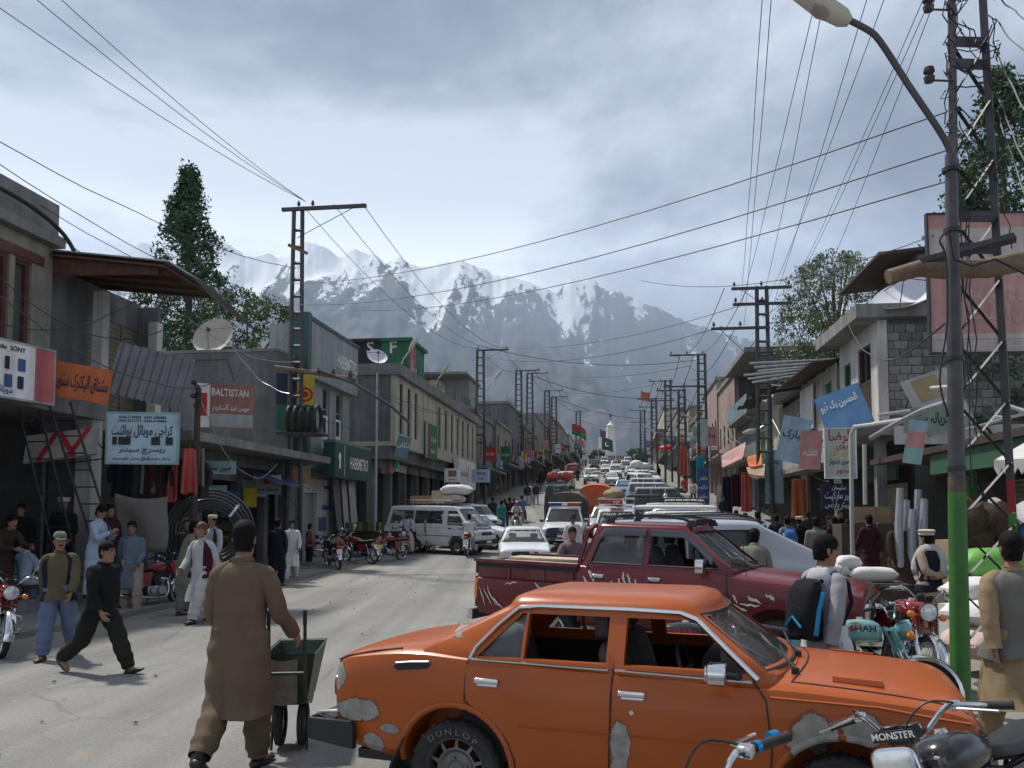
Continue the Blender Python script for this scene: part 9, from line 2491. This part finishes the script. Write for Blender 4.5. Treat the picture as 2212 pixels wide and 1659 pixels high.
# ------------ monument, flags, cart, goods
mp=st(275,-3.0)
mp.z+=2.2
mo=thing('monument','white tapering monument tower with a bird on its cap at the end of the street','monument',mp,-TH)
MW=mt('monument_white',(.60,.58,.52),.7,0,.08,.6,dirt=.2)
m=MB();m.tube([(0,0,3.4),(0,0,9.6)],[1.75,1.28],8);m.obj('shaft',MW,mo,False)
m=MB();m.tube([(0,0,9.602),(0,0,9.9),(0,0,10.9),(0,0,11.1)],[1.45,1.45,1.2,1.45],8);m.obj('collar',MW,mo,False)
m=MB();m.lathe([(0,13),(.12,12.9),(.25,12.3),(.9,11.6),(1.4,11.15),(1.3,11.1)],axis='z',n=16);m.obj('cap',MW,mo)
m=MB();m.ball((0,0,14.3),(.28,.25,.6),8,6);m.rings([[V((0,-.1,14.2)),V((.9,-.1,15.0)),V((.4,-.1,14.2))],[V((0,.1,14.2)),V((.9,.1,15.0)),V((.4,.1,14.2))]]);m.ball((-.2,0,15),(.3,.15,.15),7,5);m.cyl((0,0,12.9),(0,0,13.8),.14,6);m.obj('bird',mt('bronze',(.05,.055,.06),.5,.5),mo)
m=MB();m.bb((-1.8,-1.8,-.5),(1.8,1.8,3.395));m.obj('base',MW,mo,False)
m=MB();m.bb((-5,-4,-4),(6,4,.9));m.obj('plinth',CONC,mo,False)
def flag(label,p,h,w,fh,bands,sway=.3,name='flag',rz=0.,badge=None):
 root=thing(name,label,'flag',p,rz)
 m=MB();m.cyl((0,0,-.2),(0,0,h),h*.008,6);m.obj('staff',GALV,root)
 for z0,z1,mm in bands:
  m=MB();m.sheet(lambda u,v:V((u*w,.12*w*math.sin(u*6+v),h-fh+lerp(z0,z1,v)*fh-sway*u*u*w)),10,2);m.obj('flag_cloth',mm,root,ang=180)
 return root
nf=flag('dark green national flag with white crescent and stripe at the foot of the monument',st(250,-6.4),8.5,4.4,3.6,[(.0,1,pm('flag_green',(.01,.06,.035)))],.25)
m=MB();m.bb((.05,-.06,4.95),(1.05,.06,8.45));m.obj('white_stripe',PW,nf,False)
m=MB();q=[(.7*math.cos(a),.7*math.sin(a)) for a in [R(40+280*k/16) for k in range(17)]]+[(.2+.55*math.cos(a),.12+.55*math.sin(a)) for a in [R(330-290*k/16) for k in range(17)]];m.rings([[V((2.6+x,-.62+y,6.3+z)) for x,z in q] for y in (0,.03)]);m.obj('crescent',PW,nf,False)
flag('purple flag beside the monument shaft',mp+V((-1.9,-2.5,2)),7,-1.8,2.6,[(0,1,pm('flag_purple',(.10,.05,.12)))],.5)
flag('red and green party flag hanging out over the far left shops',st(150,-8.6,5),3.4,2.6,2.0,[(0,.5,pm('flag_green2',(.03,.20,.08))),(.5,1,PR)],.5)
flag('white and pink pennant below the party flag',st(150,-7.6,3.4),2.2,1.4,1.2,[(0,1,PPK)],.5)
flag('orange pennant on a far right pole',st(128,4.6,10),2.4,-1.4,1.4,[(0,1,PO)],.3)
loose('red_lantern','bright red lantern hanging over the far right footway','lantern',lambda m:(m.ball((0,0,0),(.7,.5,.35),10,7),m.cyl((0,0,.3),(0,0,1.2),.02,4)),mt('lantern_red',(.75,.03,.05),.5),A((1438,968,98)))
hc=thing('wheelbarrow','dark green steel wheelbarrow pushed by the man in brown','wheelbarrow',V((-1.78,6.95,.02)),R(96));hc.scale=(.88,.68,.86)
GC=mt('barrow_green',(.014,.034,.025),.5,.3,.3,5,.1,dirt=.5,dcol=(.13,.12,.10))
def rect(x0,x1,w,z):return [V((x0,-w,z)),V((x1,-w,z)),V((x1,w,z)),V((x0,w,z))]
m=MB();m.rings([rect(-.32,.28,.19,.40),rect(-.40,.52,.29,.86),rect(-.42,.54,.305,.875),rect(-.38,.50,.275,.865),rect(-.31,.27,.18,.42)]);m.obj('tray',GC,hc,False)
m=MB();m.sheet(lambda u,v:V((-.415+.02*math.sin(u*6),(u-.5)*.52+.16,.84-.40*v-.03*math.sin(u*5))),8,6);m.obj('sack_cloth',mt('sack_dirty',(.20,.18,.15),.9,0,.3,9,.3,dirt=.5),hc)
for sg in (-1,1):
 m=MB();m.tube([(.62,sg*.08,.22),(.2,sg*.17,.38),(-.42,sg*.20,.44),(-.52,sg*.20,.80),(-.56,sg*.20,1.26)],.02,7);m.obj('handle',GC,hc)
 m=MB();m.tube([(-.25,sg*.19,.42),(-.34,sg*.2,.0)],.018,6);m.obj('stand_leg',GC,hc)
 m=MB();m.tube([(-.56,sg*.20,1.16),(-.565,sg*.20,1.29)],.024,8);m.obj('grip',RUBBER,hc)
m=MB();m.cyl((-.5,-.2,.72),(-.5,.2,.72),.015,6);m.obj('crossbar',GC,hc)
for y in (.13,-.13):
 e=bpy.data.objects.new('wheel',None);COL.objects.link(e);e.parent=hc;e.location=(-.18,y,.21)
 m=MB();m.lathe([(.13,-.035),(.16,-.05),(.20,-.04),(.21,0),(.20,.04),(.16,.05),(.13,.035)],axis='y',n=24);m.obj('tyre',RUBBER,e)
 m=MB();m.lathe([(0,-.03),(.05,-.03),(.06,-.01),(.13,-.02),(.135,.02),(.06,.01),(.05,.03),(0,.03)],axis='y',n=18);m.obj('rim',GC,e)
ch=thing('metal_chair','thin black metal chair under the seated man','chair',zat(52,15.62,.10),R(160))
m=MB();m.bb((-.24,-.24,.43),(.24,.24,.46));m.obj('seat',DKSTEEL,ch,False)
for x in (-.23,.23):
 m=MB();m.tube([(x,-.23,.02),(x,-.23,.43)],.013,5);m.obj('leg',DKSTEEL,ch)
 m=MB();m.tube([(x,.24,.02),(x,.24,.45),(x,.30,.92)],.013,5);m.obj('leg',DKSTEEL,ch)
m=MB();m.tube([(-.23,.30,.92),(.23,.30,.92)],.013,5);m.obj('back_rail',DKSTEEL,ch);m=MB();m.tube([(-.23,.27,.68),(.23,.27,.68)],.013,5);m.obj('back_rail',DKSTEEL,ch)
r6=random.Random(9)
for i in range(9):
 x=262+21*i;c=(NAVY,DKGREY,MAROON,cloth('knit_white',(.16,.155,.15)),BROWN,REDC,BLACKJ,MAROON,DKGREY)[i]
 hanging('garment',('navy','charcoal','plum','striped pale','brown','red','black','second plum','second charcoal')[i]+' garment hung under the blue phone board',at(x,990+4*(i%3),17.2),R(r6 .uniform(-15,15)),.40,r6 .uniform(.7,1.0),c,4,'clothes hung at the left shop',seed=i,sleeves=i%2==0)
hanging('shawl','bright red shawl hung on the wooden post',at(409,970,16.2),R(5),.34,.86,REDC,5,catg='shawl',seed=2,taper=.7)
hanging('shawl','pale striped cloth beside the red shawl',at(434,968,16.5),R(25),.16,.75,GREYG,3,catg='shawl',seed=4)
for i,(x,y,d,w,h,c,l) in enumerate(((833,983,42,.85,1.5,cloth('kite_pink',(.42,.24,.24)),'pink tapering garment hung by the cream shop'),(857,985,42,.25,1.2,cloth('kite_green',(.06,.45,.22)),'green narrow cloth hung by the cream shop'),(1570,1055,46,.6,2.0,NAVY,'dark blue cloth under the pink awning'),(1590,1050,44,.6,1.7,MAROON,'plum cloth under the pink awning'),(1556,1075,47,.5,1.6,PALEG,'pale garment at the stall corner'),(1612,1045,40,.55,1.9,REDC,'red cloth at the stall under the green doors'),(1634,1040,38,.5,1.7,BLUESW,'slate cloth at the stall under the green doors'),(1726,1060,32,.6,1.5,cloth('rust',(.30,.09,.04)),'rust coloured cloth in the shop right of the pole'),(1476,990,76,.8,2.6,REDC,'long red dress hung outside a far shop'),(1512,1010,62,.6,1.9,TURQ,'teal cloth hung outside a far shop'))):
 hanging('garment',l,at(x,y-25,d),R(r6 .uniform(-20,20)),w,h,c,4,'clothes hung along the bazaar',seed=i+20)
for l,c,pts in (('pink striped cloth awning stretched over a stall on the right',cloth('awning_pink',(.45,.27,.25)),[(1558,985,46),(1612,955,40),(1604,992,38),(1560,1012,44)]),('small orange and red cloth awning below the green doors',cloth('awning_orange',(.52,.16,.06)),[(1612,988,39),(1644,978,36),(1646,1006,34),(1618,1010,37)]),('beige cloth awning below the orange one',BEIGE,[(1612,1010,38),(1652,1002,34),(1650,1030,33),(1618,1024,36)])):
 q4=[A(p_) for p_ in pts];m=MB();m.sheet(lambda u,v:q4[0].lerp(q4[1],u).lerp(q4[3].lerp(q4[2],u),v)+V((0,0,-.3*math.sin(u*PI)*math.sin(v*PI)+.05*math.sin(v*15))),10,12);o=m.obj('cloth_awning',c,ang=180);md=o.modifiers.new('t','SOLIDIFY');md.thickness=.02;tag(o,l,'awning')
board('banner','tall blue banner with white Urdu writing at the kerb among the parked jeeps','banner',at(1519,1052,55),R(-6),.75,2.5,PB,[('دفتر',0,.6,.35,PW,.55),('مکتبہ',0,0,.35,PW,.55),('سکردو',0,-.6,.35,PW,.55)],.05)
board('banner','pale blue vertical board fixed to the three-arm lattice pole','banner',at(1672,1030,36),R(-8),.75,2.3,PLB,[('ZONG',0,.6,.22,PB,.5)],.05)
board('banner','tall pale green board sticking out above the blue banner','banner',at(1521,935,58),R(-20),.5,1.9,pm('board_mint',(.36,.46,.42)),[],.05)
def heap(label,p,d,mat,name='sack',catg='sack',rz=0.,seed=1,grp=None):return loose(name,label,catg,lambda m:sack(m,(0,0,0),d,seed),mat,p,rz,grp)
PLW=mt('plastic_wrap',(.30,.32,.35),.3,0,.15,5,.3,coat=.3)
for i in range(5):
 x=1944+13*i;m=MB();a_=at(x,1215,17.5+.3*(i%2));h=1.55-.22*(i%3);m.tube([V((0,0,-.1)),V((.02*(i%2),0,h*.5)),V((.05,0,h))],[.085,.09,.075],8);o=m.obj('wrapped_pipe',PLW);o.location=a_;tag(o,['tallest','short','leaning','tall second','rightmost'][i]+' plastic wrapped pipe bundle stood outside the hardware shop','pipe bundle')
for i,(x,y,d,s_,l) in enumerate(((1862,1112,22,(.55,.4,.42),'brown carton, left one, on the hardware shop counter'),(1893,1112,22,(.55,.4,.42),'brown carton next to it on the hardware shop counter'),(2062,1195,13.2,(.38,.4,.42),'top brown carton of the stack behind the old man'),(2064,1258,13.2,(.36,.4,.55),'lower brown carton of the stack behind the old man'),(2070,1345,11.4,(.34,.34,.5),'white carton with a black dot on the ground beside the lamp post'))):
 a_=at(x,y,d);loose('carton_box',l,'carton',lambda m:m.bb((-s_[0]/2,-s_[1]/2,-s_[2]/2),(s_[0]/2,s_[1]/2,s_[2]/2)),CARD if i<4 else PW,a_,R(8*i-10))
a_=at(1882,1150,22);loose('shop_counter','dark wooden counter under the brown cartons','counter',lambda m:m.bb((-.9,-.3,-1.2),(.9,.3,.22)),mt('counter_wood',(.07,.06,.045),.7,0,.3,4),V((a_.x,a_.y,a_.z)),0)
for i,(x,y,d,s_,l,mm) in enumerate(((2135,1275,10.2,(1.0,.6,.34),'white sack on top of the pile behind the near lattice pole',SACKW),(2150,1325,10.0,(1.1,.7,.36),'middle white sack of the pile behind the near lattice pole',SACKW),(2140,1385,9.9,(1.1,.7,.4),'crumpled bottom sack of the pile behind the near lattice pole',SACKP),(2085,1290,11.5,(.4,.35,.34),'small knotted white bag beside the cartons',SACKW),(2075,1225,11.8,(.3,.3,.26),'white bundle above the knotted bag',SACKW))):heap(l,at(x,y,d),s_,mm,rz=.2*i,seed=i)
GRN=mt('tarp_green',(.13,.36,.06),.5,0,.12,3,.2)
heap('bright green rolled mattress behind the near lattice pole',at(2148,1222,10.5),(1.0,.5,.46),GRN,'mattress_roll','mattress',seed=11);heap('second green roll below the bright one',at(2152,1262,10.4),(1.0,.5,.3),mt('tarp_green2',(.04,.22,.04),.5),'mattress_roll','mattress',seed=12)
FIB=mt('coir',(.055,.032,.02),.95,0,.4,30,.8,40)
loose('coir_heap','dark brown heap of coir fibre on the stall behind the near pole','fibre heap',lambda m:[m.ball((r6 .uniform(-.25,.25),r6 .uniform(-.2,.2),r6 .uniform(-.25,.25)),r6 .uniform(.12,.24),9,6,.5,k) for k in range(14)],FIB,at(2120,1130,11))
q4=[at(2130,1085,11.2),at(2260,1100,10.5),at(2270,1250,10),at(2180,1235,10.8)]
m=MB();m.sheet(lambda u,v:q4[0].lerp(q4[1],u).lerp(q4[3].lerp(q4[2],u),v)+V((0,.05*math.sin(v*14),.06*math.sin(u*9))),14,10);tag(m.obj('tarpaulin',mt('tarp_blue',(.05,.12,.33),.55,0,.3,1.5,.2),ang=180),'blue and white tarpaulin draped over the stall at the right edge','tarpaulin')
m=MB();m.sheet(lambda u,v:q4[0].lerp(q4[1],u).lerp(q4[3].lerp(q4[2],u),v*.3)+V((0,-.04,.03+.05*math.sin(u*12))),14,4);tag(m.obj('cloth',mt('cloth_stripe',(.50,.48,.50),.8,0,.3,4,.2),ang=180),'white cloth thrown over the blue tarpaulin','cloth')
sc=thing('hand_cart','dark wooden handcart loaded with white rolls behind the student','handcart',zat(1832,12.6,0),R(-12))
m=MB();m.bb((-.75,-.4,.78),(.75,.4,.86));m.bb((-.75,-.42,.6),(.75,-.38,.775));m.obj('bed',WOODD,sc,False)
for sg in (-1,1):wheel(sc,(.05,sg*.42,.3),.3,.06,'steel',sg)
m=MB();m.tube([(-.7,.3,.6),(-.75,.3,0)],.03,5);m.obj('leg',WOODD,sc);m=MB();m.tube([(.7,.3,.6),(.72,.3,0)],.03,5);m.obj('leg',WOODD,sc)
for i,(x,y,z,L_,l) in enumerate(((.3,-.1,.97,.7,'long white wrapped roll lying on the handcart'),(-.25,.05,1.0,.5,'shorter white wrapped roll at the back of the handcart'),(-.0,.1,1.13,.4,'white parcel on top of the rolls on the handcart'))):heap(l,V(sc.location)+V((x,y,z)),(L_,.3,.24),SACKW,'white_roll','roll',R(12*i-14),i+30)
for i in range(9):loose('oil_tin',['first','second','third','fourth','fifth','sixth','seventh','eighth','ninth'][i]+' olive tin from the left on the trolley behind the motorcycles','tin',lambda m:m.lathe([(0,0),(.16,0),(.16,.34),(.15,.35),(.12,.33),(0,.33)],axis='z',n=12),mt('tin_olive',(.085,.095,.025),.5,.2,.25,5,dirt=.3),st(33.0+.10*i,-11.0+.40*i,.86),0,'olive tins on the trolley')
tc=thing('trolley','low dark trolley carrying the olive tins','trolley',st(33.4,-9.4),-TH+R(-14));m=MB();m.bb((-2.0,-.4,.5),(2.0,.4,.84));m.obj('bed',WOODD,tc,False)
for x in (-1.4,1.4):
 for sg in (-1,1):wheel(tc,(x,sg*.42,.28),.28,.07,'steel',sg)
loose('basket','coloured coils of rope in orange, green and yellow beside the brown tunic man','rope',lambda m:[m.lathe([(.10,.06*k),(.15,.06*k+.01),(.155,.06*k+.035),(.15,.06*k+.055),(.10,.06*k+.058)],axis='z',n=14) for k in range(8)],mt('rope_mix',(.35,.26,.07),.8,0,.5,5),zat(1903,13.6,.38))
def pebble(label,p,s_,seed):return loose('rock',label,'rock',lambda m:m.ball((0,0,0),(s_,s_*.8,s_*.65),10,7,.5,seed),CONCD,p)
pebble('rounded rock on the kerb beside the near lattice pole',at(2148,1470,8.9),.13,3);pebble('smaller rock beside the near lattice pole',at(2120,1478,8.8),.07,5)
def litter():
 v,f=[],[];r=random.Random(8)
 for k in range(900):
  s_=r.uniform(2.5,34);t_=(-8.6-abs(r.gauss(0,1.6)) if r.random()<.5 else 4.4+abs(r.gauss(0,1.0))) if r.random()<.7 else r.uniform(-8,5)
  p=st(s_,t_,.02);w=r.uniform(.008,.035);a=r.uniform(0,6)
  i=len(v);v+=[p+V((w*math.cos(a+q)*r.uniform(.6,1.3),w*math.sin(a+q)*r.uniform(.6,1.3),0)) for q in (0,1.6,3.1,4.7)]+[p+V((0,0,w*.8))]
  f+=[[i,i+1,i+4],[i+1,i+2,i+4],[i+2,i+3,i+4],[i+3,i,i+4]]
 me=bpy.data.meshes.new('grit');me.from_pydata(v,[],f)
 struct(mobj('road_grit',me,mt('grit',(.14,.13,.12),.9,0,.6,.6),None,False),'stuff')
litter()
for i,(s_,t_,k,l,c) in enumerate(((132,-2.2,'saloon','far white saloon left of the road centre',WHITEP),(140,.9,'van','far pale minibus right of the road centre',WHITEP),(152,-4.6,'wagon','far dark jeep on the left side of the road',BLACKC),(160,-1,'hatch','far silver hatchback in the middle of the road',SILVER),(176,1.6,'van','farthest white minibus on the right',WHITEP),(186,-3.4,'wagon','farthest white jeep left of the monument',WHITEP),(110,3.6,'wagon','far cream jeep parked at the right kerb',CREAMP),(126,3.7,'saloon','far grey saloon parked at the right kerb',SILVER),(205,-.5,'truck','distant red pickup below the monument',REDP))):std_car(k,l,'car' if k in ('saloon','hatch') else 'jeep',st(s_,t_),RZ_DOWN,c,'vehicles far up the street')
for i,(s_,t_,H_,R_,l) in enumerate(((292,-16,7.5,4,'left tree behind the monument plinth'),(300,-8,5.5,3.4,'low tree left behind the monument'),(296,6,6,3.8,'low tree right behind the monument'),(290,15,7.5,4.2,'right tree behind the monument plinth'),(310,24,8.5,5,'wide tree far right behind the monument'),(305,-27,8.5,5,'wide tree far left behind the monument'))):tree('broadleaf_tree',l,st(s_,t_),H_,rnd_(R_,.5),LEAFD,2400,.45,40+i,clump=1.2,limbs=4)
for i in range(16):person('distant pedestrian %s %s the road near the monument end'%(['in white','in navy','in brown','in grey'][i%4],['left of','crossing','right of','beside'][i//4]),st(104+6*i,(-8.2,-6.9,4.2,5)[(i*7)%4]),R(180*(i%2)),('walk','stand','walk2')[i%3],(WHITEC,NAVY,BROWN,GREYG)[i%4],lod=2,group='pedestrians far up the street')
bake_texts()
bpy.data.scenes.remove(TS)
